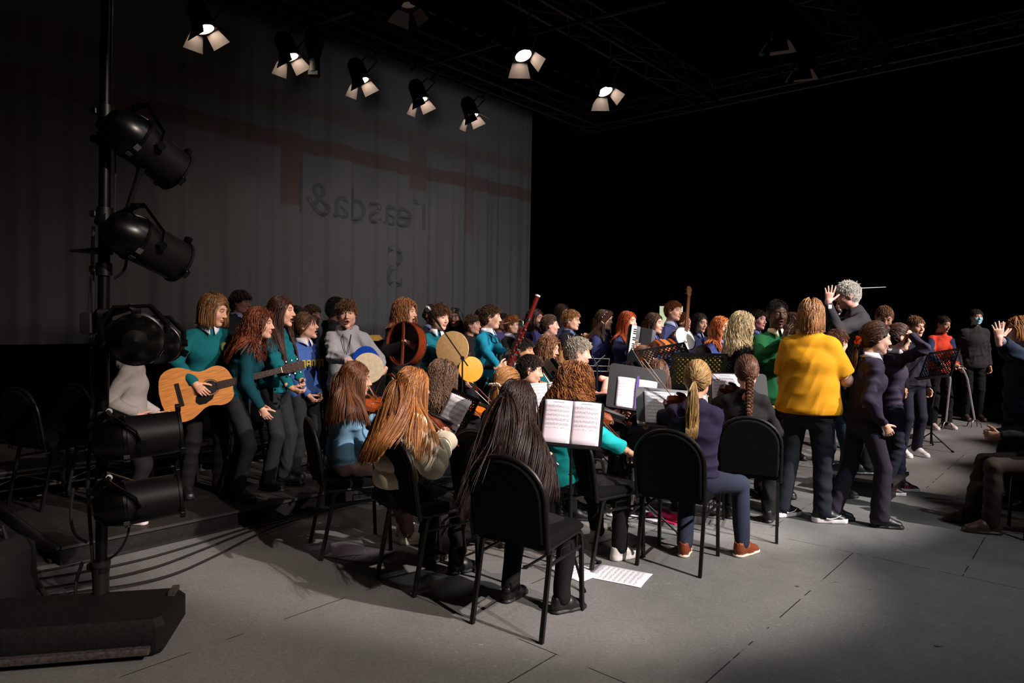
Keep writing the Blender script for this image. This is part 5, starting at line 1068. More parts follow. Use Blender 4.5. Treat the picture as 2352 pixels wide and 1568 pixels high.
# ---- lit notice on the far wall
sg_ = at(1521, 741, 13.0); mb = MB(); mb.box((0, 0, 0), (0.42, 0.02, 0.62)); 
e_ = thing('notice_board', 'pale green lit notice on the dark wall behind the banjo player', 'sign', at(1541, 742, 12.5)); mb.build('panel', mat('notice_glow', '#c9d8b0', 0.6, emit='#cfe0b4', estr=0.75), e_)
mb = MB(); mb.prism([(-0.05, -0.1), (0.09, -0.1), (0.09, 0.1), (0.03, 0.16), (-0.02, 0.12), (-0.05, 0.0)], 0.0, 0.004, Matrix.Translation((0, -0.012, -0.02)) @ Matrix.Rotation(math.pi/2, 4, 'X')); mb.build('pictogram', mat('notice_ink', '#4a5f4a', 0.8), e_)
def w(px, py, d): return ('w', at(px, py, d))
def dw(*v): return ('w', v)
TEAL = '#14676f'; BLUE = '#383c64'; NAVY = '#25233a'; PALE = '#d09c84'; PINK = '#e8b4a2'; TAN = '#c48f6c'; DARK = '#4a2c1e'
def fiddle(vd=(-0.60, 0.78, -0.12), bd=(0.80, 0.42, -0.42), bl=0.42, k=1.0, org=(-0.055, 0.07, 0.075)):
    vd = Vector(vd).normalized(); bd = Vector(bd).normalized(); o = Vector(org); q = o+vd*0.21*k+Vector((0.02, 0, 0.05))
    return dict(L=('s', tuple(o+vd*0.50*k+Vector((0.0, 0.02, -0.035)))), R=('s', tuple(q+bd*bl)), hl_pose='neck', hr_pose='bow', dl=(0.35, 0.25, 0.9), nl=(0.85, 0.1, -0.3), dr=(-0.3, 0.75, -0.3), nr=(0, 0.2, -1)), (o, vd, q, bd, bl, k)
def place_fiddle(p, F_, vl, bl_, col='#8a3a12'):
    o, vd, q, bd, bl, k = F_; s = p['s']; P = lambda v: p['W'](p['sh']+Vector(v)*s); zz = p['D'](Vector((0.45, 0.05, 0.85)))
    violin(frame(P(o), p['D'](vd), zz), vl, col, k*0.98); bow(P(q+bd*(bl+0.03)), P(q+bd*(bl+0.03)-bd*0.72), bl_, up=zz)
def back_prims(c, yaw):      # the padded chair back the hair falls over
    R_ = Matrix.Rotation(-yaw*D2R, 3, 'Z'); Q = lambda x, y, z: tuple(Vector((c[0], c[1], 0))+R_@Vector((x, y, z))); return [('c', Q(x, -0.215, 0.45), Q(x*0.8, -0.26, 0.80), 0.032, 0.03) for x in (-0.15, -0.05, 0.05, 0.15)]
# ============ front row, seated, seen from behind
f_, F0 = fiddle((-0.45, 0.85, -0.22), (0.75, 0.35, -0.75), 0.34)
pC = person('person with very long dark brown hair and black coat seated nearest the camera', 1190, 868, 3.53, 31, sit=True, fem=True, lean=2, side=-3, slouch=10, hy=4, top=('cloth', '#1c1619'), tk='jacket', hem=0.04, legs=('cloth', '#141214'), hair=('long', '#120b0a', '#3c241b'), hl=0.80, hn=3400, ho=dict(vol=0.018, mess=0.02, dir=(0, -0.55, 0), col=back_prims((0.105, 3.435), 31)), feet=((-0.10, 0.20), (0.20, 0.22)), fyaw=(10, 25), res=0.0085, **f_)
place_fiddle(pC, F0, 'violin under the chin of the dark-haired player nearest the camera', 'bow of the dark-haired violinist nearest the camera')
f_, F1 = fiddle((-0.35, 0.9, -0.35), (0.86, 0.30, -0.72), 0.30)
pB = person('person with straight copper hair to the waist and cream puffer jacket', 950, 840, 3.95, 49, sit=True, fem=True, lean=0, slouch=10, hy=6, hp=6, top=('cloth', '#d9cdb4'), tk='puffer', hem=0.05, legs=('cloth', '#121112'), hair=('long', '#6a3418', '#c98a4e'), hl=0.66, ho=dict(vol=0.013, mess=0.015, dir=(0, -0.3, 0), col=back_prims((-0.47, 3.95), 49)), feet=((-0.12, 0.30), (0.12, 0.36)), res=0.0085, **f_)
place_fiddle(pB, F1, 'violin held by the player in the cream puffer jacket', 'long bow of the player in the cream puffer jacket', '#6a2a12')
f_, F2 = fiddle((-0.30, 0.93, -0.25), (0.62, 0.35, -0.85), 0.30)
pA = person('person with long straight brown hair in pale blue hoodie seated', 818, 828, 4.54, 64, sit=True, fem=True, lean=4, hy=12, hp=6, top=('cloth', '#7fa9c8'), tk='hoodie', hem=0.09, legs=('cloth', '#7d6360'), lk='trousers', hair=('long', '#3a2016', '#8a5636'), hl=0.52, ho=dict(vol=0.013, mess=0.015), shoes=('#e6dfd0', '#efe8dc', 'trainer'), feet=((-0.05, 0.44), (0.16, 0.40)), fyaw=(-5, 15), res=0.0085, **f_)
place_fiddle(pA, F2, 'violin held by the player in the pale blue hoodie', 'upright bow of the player in the pale blue hoodie')
f_, F3 = fiddle((-0.10, 0.95, -0.30), (0.70, 0.45, -0.9), 0.50, 1.12)
pD = person('person with big curly auburn hair in bright turquoise sweatshirt', 1325, 828, 4.36, 55, sit=True, fem=True, lean=1, slouch=8, hy=10, top=('cloth', '#1fb3b6'), tk='hoodie', hem=0.14, legs=('cloth', '#161416'), hair=('curly', '#4a2412', '#b5763c'), hl=0.45, hn=2300, hrad=0.0022, ho=dict(vol=0.04), shoes=('#d6d2ce', '#e0dcd8', 'trainer'), feet=((-0.12, 0.42), (0.22, 0.30)), res=0.0085, sleeve=0.8, arms_bare=True, **f_)
place_fiddle(pD, F3, 'viola held by the curly-haired player in turquoise', 'long bow slanting down beside the turquoise sweatshirt', '#a04a14')
f_, F4 = fiddle((-0.72, 0.62, -0.22), (0.62, 0.35, -0.85), 0.30)
pE = person('person with blonde ponytail in dark navy sweater seated on a chair', 1603, 826, 4.34, 28, sit=True, fem=True, lean=5, hy=-4, hp=4, top=('cloth', '#28233a'), tk='sweater', hem=0.13, legs=('cloth', '#2a2f40'), hair=('pony', '#7a5428', '#d9b47a'), hl=0.37, ho=dict(tie=(0, -0.122, -0.012), spread=0.032, vol=0.010), shoes=('#7a3a1c', '#e8dcc4', 'shoe'), feet=((-0.07, 0.12), (0.26, 0.30)), fyaw=(0, 20), res=0.0085, **f_)
place_fiddle(pE, F4, 'violin with scroll pointing at the black music stand', 'bow of the ponytailed violinist in navy')
f_, F5 = fiddle((-0.65, 0.70, -0.15), (0.75, 0.40, -0.72), 0.46)
pF = person('person with thick brown braid down a black long-sleeved top', 1716, 814, 5.04, 24, sit=True, fem=True, lean=4, hy=-6, hp=10, top=('cloth', '#171416'), tk='blouse', hem=0.10, legs=('cloth', '#151315'), hair=('braid', '#2a1610', '#6e4630'), hl=0.33, ho=dict(tie=(0.02, -0.112, -0.05), vol=0.012), feet=((-0.12, 0.30), (0.16, 0.32)), res=0.0095, **f_)
place_fiddle(pF, F5, 'dark violin held by the player with the braid', 'bow held low by the player with the braid', '#4a2012')
f_, F6 = fiddle((-0.45, 0.85, -0.1), (0.8, 0.35, -0.6), 0.38)
pG = person('person with straight brown hair and cream top seated with back turned', 1512, 824, 5.2, 18, sit=True, fem=True, hp=8, top=('cloth', '#b9ab98'), tk='blouse', legs=('cloth', '#19181a'), hair=('long', '#2e1a14', '#7c5644'), hl=0.42, ho=dict(vol=0.013), res=0.012, **f_)
place_fiddle(pG, F6, 'violin of the brown-haired player in the cream top', 'bow of the brown-haired player in the cream top', '#9a4a1a')
f_, F7 = fiddle((0.1, 0.98, -0.35), (0.72, 0.5, -0.72), 0.40)
pH = person('person with crimped greyish-brown hair and bright orange violin', 1020, 824, 4.85, 62, sit=True, fem=True, hy=4, hp=8, top=('cloth', '#151416'), tk='sweater', legs=('cloth', '#151416'), hair=('crimp', '#4a3428', '#96745c'), hl=0.46, ho=dict(vol=0.03), res=0.011, **f_)
place_fiddle(pH, F7, 'bright orange violin beside the crimped brown hair', 'bow crossing the bright orange violin', '#c8641e')
pI = person('person with golden hair held by a pearl clip, sitting behind the dark-haired player', 1166, 842, 4.2, 38, sit=True, fem=True, hp=4, top=('cloth', '#181416'), tk='sweater', legs=('cloth', '#151416'), hair=('half', '#5a3016', '#c08a52'), hl=0.42, ho=dict(tie=(0, -0.118, 0.01), spread=0.07, vol=0.012), res=0.012, L=('s', (-0.1, 0.4, -0.25)), R=('s', (0.12, 0.4, -0.25)))
mb = MB(); rnd = random.Random(3)
for i in range(16): p_ = pI['Mh'] @ Vector((-0.045+0.09*i/15, -0.135, 0.012+rnd.uniform(-.008, .008))); mb.lathe([(0, -0.007), (0.006, -0.003), (0.007, 0), (0.006, 0.003), (0, 0.007)], 8, Matrix.Translation(p_-pI['root']))
mb.build('hair_clip', mat('pearl_white', '#d9cfc0', 0.25), pI['e'])
mb = MB(); Mh = pC['Mh']; rt_ = pC['root']
mb.tube([Mh@Vector(v)-rt_ for v in ((-0.105, -0.135, -0.045), (-0.12, -0.13, -0.06), (-0.115, -0.14, -0.085), (-0.09, -0.155, -0.085), (-0.06, -0.165, -0.06), (-0.035, -0.165, -0.10))], 0.0035, 8); mb.tube([Mh@Vector(v)-rt_ for v in ((-0.06, -0.165, -0.03), (-0.058, -0.168, -0.07), (-0.04, -0.168, -0.11))], 0.0035, 8); mb.build('hair_clip', mat('gold_clip', '#cdb98c', 0.25, 1.0), pC['e'])
# ============ middle rows, seated
f_, F8 = fiddle((-0.2, 0.95, -0.15), (0.9, 0.3, -0.4), 0.36)
pJ = person('person with short dark hair in black, profile, playing a violin', 1218, 814, 5.3, 92, sit=True, hp=8, hy=0, top=('cloth', '#1b191d'), tk='sweater', legs=('cloth', '#151416'), hair=('short', '#171010', '#3c2a22'), hl=0.03, ho=dict(mess=0.08, lift=0.25), res=0.012, **f_)
place_fiddle(pJ, F8, 'orange violin of the boy in black with short dark hair', 'bow of the boy in black with short dark hair', '#b05a1c')
pK = person('person in teal sweater sitting behind the bassoon, dark short hair', 1203, 772, 6.6, 112, sit=True, skincol='#b9805e', top=('knit', TEAL), collar='#d8dbe2', hair=('short', '#15100e', '#2c201a'), hl=0.05, ho=dict(sweep=(0.1, 0.7, -.1)), L=('s', (-0.1, 0.35, -0.3)), R=('s', (0.1, 0.35, -0.3)))
pL = person('person smiling in teal sweater with wavy light brown hair, seated', 1262, 767, 6.8, 128, sit=True, fem=True, hp=14, hy=-10, top=('knit', '#0f5058'), collar='#dcdfe4', hair=('wavy', '#5a3620', '#9c6c44'), hl=0.42, ho=dict(vol=0.03), L=('s', (-0.1, 0.35, -0.3)), R=('s', (0.1, 0.35, -0.3)))
pM = person('grey-haired person in dark jacket reaching one arm out over a keyboard', 1328, 770, 5.5, 82, sit=True, hy=6, hp=4, skincol='#e3a08c', top=('cloth', '#2a2734'), tk='jacket', legs=('cloth', '#151416'), sleeve=0.55, arms_bare=True, hair=('short', '#7c7064', '#d2c8b4'), hl=0.045, hn=2200, hrad=0.0016, ho=dict(mess=0.12, lift=0.2, sweep=(0.1, 0.35, 0.0)), R=w(1415, 878, 5.35), L=('s', (-0.1, 0.42, -0.28)), hr_pose='relax', dr=dw(0.95, 0, -0.25), nr=dw(0, 0, -1))
f_, F9 = fiddle((-0.5, 0.85, -0.1), (0.9, 0.3, -0.5), 0.36)
pN = person('person with long light brown hair peering over a violin beyond the stands', 1480, 793, 6.4, 120, sit=True, fem=True, hp=12, top=('cloth', '#4a3c34'), tk='sweater', hair=('long', '#4a2c1c', '#8c6040'), hl=0.42, ho=dict(part=-0.02), **f_)
place_fiddle(pN, F9, 'orange violin under the chin of the girl beyond the stands', 'bow of the girl beyond the stands', '#b4622a')
f_, F10 = fiddle((-0.6, 0.8, -0.1), (0.8, 0.35, -0.5), 0.38)
pO = person('person with black hair and red headband bending over an orange violin', 1614, 793, 6.3, 25, sit=True, fem=True, hp=16, top=('cloth', '#20181a'), tk='sweater', hair=('bun', '#0f0b0b', '#2a1d1a'), ho=dict(tie=(0, -0.1, -0.06), vol=0.008, bun=0.03), **f_)
head_patch(pO, 'headband', lambda c: (np.abs(c[:, 1]-0.01) < 0.012) & (c[:, 2] > 0.0), 0.014, mat('red_band', '#a8202c', 0.5), 0.005)
place_fiddle(pO, F10, 'orange violin of the player with the red headband', 'bow of the player with the red headband', '#c05a1a')
# ============ front of the stage, standing
pY = person('person in yellow polo shirt and dark trousers, back turned, bobbed hair', 1864, 684, 5.28, 36, h=None, fem=True, g=1.36, lean=-1, hy=-12, bust=0.075, skincol='#dcab96', top=('cloth', '#bf8512'), tk='tshirt', sleeve=0.42, hem=0.13, arms_bare=True, legs=('cloth', '#20242c'), hair=('bob', '#5c3418', '#c39060'), hl=0.27, ho=dict(vol=0.026, mess=0.04), shoes=('#121213', '#e9e2e2', 'trainer'), feet=((-0.17, -0.04), (0.12, 0.0)), fyaw=(40, 52), L=('s', (-0.10, 0.30, -0.26)), R=('s', (0.06, 0.27, -0.16)), hl_pose='clasp', hr_pose='clasp', nl=(0.8, -.3, 0), nr=(-0.8, -.3, 0), eR=(0.8, -0.5, -0.7), res=0.0085)
mb = MB(); W_ = pY['W']; P4_ = pY['P4']
for i in range(25):
    pass
o_ = [W_(P4_+Vector((math.sin(a)*0.066, math.cos(a)*0.066+0.004, -0.002)))-pY['root'] for a in [k*math.pi/12 for k in range(25)]]
mb.tube(o_, 0.011, 8, sq=(0.5, 1.7)); mb.build('shirt_collar', cloth('#bf8512'), pY['e'])
pP = person('singing person in green sweater clapping, short black hair', 1787, 688, 5.95, 172, mo=True, h=None, g=1.08, hy=8, skincol=DARK, lip='#6a3a34', top=('knit', '#1f5a34'), tk='sweater', hem=0.17, collar='#d9cfae', legs=('cloth', '#2c2224'), hair=('short', '#0d0908', '#1d1512'), hl=0.014, hn=1500, ho=dict(lift=0.8, mess=0.1), L=w(1828, 748, 5.6), R=w(1806, 762, 5.58), hl_pose='open', hr_pose='open', dl=dw(0.05, 0.1, 0.98), nl=dw(-0.9, 0, 0), dr=dw(0.25, 0.1, 0.9), nr=dw(0.9, 0.2, 0), eL=(-0.7, -0.2, -1), eR=(0.7, -0.2, -1), res=0.010)
mb = MB(); mb.tube([pP['W'](pP['P0']+Vector((math.sin(a)*0.163, math.cos(a)*0.123, -0.115)))-pP['root'] for a in [k*math.pi/16 for k in range(33)]], 0.008, 6, sq=(0.5, 1.5)); mb.build('shirt_hem', cloth('#cdbb7a'), pP['e'])
pQ = person('conductor with white hair and dark grey shirt, both hands raised', 1947, 644, 6.3, 286, fl=0.16, h=None, g=1.1, lean=6, slouch=8, hy=-4, hp=10, skincol='#d69a8c', top=('cloth', '#2c2a2e'), tk='jacket', hem=0.14, legs=('cloth', '#161518'), hair=('short', '#9c968c', '#e8e4dc'), hl=0.034, hn=2600, hrad=0.0016, ho=dict(mess=0.12, lift=0.2, sweep=(0, 0.1, -0.1)), L=w(1905, 676, 6.0), R=w(1928, 690, 6.45), hl_pose='open', hr_pose='grip', dl=dw(0.12, 0, 0.98), nl=dw(0.2, 0.9, 0), dr=dw(0.1, 0, 0.95), nr=dw(0.5, -0.6, 0), eL=(-0.4, 0.5, -0.8), eR=(0.3, 0.4, -0.8), res=0.010)
mb = MB(); wrp = pQ['W'](pQ['wr'][0])-pQ['root']; mb.tube([wrp-Vector((0, 0, 0.05)), wrp-Vector((0, 0, 0.02))], 0.031, 14); mb.box(wrp+Vector((0, -0.032, -0.035)), (0.034, 0.012, 0.036), bev=0.004); mb.build('wristwatch', mat('watch', '#d6d2cf', 0.3), pQ['e'])
mb = MB(); a_, b_ = at(1968, 662, 6.42), at(2035, 659, 6.38); mb.tube([Vector((-0.12, 0, -0.0)), Vector(), b_-a_], [0.006, 0.004, 0.0022], 8); o = mb.build('baton', mat('baton_white', '#d8d8d4', 0.4)); o.location = a_; tag(o, 'thin white baton sticking out behind the white-haired head', 'baton')
pR = person('person with long pale blonde hair in black top, facing away right', 1708, 713, 6.0, 88, h=None, fem=True, hy=4, skincol='#e0b29c', top=('cloth', '#141214'), tk='blouse', legs=('cloth', '#141214'), hair=('wavy', '#b08c58', '#f0deb4'), hl=0.44, ho=dict(vol=0.016, mess=0.02), res=0.011)
pS = person('small person with reddish-brown short hair behind the yellow shirt', 1924, 750, 6.0, 66, h=None, hp=4, top=('cloth', '#1a1820'), legs=('cloth', '#26303f'), hair=('short', '#3a1c10', '#7e4a2c'), hl=0.045, hn=2100, ho=dict(mess=0.1, lift=0.15, sweep=(0, 0.4, -.2)), res=0.012, feet=((-0.1, 0), (0.1, 0.05)))
pT = person('person in plum sweatshirt with ponytail and orange scrunchie, profile', 2014, 738, 5.15, 92, h=None, fem=True, lean=3, hy=6, hp=6, skincol='#dcaa92', bust=0.06, top=('cloth', '#2f2838'), tk='sweater', hem=0.13, collar='#d9d4dc', legs=('cloth', '#2d2732'), flare=0.018, hair=('pony', '#1d110c', '#5e3a24'), hl=0.30, ho=dict(tie=(0, -0.11, -0.03), spread=0.05), feet=((-0.08, -0.18), (0.08, 0.10)), fyaw=(10, 6), res=0.009, R=('s', (0.20, 0.06, -0.52)))
head_patch(pT, 'headband', lambda c: (np.abs(c[:, 1]-0.035-0.15*(c[:, 2]-0.08)) < 0.016) & (c[:, 2] > 0.02), 0.013, mat('black_band', '#0e0d0e', 0.7), 0.005)
mb = MB(); c_ = pT['Mh'] @ Vector((0, -0.128, -0.03)); mb.tube([c_-pT['root']+Vector((0.0+0.012*math.sin(a*3), 0.026*math.cos(a), 0.026*math.sin(a))) for a in [k*math.pi/10 for k in range(21)]], 0.011, 8); mb.build('scrunchie', cloth('#e05a1a'), pT['e'])
pU = person('person in plum sweatshirt with both hands on head, elbows out', 2066, 742, 6.15, 98, h=None, fem=True, lean=2, hp=4, skincol='#dcaa92', bust=0.05, top=('cloth', '#2f2838'), tk='sweater', hem=0.12, collar='#d9d4dc', legs=('cloth', '#20202e'), hair=('bun', '#1d110c', '#4e3020'), ho=dict(tie=(0, -0.1, 0.05), vol=0.012, bun=0.045), shoes=('#141014', '#e8e0e0', 'trainer'), feet=((-0.08, 0.14), (0.10, -0.05)), fyaw=(10, 0), L=('s', (-0.04, 0.10, 0.30)), R=('s', (0.04, 0.12, 0.30)), hl_pose='flat', hr_pose='flat', dl=(0.75, -0.2, 0.5), dr=(-0.75, -0.2, 0.5), nl=(0.3, -0.1, -0.9), nr=(-0.3, -0.1, -0.9), eL=(-1, 0.5, 0.2), eR=(1, 0.55, 0.1), res=0.010)
pV = person('person with cropped sandy hair behind the conductor, head bowed', 2032, 702, 7.2, 200, h=None, hp=22, top=('cloth', '#1d1b26'), collar='#c9c9d6', hair=('short', '#5c3e2a', '#a87c58'), hl=0.025, hn=1800, ho=dict(lift=0.3, mess=0.1))
pW = person('person with glasses in dark uniform and white trainers', 2104, 723, 7.9, 168, h=None, top=('cloth', '#211f2c'), tk='sweater', collar='#c9c9d6', legs=('cloth', '#1e1e2c'), hair=('short', '#4a3424', '#94704c'), hl=0.04, ho=dict(sweep=(0.4, 0.5, 0)), shoes=('#d9d2d0', '#e9e4e2', 'trainer'))
glasses(pW)
pX = person('person in orange and navy fleece leaning on two walking canes', 2167, 725, 10.1, 172, h=None, hp=8, hy=-12, top=('cloth', '#d8432a'), tk='jacket', hem=0.12, legs=('cloth', '#151416'), flare=0.02, hair=('short', '#241812', '#5c4632'), hl=0.022, hn=1500, ho=dict(lift=0.3, mess=0.1), shoes=('#d0b8b4', '#e4dcdc', 'trainer'), feet=((0.16-0.3, 0.02), (0.14, 0.05)), L=w(2205, 842, 9.72), R=w(2172, 840, 9.72), hl_pose='grip', hr_pose='grip', dl=dw(0.2, -1, -0.2), nl=dw(0, 0, -1), dr=dw(0.2, -1, -0.2), nr=dw(0, 0, -1))
mb = MB(); s_ = pX['s']
for i in (0, 1):
    a_, b_, c_ = pX['W'](pX['Sx'][i])-pX['root'], pX['W'](pX['el'][i])-pX['root'], pX['W'](pX['wr'][i])-pX['root']; o2 = (a_-Vector((pX['W'](pX['sh'])-pX['root']))).normalized()*0.012
    mb.tube([a_+o2, b_+o2, b_.lerp(c_, 0.9)], [0.068*s_, 0.062*s_, 0.048*s_], 14)
mb.build('sleeve', cloth('#24304e'), pX['e'])
pZ = person('person wearing a pale blue face mask and dark fleece jacket', 2243, 710, 11.0, 186, h=None, g=1.12, top=('cloth', '#2a2828'), tk='jacket', hem=0.16, legs=('cloth', '#121213'), hair=('short', '#1a1614', '#4a423c'), hl=0.03, shoes=('#3a2c20', '#2a2018', 'shoe'))
head_patch(pZ, 'face_mask', lambda c: (c[:, 2] < 0.002) & (c[:, 2] > -0.125) & (c[:, 1] > 0.028) & (np.abs(c[:, 0]) < 0.062), 0.007, mat('mask_blue', '#9fd0dc', 0.7), 0.003)
pAA = person('person in dark blue jacket clapping raised hands, striped cuffs', 2343, 724, 5.7, 284, h=None, fem=True, g=1.15, skincol='#c99a88', top=('cloth', '#141e30'), tk='jacket', hem=0.1, sleeve=0.9, legs=('cloth', '#0e1016'), hair=('bob', '#6a3c1c', '#b07a48'), hl=0.22, ho=dict(vol=0.02), L=w(2287, 756, 5.35), R=w(2296, 758, 5.5), hl_pose='open', hr_pose='open', dl=dw(-0.1, 0, 1), dr=dw(-0.12, 0, 1), nl=dw(0.3, 0.9, 0), nr=dw(0.3, -0.9, 0), eL=(-0.3, 0.2, -1), eR=(0.3, 0.2, -1), res=0.011)
mb = MB()
for i in (0, 1):
    a_, b_ = pAA['W'](pAA['el'][i])-pAA['root'], pAA['W'](pAA['wr'][i])-pAA['root']
    for k in range(7): p0 = a_.lerp(b_, 0.72+0.035*k); p1 = a_.lerp(b_, 0.72+0.035*k+0.0175*(1+k % 2)); mb.tube([p0, p1], 0.033, 12, mi=k % 2)
mb.build('striped_cuffs', [cloth('#d8d4d8'), cloth('#1a2038')], pAA['e'])
# ============ left group on the low riser
pa = person('person in pale sweatshirt and dark trousers, head hidden behind a lamp', 322, 742, 4.62, 72, fl=LOW, h=None, lean=4, top=('cloth', '#a59d9a'), tk='hoodie', hem=0.12, legs=('cloth', '#1a1518'), hair=('short', '#1a1210', '#3a2a20'), shoes=('#3a2a2c', '#d8c8c8', 'trainer'), feet=((-0.12, -0.02), (0.10, 0.02)), fyaw=(12, 20), L=('s', (-0.2, 0.2, -0.46)), R=('s', (0.24, 0.10, -0.42)), res=0.010)
gC = at(455, 897, 5.00); gH = at(664, 846, 5.28); gd = (gH-gC).normalized(); gn = Vector((0.30, -0.93, 0.12)); gM = frame(gC-gd*0.25, gd, gn)
pb = person('smiling person with chin-length fair hair playing a guitar', 492, 672, 5.25, 138, fl=LOW, h=None, lean=9, hy=-42, hp=14, top=('knit', '#0f5a60'), hem=0.12, collar='#d0d0dc', legs=('cloth', '#141214'), hair=('bob', '#4a2c18', '#a87848'), hl=0.27, ho=dict(vol=0.022, part=0.02), R=('w', gM@Vector((0.0, 0.27, 0.085))), L=('w', gM@Vector((0.035, 0.56, 0.045))), hr_pose='relax', hl_pose='grip', dr=dw(0.75, -0.25, -0.6), nr=('w', tuple(-gn)), dl=dw(-0.2, -0.75, 0.5), nl=dw(-0.2, 0.2, 0.9), eR=(0.9, -0.3, 0.1), feet=((0.16-0.25, 0.05), (0.14, 0.0)), shoes=('#121112', '#121112', 'shoe'), res=0.010)
guitar(gM, 'orange-brown acoustic guitar with black pickguard held across the body', '#b9742e')
crest = lambda p, x, z, sz, nm='crest', c='#a8a45c': None
def badge(p, x, z, r, name='school_crest', col='#9aa060', shape=None):
    P_ = p['P2']+p['r']*x+p['t2']*z; dv = p['f2'].copy(); c0 = p['W'](P_)-p['root']; n = p['D'](dv+p['r']*x*2).normalized(); s = p['s']; base = c0+n*(0.105*s+0.026); M = frame(base, p['D'](p['t2']), n)
    mb = MB(); mb.prism(shape or [(r*math.cos(a)*0.8, r*math.sin(a)) for a in [k*math.pi/8 for k in range(16)]], -0.02, 0.003, M); mb.prism([(r*0.45*math.cos(a)*0.8, r*0.45*math.sin(a)) for a in [k*math.pi/6 for k in range(12)]], 0.002, 0.005, M, mi=1); mb.build(name, [cloth(col), cloth('#1b5a50')], p['e'])
badge(pb, -0.07, 0.05, 0.036)
pc = person('person with long auburn hair in dark teal sweater leaning forward', 598, 704, 5.22, 80, fl=LOW, h=None, fem=True, lean=14, hy=8, bust=0.05, top=('knit', '#0b3c44'), hem=0.09, legs=('cloth', '#202124'), hair=('wavy', '#2c1009', '#8a4420'), hl=0.50, ho=dict(vol=0.03, dir=(0, -0.5, 0)), R=('s', (0.2, 0.15, -0.55)), shoes=('#141414', '#161616', 'trainer'), feet=((-0.10, -0.10), (0.08, 0.02)), fyaw=(15, 20), res=0.010)
pd_ = person('tall person with very long dark brown hair in teal sweater, hands clasped', 648, 678, 5.55, 98, fl=LOW, h=None, fem=True, mo=True, lean=3, hy=-4, bust=0.045, top=('knit', '#12606a'), hem=0.10, legs=('cloth', '#26282c'), hair=('long', '#22100a', '#5a3422'), hl=0.60, ho=dict(vol=0.016), L=w(697, 893, 5.35), R=w(686, 900, 5.25), hl_pose='clasp', hr_pose='clasp', dl=dw(0.3, -0.6, -0.6), dr=dw(0.8, 0.1, -0.5), nl=dw(-0.5, -0.5, 0.5), nr=dw(0, 0.6, 0.6), shoes=('#141414', '#161616', 'shoe'), feet=((-0.1, 0.05), (0.10, 0.0)), res=0.010)
pe = person('laughing person in blue sweatshirt with low ponytail at the microphone', 703, 716, 6.0, 124, fl=LOW, h=None, fem=True, mo=True, lean=-2, hy=-34, hp=-10, bust=0.04, top=('cloth', '#3d5c9c'), tk='sweater', hem=0.16, collar='#d6d6de', legs=('cloth', '#232426'), hair=('pony', '#2c1a14', '#6e4a36'), hl=0.20, ho=dict(tie=(0, -0.1, -0.06), spread=0.03), L=('s', (-0.06, 0.2, -0.52)), R=('s', (0.06, 0.2, -0.52)), hl_pose='clasp', hr_pose='clasp', shoes=('#141414', '#161616', 'shoe'), res=0.011)
mb = MB()
for k in range(5):
    for a_, b_ in (((0, 0), (0, 1)), ((0, 1), (0.8, 1)), ((0.8, 1), (0.8, 0.2)), ((0, 0.5), (0.8, 0.5)))[:4 if k % 2 else 3]:
        x0 = -0.115+k*0.05; P_ = lambda q: (lambda xx, zz: pe['W'](pe['P2']+pe['r']*xx+pe['t2']*zz+pe['f2']*(0.137-1.1*xx*xx))-pe['root'])(x0+q[0]*0.038, -0.06+q[1]*0.06)
        mb.tube([P_(a_), P_(b_)], 0.0065, 6)
mb.build('chest_lettering', cloth('#b9a040'), pe['e'])
pf = person('singing person in light grey hoodie tapping a hand drum', 798, 680, 5.95, 168, fl=LOW, h=None, mo=True, hp=4, top=('cloth', '#908e92'), tk='hoodie', hem=0.14, legs=('cloth', '#232122'), hair=('short', '#2e1c12', '#7e583a'), hl=0.075, hn=2400, ho=dict(mess=0.16, lift=0.25, sweep=(0.2, 0.75, 0.0)), R=w(818, 832, 5.62), L=w(868, 868, 5.72), hr_pose='flat', hl_pose='relax', dr=dw(0.9, -0.1, -0.2), nr=dw(0, 0, -1), dl=dw(-0.5, -0.3, -0.7), nl=dw(-0.8, 0, 0.4), eL=(-0.8, -0.4, -0.5), eR=(0.8, -0.4, -0.5), res=0.010)
mb = MB()
for sg in (-1, 1): mb.tube([pf['W'](pf['P3']+pf['f2']*0.085+Vector((sg*0.035, 0, 0.03)))-pf['root'], pf['W'](pf['P3']+pf['f2']*0.135+Vector((sg*0.022, 0, -0.08)))-pf['root'], pf['W'](pf['P2']+pf['f2']*0.140+Vector((sg*0.008, 0, -0.02)))-pf['root']], 0.0028, 6)
mb.tube([pf['W'](pf['P2']+pf['f2']*0.140+Vector((0, 0, -0.02)))-pf['root'], pf['W'](pf['P2']+pf['f2']*0.145+Vector((0, 0, -0.05)))-pf['root']], [0.002, 0.005], 6); mb.build('drawstring', cloth('#2a2626'), pf['e'])
frame_drum(frame(at(846, 845, 5.62), (0.6, 0.2, 0.75), (0.55, -0.70, 0.45)), 'tan hand drum with metal tacks held by the grey hoodie', 0.125, 0.05, '#b9a88c', '#2a1c14')
frame_drum(frame(at(838, 822, 5.78), (0.6, 0.2, 0.75), (0.1, -0.9, 0.6)), 'glossy blue drum shell behind the tan hand drum', 0.105, 0.10, '#1440a0', '#123c9c')
pg = person('person with wavy reddish-blond hair in black coat playing a large bodhran', 932, 683, 6.35, 122, fl=LOW, h=None, mo=True, hy=-16, fem=True, top=('cloth', '#0f0d0e'), tk='jacket', hem=0.2, legs=('cloth', '#121112'), hair=('wavy', '#5a3018', '#b47848'), hl=0.36, ho=dict(vol=0.028), R=w(952, 795, 5.98), L=w(975, 800, 6.1), hr_pose='open', hl_pose='relax', dr=dw(0.8, 0.2, -0.4), nr=dw(0.2, 0.9, 0), res=0.011)
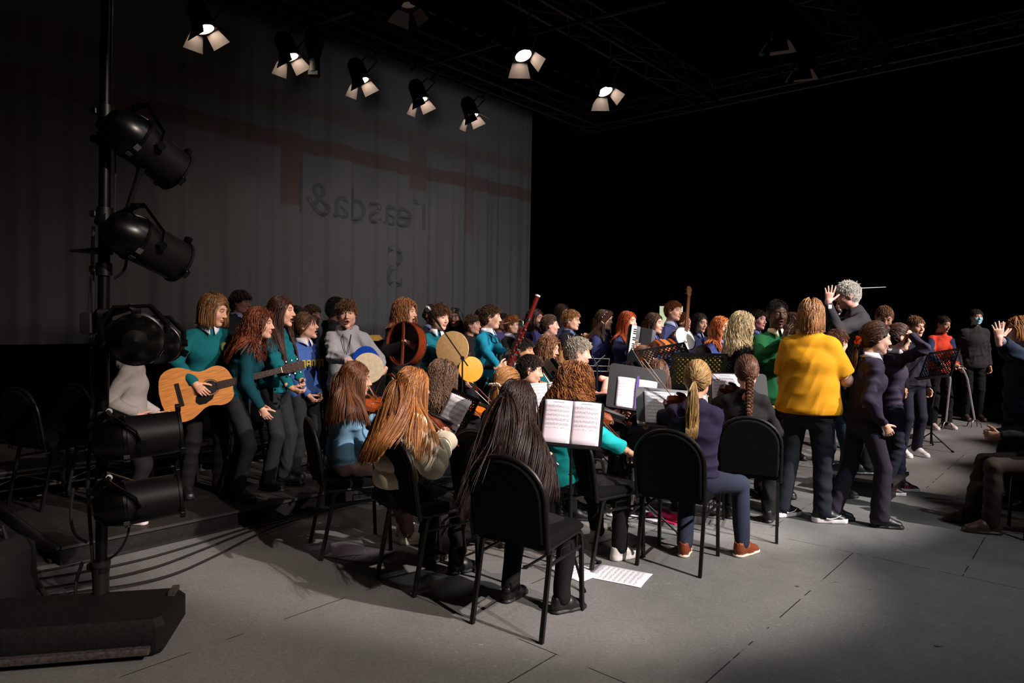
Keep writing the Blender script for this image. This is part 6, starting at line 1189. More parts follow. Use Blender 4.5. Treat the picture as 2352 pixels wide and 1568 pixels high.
drM = frame(at(942, 790, 6.02), (0.02, 0.1, 1), (0.55, 0.83, -0.05)); frame_drum(drM, 'large open-backed bodhran with dark red rim and crossbar', 0.195, 0.10, '#3a2418', '#7a3014', cross=True, name='bodhran')
ph_ = person('person in teal sweater with curly brown hair holding a frame drum', 1010, 694, 6.6, 158, fl=LOW, h=None, hy=-30, hp=6, top=('knit', '#0f5a66'), hem=0.14, collar='#e2e0e6', legs=('cloth', '#121112'), hair=('short', '#26160f', '#6e4a30'), hl=0.065, hn=2400, ho=dict(mess=0.2, lift=0.35, sweep=(-0.1, 0.6, 0)), L=w(1064, 842, 6.3), R=w(1050, 850, 6.25), hl_pose='clasp', hr_pose='clasp', eL=(-0.9, -0.2, -0.5), res=0.011)
frame_drum(frame(at(1038, 801, 6.22), (0, 0.1, 1), (-0.35, -0.92, 0.12)), 'frame drum with plain tan skin held at the chest', 0.162, 0.075, '#c39a68', '#1b1614')
frame_drum(frame(at(1082, 848, 6.2), (0.3, 0.2, 1), (0.35, -0.9, 0.0)), 'mustard yellow drum hanging below the tan frame drum', 0.115, 0.07, '#c98a1c', '#c98a1c', tacks=False)
bm_ = at(1149, 739, 6.72)
pi_ = person('person in bright teal sweater with harness blowing a bassoon', 1128, 697, 6.98, 112, fl=LOW, h=None, hy=-18, top=('knit', '#13708a'), hem=0.13, collar='#e2e0e6', legs=('cloth', '#161416'), hair=('short', '#26160f', '#5c3c28'), hl=0.045, hn=2400, ho=dict(sweep=(0.3, 0.5, 0.1), mess=0.1), R=w(1160, 838, 6.5), L=w(1180, 815, 6.6), hl_pose='grip', hr_pose='grip', dr=dw(0.8, -0.2, 0.3), nr=dw(0, 0.9, 0), dl=dw(0.6, -0.5, 0.2), nl=dw(0, -0.9, 0), res=0.010)
bassoon(at(1158, 872, 6.5), at(1232, 679, 6.62), pi_['Mh'] @ Vector((0, 0.115, -0.062)), 'dark red bassoon with silver keys and white bell ring')
mb = MB()
for sg in (-1, 1): mb.tube([pi_['W'](pi_['P4']+Vector((sg*0.055, -0.01, -0.0)))-pi_['root'], pi_['W'](pi_['P3']+pi_['f2']*0.118+Vector((sg*0.055, 0, 0.0)))-pi_['root'], pi_['W'](pi_['P2']+pi_['f2']*0.162+Vector((sg*0.03, 0, 0.0)))-pi_['root'], pi_['W'](pi_['P1']+pi_['f2']*0.155+Vector((0, 0, 0.03)))-pi_['root']], 0.010, 6, sq=(1.6, 0.4))
mb.tube([pi_['W'](pi_['P1']+Vector((math.sin(a)*0.166, math.cos(a)*0.133, 0.0)))-pi_['root'] for a in [k*math.pi/16 for k in range(33)]], 0.012, 6, sq=(0.5, 1.6)); mb.build('harness_strap', RUB, pi_['e'])
# ============ singers at the back
BK = [(552, 662, 6.9, 95, HIGH, 'person with tousled brown hair and dark blazer standing high at the back left', dict(hair=('short', '#1c120d', '#4a3222'), hl=0.07, top=('cloth', '#15161e'), collar='#8c94b0', skincol='#a87868', tk='jacket')),
      (680, 698, 7.2, 130, HIGH, 'person with black fringe mostly hidden behind the tall teal singer', dict(hair=('short', '#0d0a0a', '#1c1614'), hl=0.06, top=('cloth', '#101218'), skincol='#8a6250')),
      (717, 696, 7.4, 110, HIGH, 'person with short brown hair just behind the blue sweatshirt', dict(hair=('short', '#2c1a12', '#5e4430'), hl=0.05, top=('cloth', '#12141c'), collar='#8c94b0', skincol='#a87868')),
      (774, 682, 7.0, 60, HIGH, 'person in black hood and dark jacket turned away behind the grey hoodie', dict(hair=('short', '#0a0808', '#141212'), hl=0.03, top=('cloth', '#0d0e14'), tk='hoodie', skincol='#5a3a2c', hem=0.2)),
      (992, 699, 8.2, 140, HIGH, 'person with dark pulled-back hair left of the curly-haired drummer', dict(hair=('bun', '#120c0a', '#2c1e18'), fem=True, top=('cloth', '#12131c'), collar='#7c86a8', skincol='#8a5f4c')),
      (1046, 705, 8.2, 190, HIGH, 'person with long black hair right of the curly-haired drummer', dict(hair=('long', '#0c0808', '#221814'), hl=0.4, fem=True, top=('cloth', '#11121a'), skincol='#6a4434')),
      (1086, 719, 8.0, 110, LOW, 'person with brown cropped hair in dark zip jacket', dict(hair=('short', '#241610', '#5c4230'), hl=0.045, top=('cloth', '#1d1a1c'), tk='jacket', skincol='#c08c78')),
      (1104, 708, 9.4, 170, HIGH, 'person in shadow between the zip jacket and the bassoon player', dict(hair=('long', '#0c0808', '#221814'), hl=0.35, fem=True, top=('cloth', '#14131e'), skincol='#6a4838')),
      (1152, 714, 9.0, 120, HIGH, 'person in purple sweater in shadow behind the bassoon tube', dict(hair=('short', '#120c0a', '#2c1e18'), hl=0.05, top=('knit', '#33305a'), skincol='#7c5444')),
      (1178, 720, 8.2, 112, LOW, 'person with ginger hair and glasses in black sweater', dict(hair=('short', '#5a2c14', '#a8602e'), hl=0.05, top=('cloth', '#141316'), collar='#b8b4c4', skincol='#d0a088', gl=1)),
      (1230, 707, 8.1, 120, LOW, 'person with dark red hair in dark blue sweater left of the choir', dict(hair=('long', '#1c0c0a', '#4a241c'), hl=0.3, fem=True, top=('knit', '#28264a'), lk='skirt', legs=('cloth', '#1a1c34'), skincol='#a06a58')),
      (1264, 722, 7.8, 70, LOW, 'person with tied brown hair, blue sweater and white collar turned right', dict(hair=('bun', '#2a1810', '#5c3e2c'), fem=True, top=('knit', BLUE), collar='#b4bcdc', lk='skirt', legs=('cloth', '#22264a'), skincol='#d4a08c', hy=20)),
      (1292, 697, 9.2, 130, HIGH, 'person with long dark hair in navy jacket standing highest', dict(hair=('long', '#1a0f0c', '#3c241c'), hl=0.35, fem=True, top=('cloth', '#1c1e34'), tk='jacket', skincol='#9a6c5a')),
      (1313, 708, 8.1, 116, LOW, 'person with blond short hair and glasses in black fleece holding a guitar', dict(hair=('short', '#6a4020', '#c08a54'), hl=0.05, top=('cloth', '#131218'), tk='jacket', collar='#55618c', gl=1, L=w(1352, 768, 7.7), R=('s', (0.1, 0.25, -0.35)), hl_pose='grip', dl=dw(0.1, -0.5, 0.8))),
      (1388, 710, 8.1, 124, LOW, 'person with straight brown hair and blue sweater left of the accordion', dict(hair=('long', '#24140e', '#553728'), hl=0.42, fem=True, top=('knit', '#30325a'), collar='#5a6490', lk='skirt', legs=('cloth', '#20243e'), L=('s', (0.05, 0.27, -0.42)), R=('s', (0.12, 0.2, -0.50)))),
      (1443, 713, 7.9, 128, LOW, 'person with bright ginger hair in blue sweater playing the accordion', dict(hair=('long', '#6a2008', '#c8561c'), hl=0.46, fem=True, top=('knit', '#31365c'), collar='#6a7cb0', lk='skirt', legs=('cloth', '#24305c'), L=w(1466, 812, 7.5), R=w(1452, 800, 7.3), skincol='#dca88e')),
      (1504, 717, 7.8, 126, LOW, 'person with long brown hair and blue sweater holding a concertina', dict(hair=('long', '#26160f', '#5c3c2c'), hl=0.42, fem=True, bust=0.05, top=('knit', '#343860'), collar='#55608c', lk='skirt', legs=('cloth', '#20243e'), L=w(1524, 802, 7.4), R=w(1508, 800, 7.3))),
      (1547, 688, 8.3, 132, LOW, 'tall person with short red-brown hair playing the banjo', dict(hair=('short', '#4a2010', '#8c4a24'), hl=0.04, top=('knit', '#303458'), collar='#9aa4c4', R=w(1556, 805, 7.75), L=w(1566, 782, 7.7), hl_pose='grip')),
      (1571, 718, 8.9, 132, LOW, 'person with straight reddish hair partly behind the banjo neck', dict(hair=('bun', '#3c1c10', '#70402a'), fem=True, top=('knit', '#353a66'), collar='#6a76a8', lk='skirt', legs=('cloth', '#1c2040'))),
      (1608, 718, 8.6, 150, LOW, 'person with dark centre-parted hair and blue sweater, head lowered', dict(hair=('long', '#15100e', '#30241e'), hl=0.3, fem=True, hp=6, top=('knit', '#34385c'), collar='#8a94bc', lk='skirt', legs=('cloth', '#1c2040'), L=('s', (-0.04, 0.2, -0.48)), R=('s', (0.04, 0.2, -0.48)))),
      (1657, 725, 7.5, 138, LOW, 'person with wavy orange hair and lilac-blue sweater at the choir end', dict(hair=('wavy', '#8a3c14', '#dc8040'), hl=0.42, fem=True, bust=0.04, top=('knit', '#3d4374'), collar='#6a78b4', lk='skirt', legs=('cloth', '#2c3c70'), L=w(1672, 834, 7.2), R=w(1660, 836, 7.2), hl_pose='clasp', hr_pose='clasp', skincol='#dca88e')),
      (1741, 708, 8.2, 140, 0.0, 'person with black hair and navy jacket behind the blonde woman', dict(hair=('short', '#100c0c', '#241a18'), hl=0.04, top=('cloth', '#1c2036'), tk='jacket', collar='#5a6c9c', skincol='#c48c7c')),
      (1822, 716, 7.6, 160, 0.0, 'person with dark curly hair hidden behind the clapping hands', dict(hair=('curly', '#1c0f0a', '#54301c'), hl=0.2, fem=True, top=('cloth', '#1c1a24'))),
      (2117, 735, 9.6, 170, 0.0, 'person in shadow beside the masked man', dict(hair=('short', '#1a1210', '#3a2a20'), top=('cloth', '#15141a'))) ]

for px, py, d, yw, fl, lab, kw in BK[:-1]:
    q_ = at(px, py, d); v__ = q_.dot(VV); fl = HIGH if v__ > 6.16 else LOW if v__ > 4.7 else 0.0

    gl = kw.pop('gl', 0); kw.setdefault('skincol', PALE); kw.setdefault('res', 0.0125); kw.setdefault('legs', ('cloth', '#16161c')); kw.setdefault('seed', px)
    p_ = person(lab, px, py, d, yw, fl=fl, **kw)
    if gl: glasses(p_)
    if px == 1443: accM = frame(at(1465, 785, 7.42), (0.50, -0.86, 0.0), (0.0, 0.0, 1)) @ Matrix.Rotation(172*D2R, 4, 'Y')
accordion(accM @ Matrix.Scale(0.86, 4), 'black accordion with white keys and pleated bellows')
concertina(frame(at(1522, 797, 7.35), (0.3, -0.5, 1), (0.6, -0.8, 0)), 'small wooden concertina with orange bands')
banjo(frame(at(1574, 777, 7.72), (at(1580, 700, 8.0)-at(1574, 777, 7.72)), (0.35, -0.93, 0.1)), 'banjo with round white head and raised neck')
g2a, g2b = at(1305, 822, 7.75), at(1382, 737, 7.72); guitar(frame(g2a+(g2a-g2b).normalized()*0.22, (g2b-g2a), (0.5, -0.85, 0.3)), 'guitar with silver pegs held by the boy in black fleece', '#a8764a', k=0.92)
mb = MB(); a_ = at(866, 768, 6.9); M_ = frame(a_-Vector((0.1, 0, 0.04)), (1, 0, 0.08), (0, -1, 0.2)); mb.prism([(-0.03, -0.01), (0.03, -0.01), (0.035, 0.12), (0.02, 0.16), (-0.025, 0.13)], 0, 0.014, M_)
e_ = thing('guitar_headstock', 'tan guitar headstock standing up between hoodie and bodhran player', 'guitar', a_)
for i, v in enumerate(mb.v): mb.v[i] = Vector(v)-a_
mb.build('headstock', wood('#9a7a3c'), e_)
for k in range(5): mb = MB(); p_ = Vector((-0.055+0.032*k, -0.01, 0.0+0.004*k)); mb.tube([p_, p_+Vector((0, 0, 0.05))], 0.006, 8); mb.build('tuning_peg', CHROME, e_)
mb = MB(); mb.tube([Vector((-0.1, 0, -0.04)), Vector((-0.5, 0.05, -0.32))], 0.018, 8); mb.build('neck', wood('#5b3a1c'), e_)
mb = MB(); mb.tube([Vector((-0.5, 0.05, -0.32)), Vector((-0.52, 0.05, -0.34))], 0.03, 8); mb.build('heel', wood('#5b3a1c'), e_)
# ============ audience edge
pAu = person('seated audience member in khaki trousers, hands together, at the right edge', 2425, 800, 4.9, 292, sit=True, skincol='#8a6454', top=('cloth', '#0c0c0e'), tk='jacket', legs=('cloth', '#352c26'), hair=('short', '#1a1210', '#3a2a20'), shoes=('#4a3428', '#3a2c24', 'shoe'), L=('s', (-0.05, 0.42, -0.30)), R=('s', (0.05, 0.42, -0.30)), hl_pose='clasp', hr_pose='clasp', feet=((-0.1, 0.42), (0.12, 0.5)), res=0.011)
shoe_mark(pY, 'tick', '#e8e4e4'); shoe_mark(pU, 'stripes', '#e0306a'); shoe_mark(pA, 'tick', '#e8dc98')
q_ = pQ['root']; e_ = thing('podium', 'low black podium under the white-haired conductor', 'podium', (q_.x, q_.y, 0)); mb = MB(); mb.box((0, 0, 0.145), (0.62, 0.62, 0.03), Matrix.Rotation(-TH, 4, 'Z')); mb.build('deck', DECK, e_); mb = MB(); mb.box((0, 0, 0.065), (0.57, 0.57, 0.13), Matrix.Rotation(-TH, 4, 'Z')); mb.build('fascia', DARKT, e_)
# ============ chairs
CH = [((0.105, 3.435), 31, 'worn black chair nearest the camera under the dark-haired player'), ((-0.47, 3.95), 49, 'black chair under the player in the cream puffer jacket'), ((-1.05, 4.47), 64, 'black chair under the player in the pale blue hoodie'),
      ((1.075, 4.29), 30, 'black chair under the ponytailed player in navy'), ((1.74, 4.93), 22, 'black chair under the player with the braid'), ((0.57, 4.37), 55, 'black chair under the player in turquoise')]
for (x, y), yw, lb in CH: chair((x, y, 0), yw, lb)
for p, lb in ((pG, 'black chair under the player in the cream top'), (pH, 'black chair under the player with the orange violin'), (pI, 'black chair under the player with the pearl clip'), (pJ, 'black chair under the boy in black'), (pK, 'black chair under the seated player behind the bassoon'), (pL, 'black chair under the smiling player in teal'), (pM, 'black chair under the grey-haired keyboard player'), (pN, 'black chair under the girl beyond the stands'), (pO, 'black chair under the player with the red headband'), (pAu, 'black chair under the audience member at the right edge')):
    yw_ = math.degrees(math.atan2((p['Rz']@Vector((0, 1, 0))).x, (p['Rz']@Vector((0, 1, 0))).y)); c_ = p['W']((0, 0.02, 0)); chair((c_.x, c_.y, 0), yw_, lb)
for (px, py, dz, yw, lb) in ((130, 1150, LOW, 25, 'empty black chair in the dark at far left on the low riser'), (255, 1130, LOW, 30, 'empty black chair behind the person in the pale sweatshirt'), (425, 1120, LOW, 35, 'empty black chair behind the guitarist'), (530, 1098, LOW, 200, 'empty black chair between the guitarist and the auburn-haired singer'), (905, 1010, LOW, 120, 'black chair on the riser behind the copper-haired player')):
    q = gz(px, py, dz); chair((q.x, q.y, dz), yw, lb)
# ============ music stands with their sheets
def on_stand(M, label, k, pages=2, w=0.215, h=0.30, dx=0.0, rot=0.0, hd=0.34, tint='#e6e2e6'): return paper(M @ Matrix.Translation((dx, -hd/2+0.006, 0.006)) @ Matrix.Rotation(rot*D2R, 4, 'Z'), label, w, h, k, pages, 0.010, tint)
s1, M1 = music_stand((0.36, 4.02, 0), at(1312, 972, 3.86), (-0.15, -0.96, 0.42), 'black music stand between the dark-haired player and turquoise player', w=0.36, h=0.28, roll=-3)
on_stand(M1, 'open two-page score turned to the camera, lilac-white', 1, 2, 0.162, 0.262, hd=0.28, tint='#ddd4de')
s2, M2 = music_stand((-0.36, 4.72, 0), at(1044, 957, 4.45), (-0.55, -0.78, 0.45), 'black slotted music stand behind the copper-haired player', w=0.26, h=0.34, roll=-14, holes=True)
on_stand(M2, 'pencilled score on the tilted slotted stand', 3, 1, 0.20, 0.30, rot=0, dx=-0.02)
s3, M3 = music_stand((0.32, 5.15, 0), at(1258, 918, 4.75), (-0.2, -0.9, 0.55), 'black music stand behind the curly-haired player', w=0.44, h=0.27, roll=8)
on_stand(M3, 'bright open score left of the curly hair', 2, 2, 0.19, 0.26, hd=0.27, tint='#efecee')
s4, M4 = music_stand((0.95, 5.25, 0), at(1462, 893, 4.95), (0.02, -0.94, 0.34), 'black stand with silver post and purple-marked score', w=0.42, h=0.34, roll=-8, post_m=CHROME)
on_stand(M4, 'open score with a purple ribbon down the middle fold', 5, 2, 0.145, 0.235, tint='#dfd6de')
mb = MB(); mb.prism([(-0.008, -0.16), (0.008, -0.16), (0.012, 0.02), (0.01, 0.09), (-0.006, 0.09), (-0.010, 0.0)], 0.022, 0.024); o = mb.build('ribbon', cloth('#5a4a8c')); o.matrix_world = M4; tag(o, 'purple ribbon hanging down the fold of a score', 'ribbon')
s5, M5 = music_stand((0.98, 4.95, 0), at(1545, 938, 4.55), (0.12, -0.92, 0.42), 'wide solid black music stand in front of the ponytailed player', w=0.50, h=0.27, roll=-5)
on_stand(M5, 'white score on the wide solid black stand', 4, 1, 0.21, 0.235, dx=-0.09, hd=0.27, tint='#f0eef2')
on_stand(M5, 'second white score half hidden behind the ponytail', 6, 1, 0.21, 0.235, dx=0.125, hd=0.27, tint='#f0eef2')
s6, M6 = music_stand((1.9, 5.6, 0), at(1695, 897, 5.2), (-0.1, -0.92, 0.4), 'black stand left of the braid holding a grey-white score', w=0.44, h=0.28)
on_stand(M6, 'grey-white score left of the braid', 7, 1, 0.21, 0.26, dx=-0.09, hd=0.28, tint='#cfc9d2')
s7, M7 = music_stand((0.42, 5.9, 0), at(1275, 858, 5.7), (0.75, 0.35, 0.5), 'folding stand seen from behind beside the boy in black', w=0.36, h=0.24, roll=-20)
paper(M7 @ Matrix.Translation((0, -0.12, -0.008)), 'white score glowing through the folding stand', 0.2, 0.26, 8, 1, 0.0, '#efeaec')
s8, M8 = music_stand((1.45, 6.4, 0), at(1532, 826, 6.0), (0.35, 0.72, 0.62), 'perforated black stand tilted up in front of the concertina', holes=True, w=0.44, h=0.32, roll=-14)
s9, M9 = music_stand((1.8, 6.1, 0), at(1603, 852, 5.75), (0.1, 0.9, 0.4), 'upright perforated stand left of the ponytail', holes=True, w=0.46, h=0.34)
paper(M9 @ Matrix.Translation((0, -0.165, 0.006)), 'added yellow sheet standing for light behind the upright perforated stand', 0.40, 0.3, 9, 1, 0.0, '#b8a030')  # yellow light seen through the holes, put in as a coloured sheet
s10, M10 = music_stand((2.1, 6.2, 0), at(1652, 858, 5.9), (-0.1, 0.92, 0.4), 'low perforated stand right of the ponytail', holes=True, w=0.34, h=0.24, roll=5)
s11, M11 = music_stand(gz(2138, 1030), at(2156, 836, 7.55), (-0.88, -0.12, 0.50), 'perforated black music stand on a tripod at the right', holes=True, w=0.44, h=0.36, roll=12)
s12, M12 = music_stand((1.05, 5.85, 0), at(1462, 838, 5.6), (0.85, 0.1, 0.45), 'slim folding stand carrying a bright score edge', w=0.3, h=0.24, roll=-18)
paper(M12 @ Matrix.Translation((0, -0.115, 0.008)), 'bright score seen almost edge on beyond the purple ribbon', 0.24, 0.25, 11, 1, 0.01, '#efeaee')
def wire_stand():
    c = at(1372, 832, 6.5); e = thing('wire_music_stand', 'folding silver wire music stand in front of the choir', 'music stand', (c.x, c.y, 0)); W_ = mat('wire_silver', '#8c8c8c', 0.3, 0.9); P = lambda px, py: at(px, py, 6.5)-Vector((c.x, c.y, 0))
    mb = MB()
    for a, b_ in (((1345, 823), (1400, 824)), ((1400, 824), (1396, 852)), ((1347, 840), (1402, 841)), ((1402, 841), (1398, 854)), ((1360, 815), (1372, 840)), ((1390, 815), (1362, 842)), ((1345, 823), (1349, 850)), ((1349, 852), (1396, 853))): mb.tube([P(*a), P(*b_)], 0.0045, 6)
    mb.build('desk_frame', W_, e); mb = MB(); mb.tube([P(1372, 838), Vector((0, 0, 0.15))], 0.009, 8); mb.build('post', BLACKM, e)
    for k in range(3): a = k*2.094; mb = MB(); mb.tube([Vector((0, 0, 0.3)), Vector((math.cos(a)*0.26, math.sin(a)*0.26, 0.01))], 0.006, 6); mb.build('leg', BLACKM, e)
wire_stand()
# ============ keyboard and cymbal under the grey-haired player
e_ = thing('keyboard', 'black electric keyboard on a stand before the grey-haired player', 'keyboard', (1.05, 6.0, 0)); mb = MB(); Mk = Matrix.Translation((0, 0, 0.72)) @ Matrix.Rotation(-65*D2R, 4, 'Z'); mb.box((0, 0, 0), (0.95, 0.28, 0.08), Mk, bev=0.01); mb.build('case', RUB, e_); mb = MB(); mb.box((0, -0.07, 0.042), (0.88, 0.12, 0.012), Mk, bev=0.002); mb.build('keys', mat('key_white', '#e2e0da'), e_)
for sg in (-1, 1): mb = MB(); mb.tube([Mk@Vector((sg*0.3, 0, -0.04)), Mk@Vector((-sg*0.3, 0, -0.71))], 0.014, 8); mb.build('leg', BLACKM, e_)
c_ = at(1428, 886, 5.3); e_ = thing('cymbal', 'small bronze cymbal beside the outstretched arm', 'cymbal', (c_.x, c_.y, 0)); mb = MB(); mb.lathe([(0, 0.03), (0.03, 0.026), (0.045, 0.012), (0.13, 0.0), (0.131, -0.002), (0.045, 0.008), (0, 0.022)], 32, Matrix.Translation((0, 0, c_.z)) @ Matrix.Rotation(-24*D2R, 4, 'Y')); mb.build('plate', mat('bronze', '#8c7a4c', 0.25, 1.0), e_); mb = MB(); mb.tube([(0, 0, 0.02), (0, 0, c_.z)], 0.009, 8); mb.build('pole', BLACKM, e_)
for k in range(3): a = k*2.094+0.5; mb = MB(); mb.tube([Vector((0, 0, 0.22)), Vector((math.cos(a)*0.22, math.sin(a)*0.22, 0.01))], 0.007, 6); mb.build('leg', BLACKM, e_)
# ============ microphones
b_ = gz(745, 1082, LOW); q_ = at(741, 772, b_.y); mic_stand(b_, q_.z-LOW, 'straight black microphone stand before the blue sweatshirt', 'fat black studio microphone in front of the laughing singer', mic='large')
bs = at(1062, 845, 6.0); pv = at(1062, 822, 6.0); tip = at(1003, 737, 5.85); cw = at(1078, 846, 6.05)
mic_stand((bs.x, bs.y, LOW if bs.dot(VV) > 4.67 else 0), 1, 'black microphone stand with boom slanting over the frame drum', 'silver-headed vocal microphone before the curly-haired drummer', boom=(pv, tip, pv+(pv-tip)*0.22), mic='vocal')
b_ = gz(2099, 1005); mic_stand(b_, 1.27, 'black microphone stand right of the raised elbows', 'small microphone on the stand near the fleece-wearing boy', mic='vocal', roundbase=True)
b_ = gz(1955, 1085); mic_stand(b_, 1.0, 'black microphone stand behind the plum-clad singer', 'small microphone mostly hidden behind the plum sweatshirt', mic='vocal')
b_ = at(1232, 720, 8.4); 
# ============ walking canes
def cane(grip, foot, label):
    grip, foot = Vector(grip), Vector(foot); e = thing('walking_cane', label, 'cane', (foot.x, foot.y, 0)); g = grip-Vector((foot.x, foot.y, 0)); A = mat('cane_alu', '#e2dee0', 0.35, 0.15); hub = Vector((0, 0, 0.11)); el_ = g*0.80+Vector((0.04, -0.02, 0.0))
    mb = MB(); mb.tube([g, g.lerp(el_, 0.5)+Vector((0.01, 0, 0)), el_, el_.lerp(hub, 0.5), hub], 0.0125, 10); mb.build('shaft', A, e); mb = MB(); mb.tube([g+Vector((-0.09, 0.0, 0.0)), g+Vector((0.02, 0, 0.004))], 0.016, 10); mb.build('handle', RUB, e)
    for k in range(4): a = k*math.pi/2+0.6; d_ = Vector((math.cos(a), math.sin(a), 0)); mb = MB(); mb.tube([hub, hub*0.9+d_*0.05, d_*0.085+Vector((0, 0, 0.055)), d_*0.1+Vector((0, 0, 0.0))], 0.0085, 8); mb.build('foot', mat('cane_foot', '#6a6664', 0.4, 0.5), e)
cane(pX['W'](pX['wr'][1])+Vector((0.03, -0.07, -0.02)), gz(2172, 985), 'silver four-footed walking cane, the upright one')
cane(pX['W'](pX['wr'][0])+Vector((0.03, -0.07, -0.02)), gz(2238, 980), 'silver four-footed walking cane slanting towards the masked man')
# ============ papers on the floor
def floor_sheet(px, py, rz, label, k, w=0.21, h=0.297, pages=1, tint='#ece8ee', z=0.002): q = gz(px, py); return paper(Matrix.Translation((q.x, q.y, z)) @ Matrix.Rotation(rz*D2R, 4, 'Z') @ Matrix.Translation((0, -h/2, 0)), label, w, h, k, pages, 0.004, tint)
floor_sheet(1422, 1322, 62, 'white score sheet on the floor right of the nearest chair', 20, 0.24, 0.34)
floor_sheet(1322, 1312, 40, 'white score sheet under the nearest chair beside the boots', 21)
floor_sheet(1412, 1176, 70, 'large white paper on the floor under the turquoise player', 22, 0.25, 0.40)
floor_sheet(1490, 1186, 30, 'white sheet beside the pink folder on the floor', 23)
floor_sheet(1568, 1192, 75, 'white sheet on the floor behind the brown shoes', 24, 0.2, 0.34)
floor_sheet(826, 1272, 70, 'white score with dark print on the floor under the blue hoodie chair', 25, 0.26, 0.36, tint='#d8d0dc')
floor_sheet(800, 1262, 20, 'second sheet tucked beneath the score under the blue hoodie chair', 26, z=0.006, tint='#d8d0dc')
q = gz(1532, 1188); mb = MB(); mb.box((0, 0, 0.004), (0.24, 0.32, 0.008)); o = mb.build('folder', mat('pink_folder', '#e0285e', 0.5)); o.location = (q.x, q.y, 0); o.rotation_euler = (0, 0, 0.7); tag(o, 'bright pink folder lying among the papers', 'folder')
# ============ the lighting boom at the left
PX = gz(232, 1440); PX = Vector((PX.x, PX.y, 0)); ptop = at(247, 0, PX.y)
e_ = thing('lighting_boom', 'tall black lighting pole at the left on a heavy base', 'lighting pole', PX); tp = Vector((ptop.x-PX.x+0.004, 0.0, 3.6))
mb = MB(); mb.tube([(0, 0, 0.10), tp*(1.0)], 0.026, 16); mb.build('pole', mat('pole_black', '#0b0b0c', 0.35, 0.4), e_)
mb = MB(); mb.tube([(0, 0, 0.05), (0, 0, 0.32)], 0.036, 14); mb.tube([(0, 0, 0.30), (0, 0, 0.325)], 0.042, 14); mb.build('socket', mat('socket_grey', '#2a2725', 0.5, 0.4), e_)
mb = MB(); Mb_ = Matrix.Rotation(12*D2R, 4, 'Z'); mb.box((-0.08, -0.18, 0.09), (0.92, 0.40, 0.16), Mb_, bev=0.03); mb.box((-0.0, 0.03, 0.075), (0.60, 0.03, 0.05), Mb_, bev=0.004, mi=1); mb.box((0.02, -0.40, 0.05), (0.62, 0.035, 0.03), Mb_, bev=0.004, mi=1); mb.box((0.34, -0.06, 0.18), (0.03, 0.09, 0.02), Mb_, mi=1); mb.build('base', [mat('base_black', '#121110', 0.7, 0, 0.3, 0.4, 50, 0.4), mat('worn_edge', '#4a4442', 0.5, 0.2, 0.5, 0.3, 60, 0.5)], e_)
for z_ in (2.46, 2.33, 1.98, 1.72, 1.38, 0.98, 0.66, 0.3): mb = MB(); mb.tube([tp*(z_/3.6)+Vector((0, 0, -0.03)), tp*(z_/3.6)+Vector((0, 0, 0.03))], 0.036, 12); mb.box(tp*(z_/3.6)+Vector((-0.045, -0.01, 0)), (0.03, 0.03, 0.03), bev=0.004); mb.build('clamp_ring', BLACKM, e_)
pole = lambda z: PX+tp*(z/3.6)
PD = PX.y
for (px, py, dd, aim, k, zc, roll, lb) in ((335, 338, 0.02, (0.42, 0.72, -0.46), 1.0, 2.40, 0, 'topmost of the six par lamps, tilted down'), (338, 562, 0.02, (0.44, 0.74, -0.36), 1.0, 1.95, 0, 'second par lamp from the top on the pole'), (314, 778, -0.1, (-0.45, 0.89, 0.03), 1.06, 1.50, 0, 'round-backed par lamp hiding the singer’s head'), (368, 790, 0.32, (-0.34, 0.93, -0.03), 0.95, 1.46, 0, 'par lamp just behind the round-backed one'), (322, 1002, -0.02, (0.83, 0.50, 0.08), 0.98, 1.02, 0, 'second par lamp from the floor, level across the guitar'), (322, 1150, -0.02, (0.83, 0.50, 0.08), 0.98, 0.70, 0, 'lowest par lamp on the pole, above the riser edge')):
    M_ = frame(at(px, py, PD+dd), aim, (0, -0.15, 1)); par_can(M_ @ Matrix.Scale(k*0.92, 4), lb.replace('’', "'"), pole(zc), r=0.115, L=0.40)
mb = MB(); a_, b2 = at(325, 385, PD)-PX, at(290, 490, PD)-PX; mb.tube([a_, a_.lerp(b2, 0.2), b2, pole(1.97)-PX], [0.02, 0.014, 0.014, 0.016], 10); mb.build('side_arm', BLACKM, e_); mb = MB(); mb.tube([at(160, 576, PD)-PX, at(255, 576, PD)-PX], [0.006, 0.022], 8); mb.build('spigot', BLACKM, e_)
for pts, r_, lb in (([(262, 300, 0), (266, 400, 0), (262, 470, 0), (268, 560, -.03)], 0.004, 'thin cable between the two upper par lamps'), ([(262, 640, 0), (290, 620, 0), (292, 560, 0), (268, 520, 0)], 0.007, 'looped cable under the second par lamp'),
                    ([(214, 520, 0), (212, 640, 0), (214, 720, 0), (208, 800, 0), (214, 900, 0.02), (208, 1010, 0), (200, 1100, 0), (208, 1220, 0), (220, 1390, 0)], 0.009, 'thick cable running down the black pole'), ([(300, 1190, 0), (292, 1240, 0), (262, 1280, 0), (225, 1290, 0.05)], 0.006, 'cable dangling from the lowest par lamp'),
                    ([(168, 1120, 0.02), (160, 1180, 0), (170, 1230, 0), (200, 1245, 0)], 0.008, 'slack loop of cable left of the pole'), ([(190, 1290, 0.1), (172, 1340, 0.05), (176, 1400, 0.05), (200, 1445, 0)], 0.008, 'cable hanging to the base of the pole')):
    cable([at(x, y, PD+dd) for x, y, dd in pts], lb, r_)
o = cable([at(68, 1290, 3.9), at(85, 1340, 3.6), at(130, 1400, 3.35), at(170, 1435, 3.2), at(205, 1432, 3.18)], 'thick olive cable dropping to the pole base', 0.014, m=mat('olive_cable', '#24231c', 0.7))
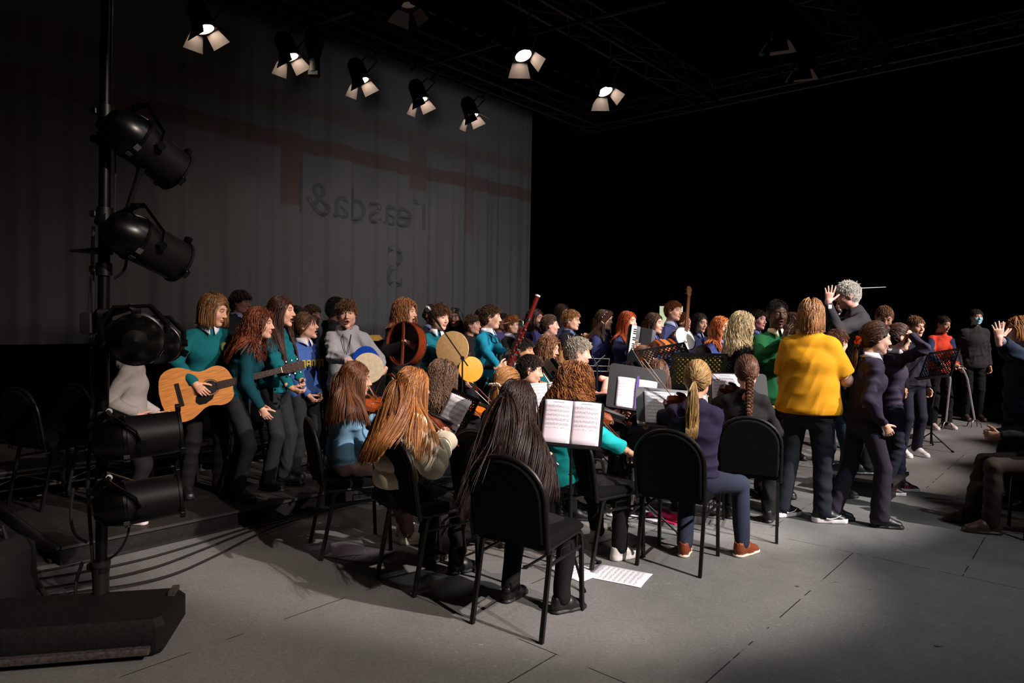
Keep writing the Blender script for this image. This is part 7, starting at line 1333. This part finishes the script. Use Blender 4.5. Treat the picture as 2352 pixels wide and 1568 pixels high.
for i, (dv, lb) in enumerate(((0.03, 'cable along the riser edge, the innermost'), (0.07, 'second cable from the riser edge'), (0.11, 'third cable from the riser edge'), (0.16, 'outermost cable along the riser edge'))):
    rnd = random.Random(i); pts = [uv(0.55-0.1*i, 4.9-0.12*i, 0.012)]+[uv(1.15+0.42*k, 4.67-dv-0.035*rnd.random()-(0.18*i*math.exp(-((k-1.0)/1.6)**2)), 0.010+0.004*i) for k in range(12)]; cable(pts, lb, 0.0065)
q = gz(0, 1400); e_ = thing('equipment_case', 'black rounded equipment at the lower left corner', 'equipment', (-2.66, 3.45, 0)); mb = MB(); mb.tube([(0, 0, 0.0), (0, 0, 0.12), (0, 0, 0.30), (0, 0, 0.36)], [0.20, 0.21, 0.20, 0.12], 20); mb.build('case', RUB, e_); mb = MB(); mb.tube([(-0.1, 0, 0.34), (-0.08, 0, 0.42), (0.08, 0, 0.42), (0.1, 0, 0.34)], 0.012, 8); mb.build('handle', RUB, e_)
q = gz(190, 724)
e_ = thing('junction_box', 'small black box strapped to the lighting pole', 'junction box', at(203, 742, PD)); mb = MB(); mb.box((0, 0, 0), (0.055, 0.05, 0.10), bev=0.006); mb.build('case', RUB, e_); mb = MB(); mb.tube([(0, 0, 0.05), (0.01, 0, 0.22)], 0.005, 6); mb.build('lead', RUB, e_)
letters()

# pieces that sit on a part belong to that part
NEST = {'tuning_peg': 'headstock', 'sticker': 'rear_housing', 'colour_frame_clip': 'barrel', 'lens': 'housing', 'barn_door': 'housing', 'colour_frame': 'housing', 'shirt_collar': ('sweater', 'jacket', 'blouse', 'shirt'), 'school_crest': ('sweater',), 'chest_lettering': ('sweater',), 'shirt_hem': ('sweater',), 'sleeve': ('jacket',), 'striped_cuffs': ('jacket',),
        'hair_clip': ('hair',), 'scrunchie': ('hair',), 'headband': ('hair',), 'drawstring': ('hoodie',), 'white_key': 'keyboard', 'black_key': 'keyboard', 'frog': 'stick', 'tacks': 'shell', 'bell_ring': 'bell', 'pictogram': 'panel', 'grille': 'mic_body', 'edge_trim': 'deck', 'ledge': 'desk', 'rosette': 'body', 'pickguard': 'body', 'sound_hole': ('soundbox', 'body'), 'chin_rest': 'soundbox', 'peg': 'neck', 'socket': 'base', 'wristwatch': ('jacket',)}
base_ = lambda o: o.name.split('.')[0]
for o in list(sc.objects):
    if o.parent and not o.parent.parent and base_(o) in NEST:
        want = NEST[base_(o)]; want = (want,) if isinstance(want, str) else want
        for q in o.parent.children:
            if base_(q) in want: o.parent = q; break
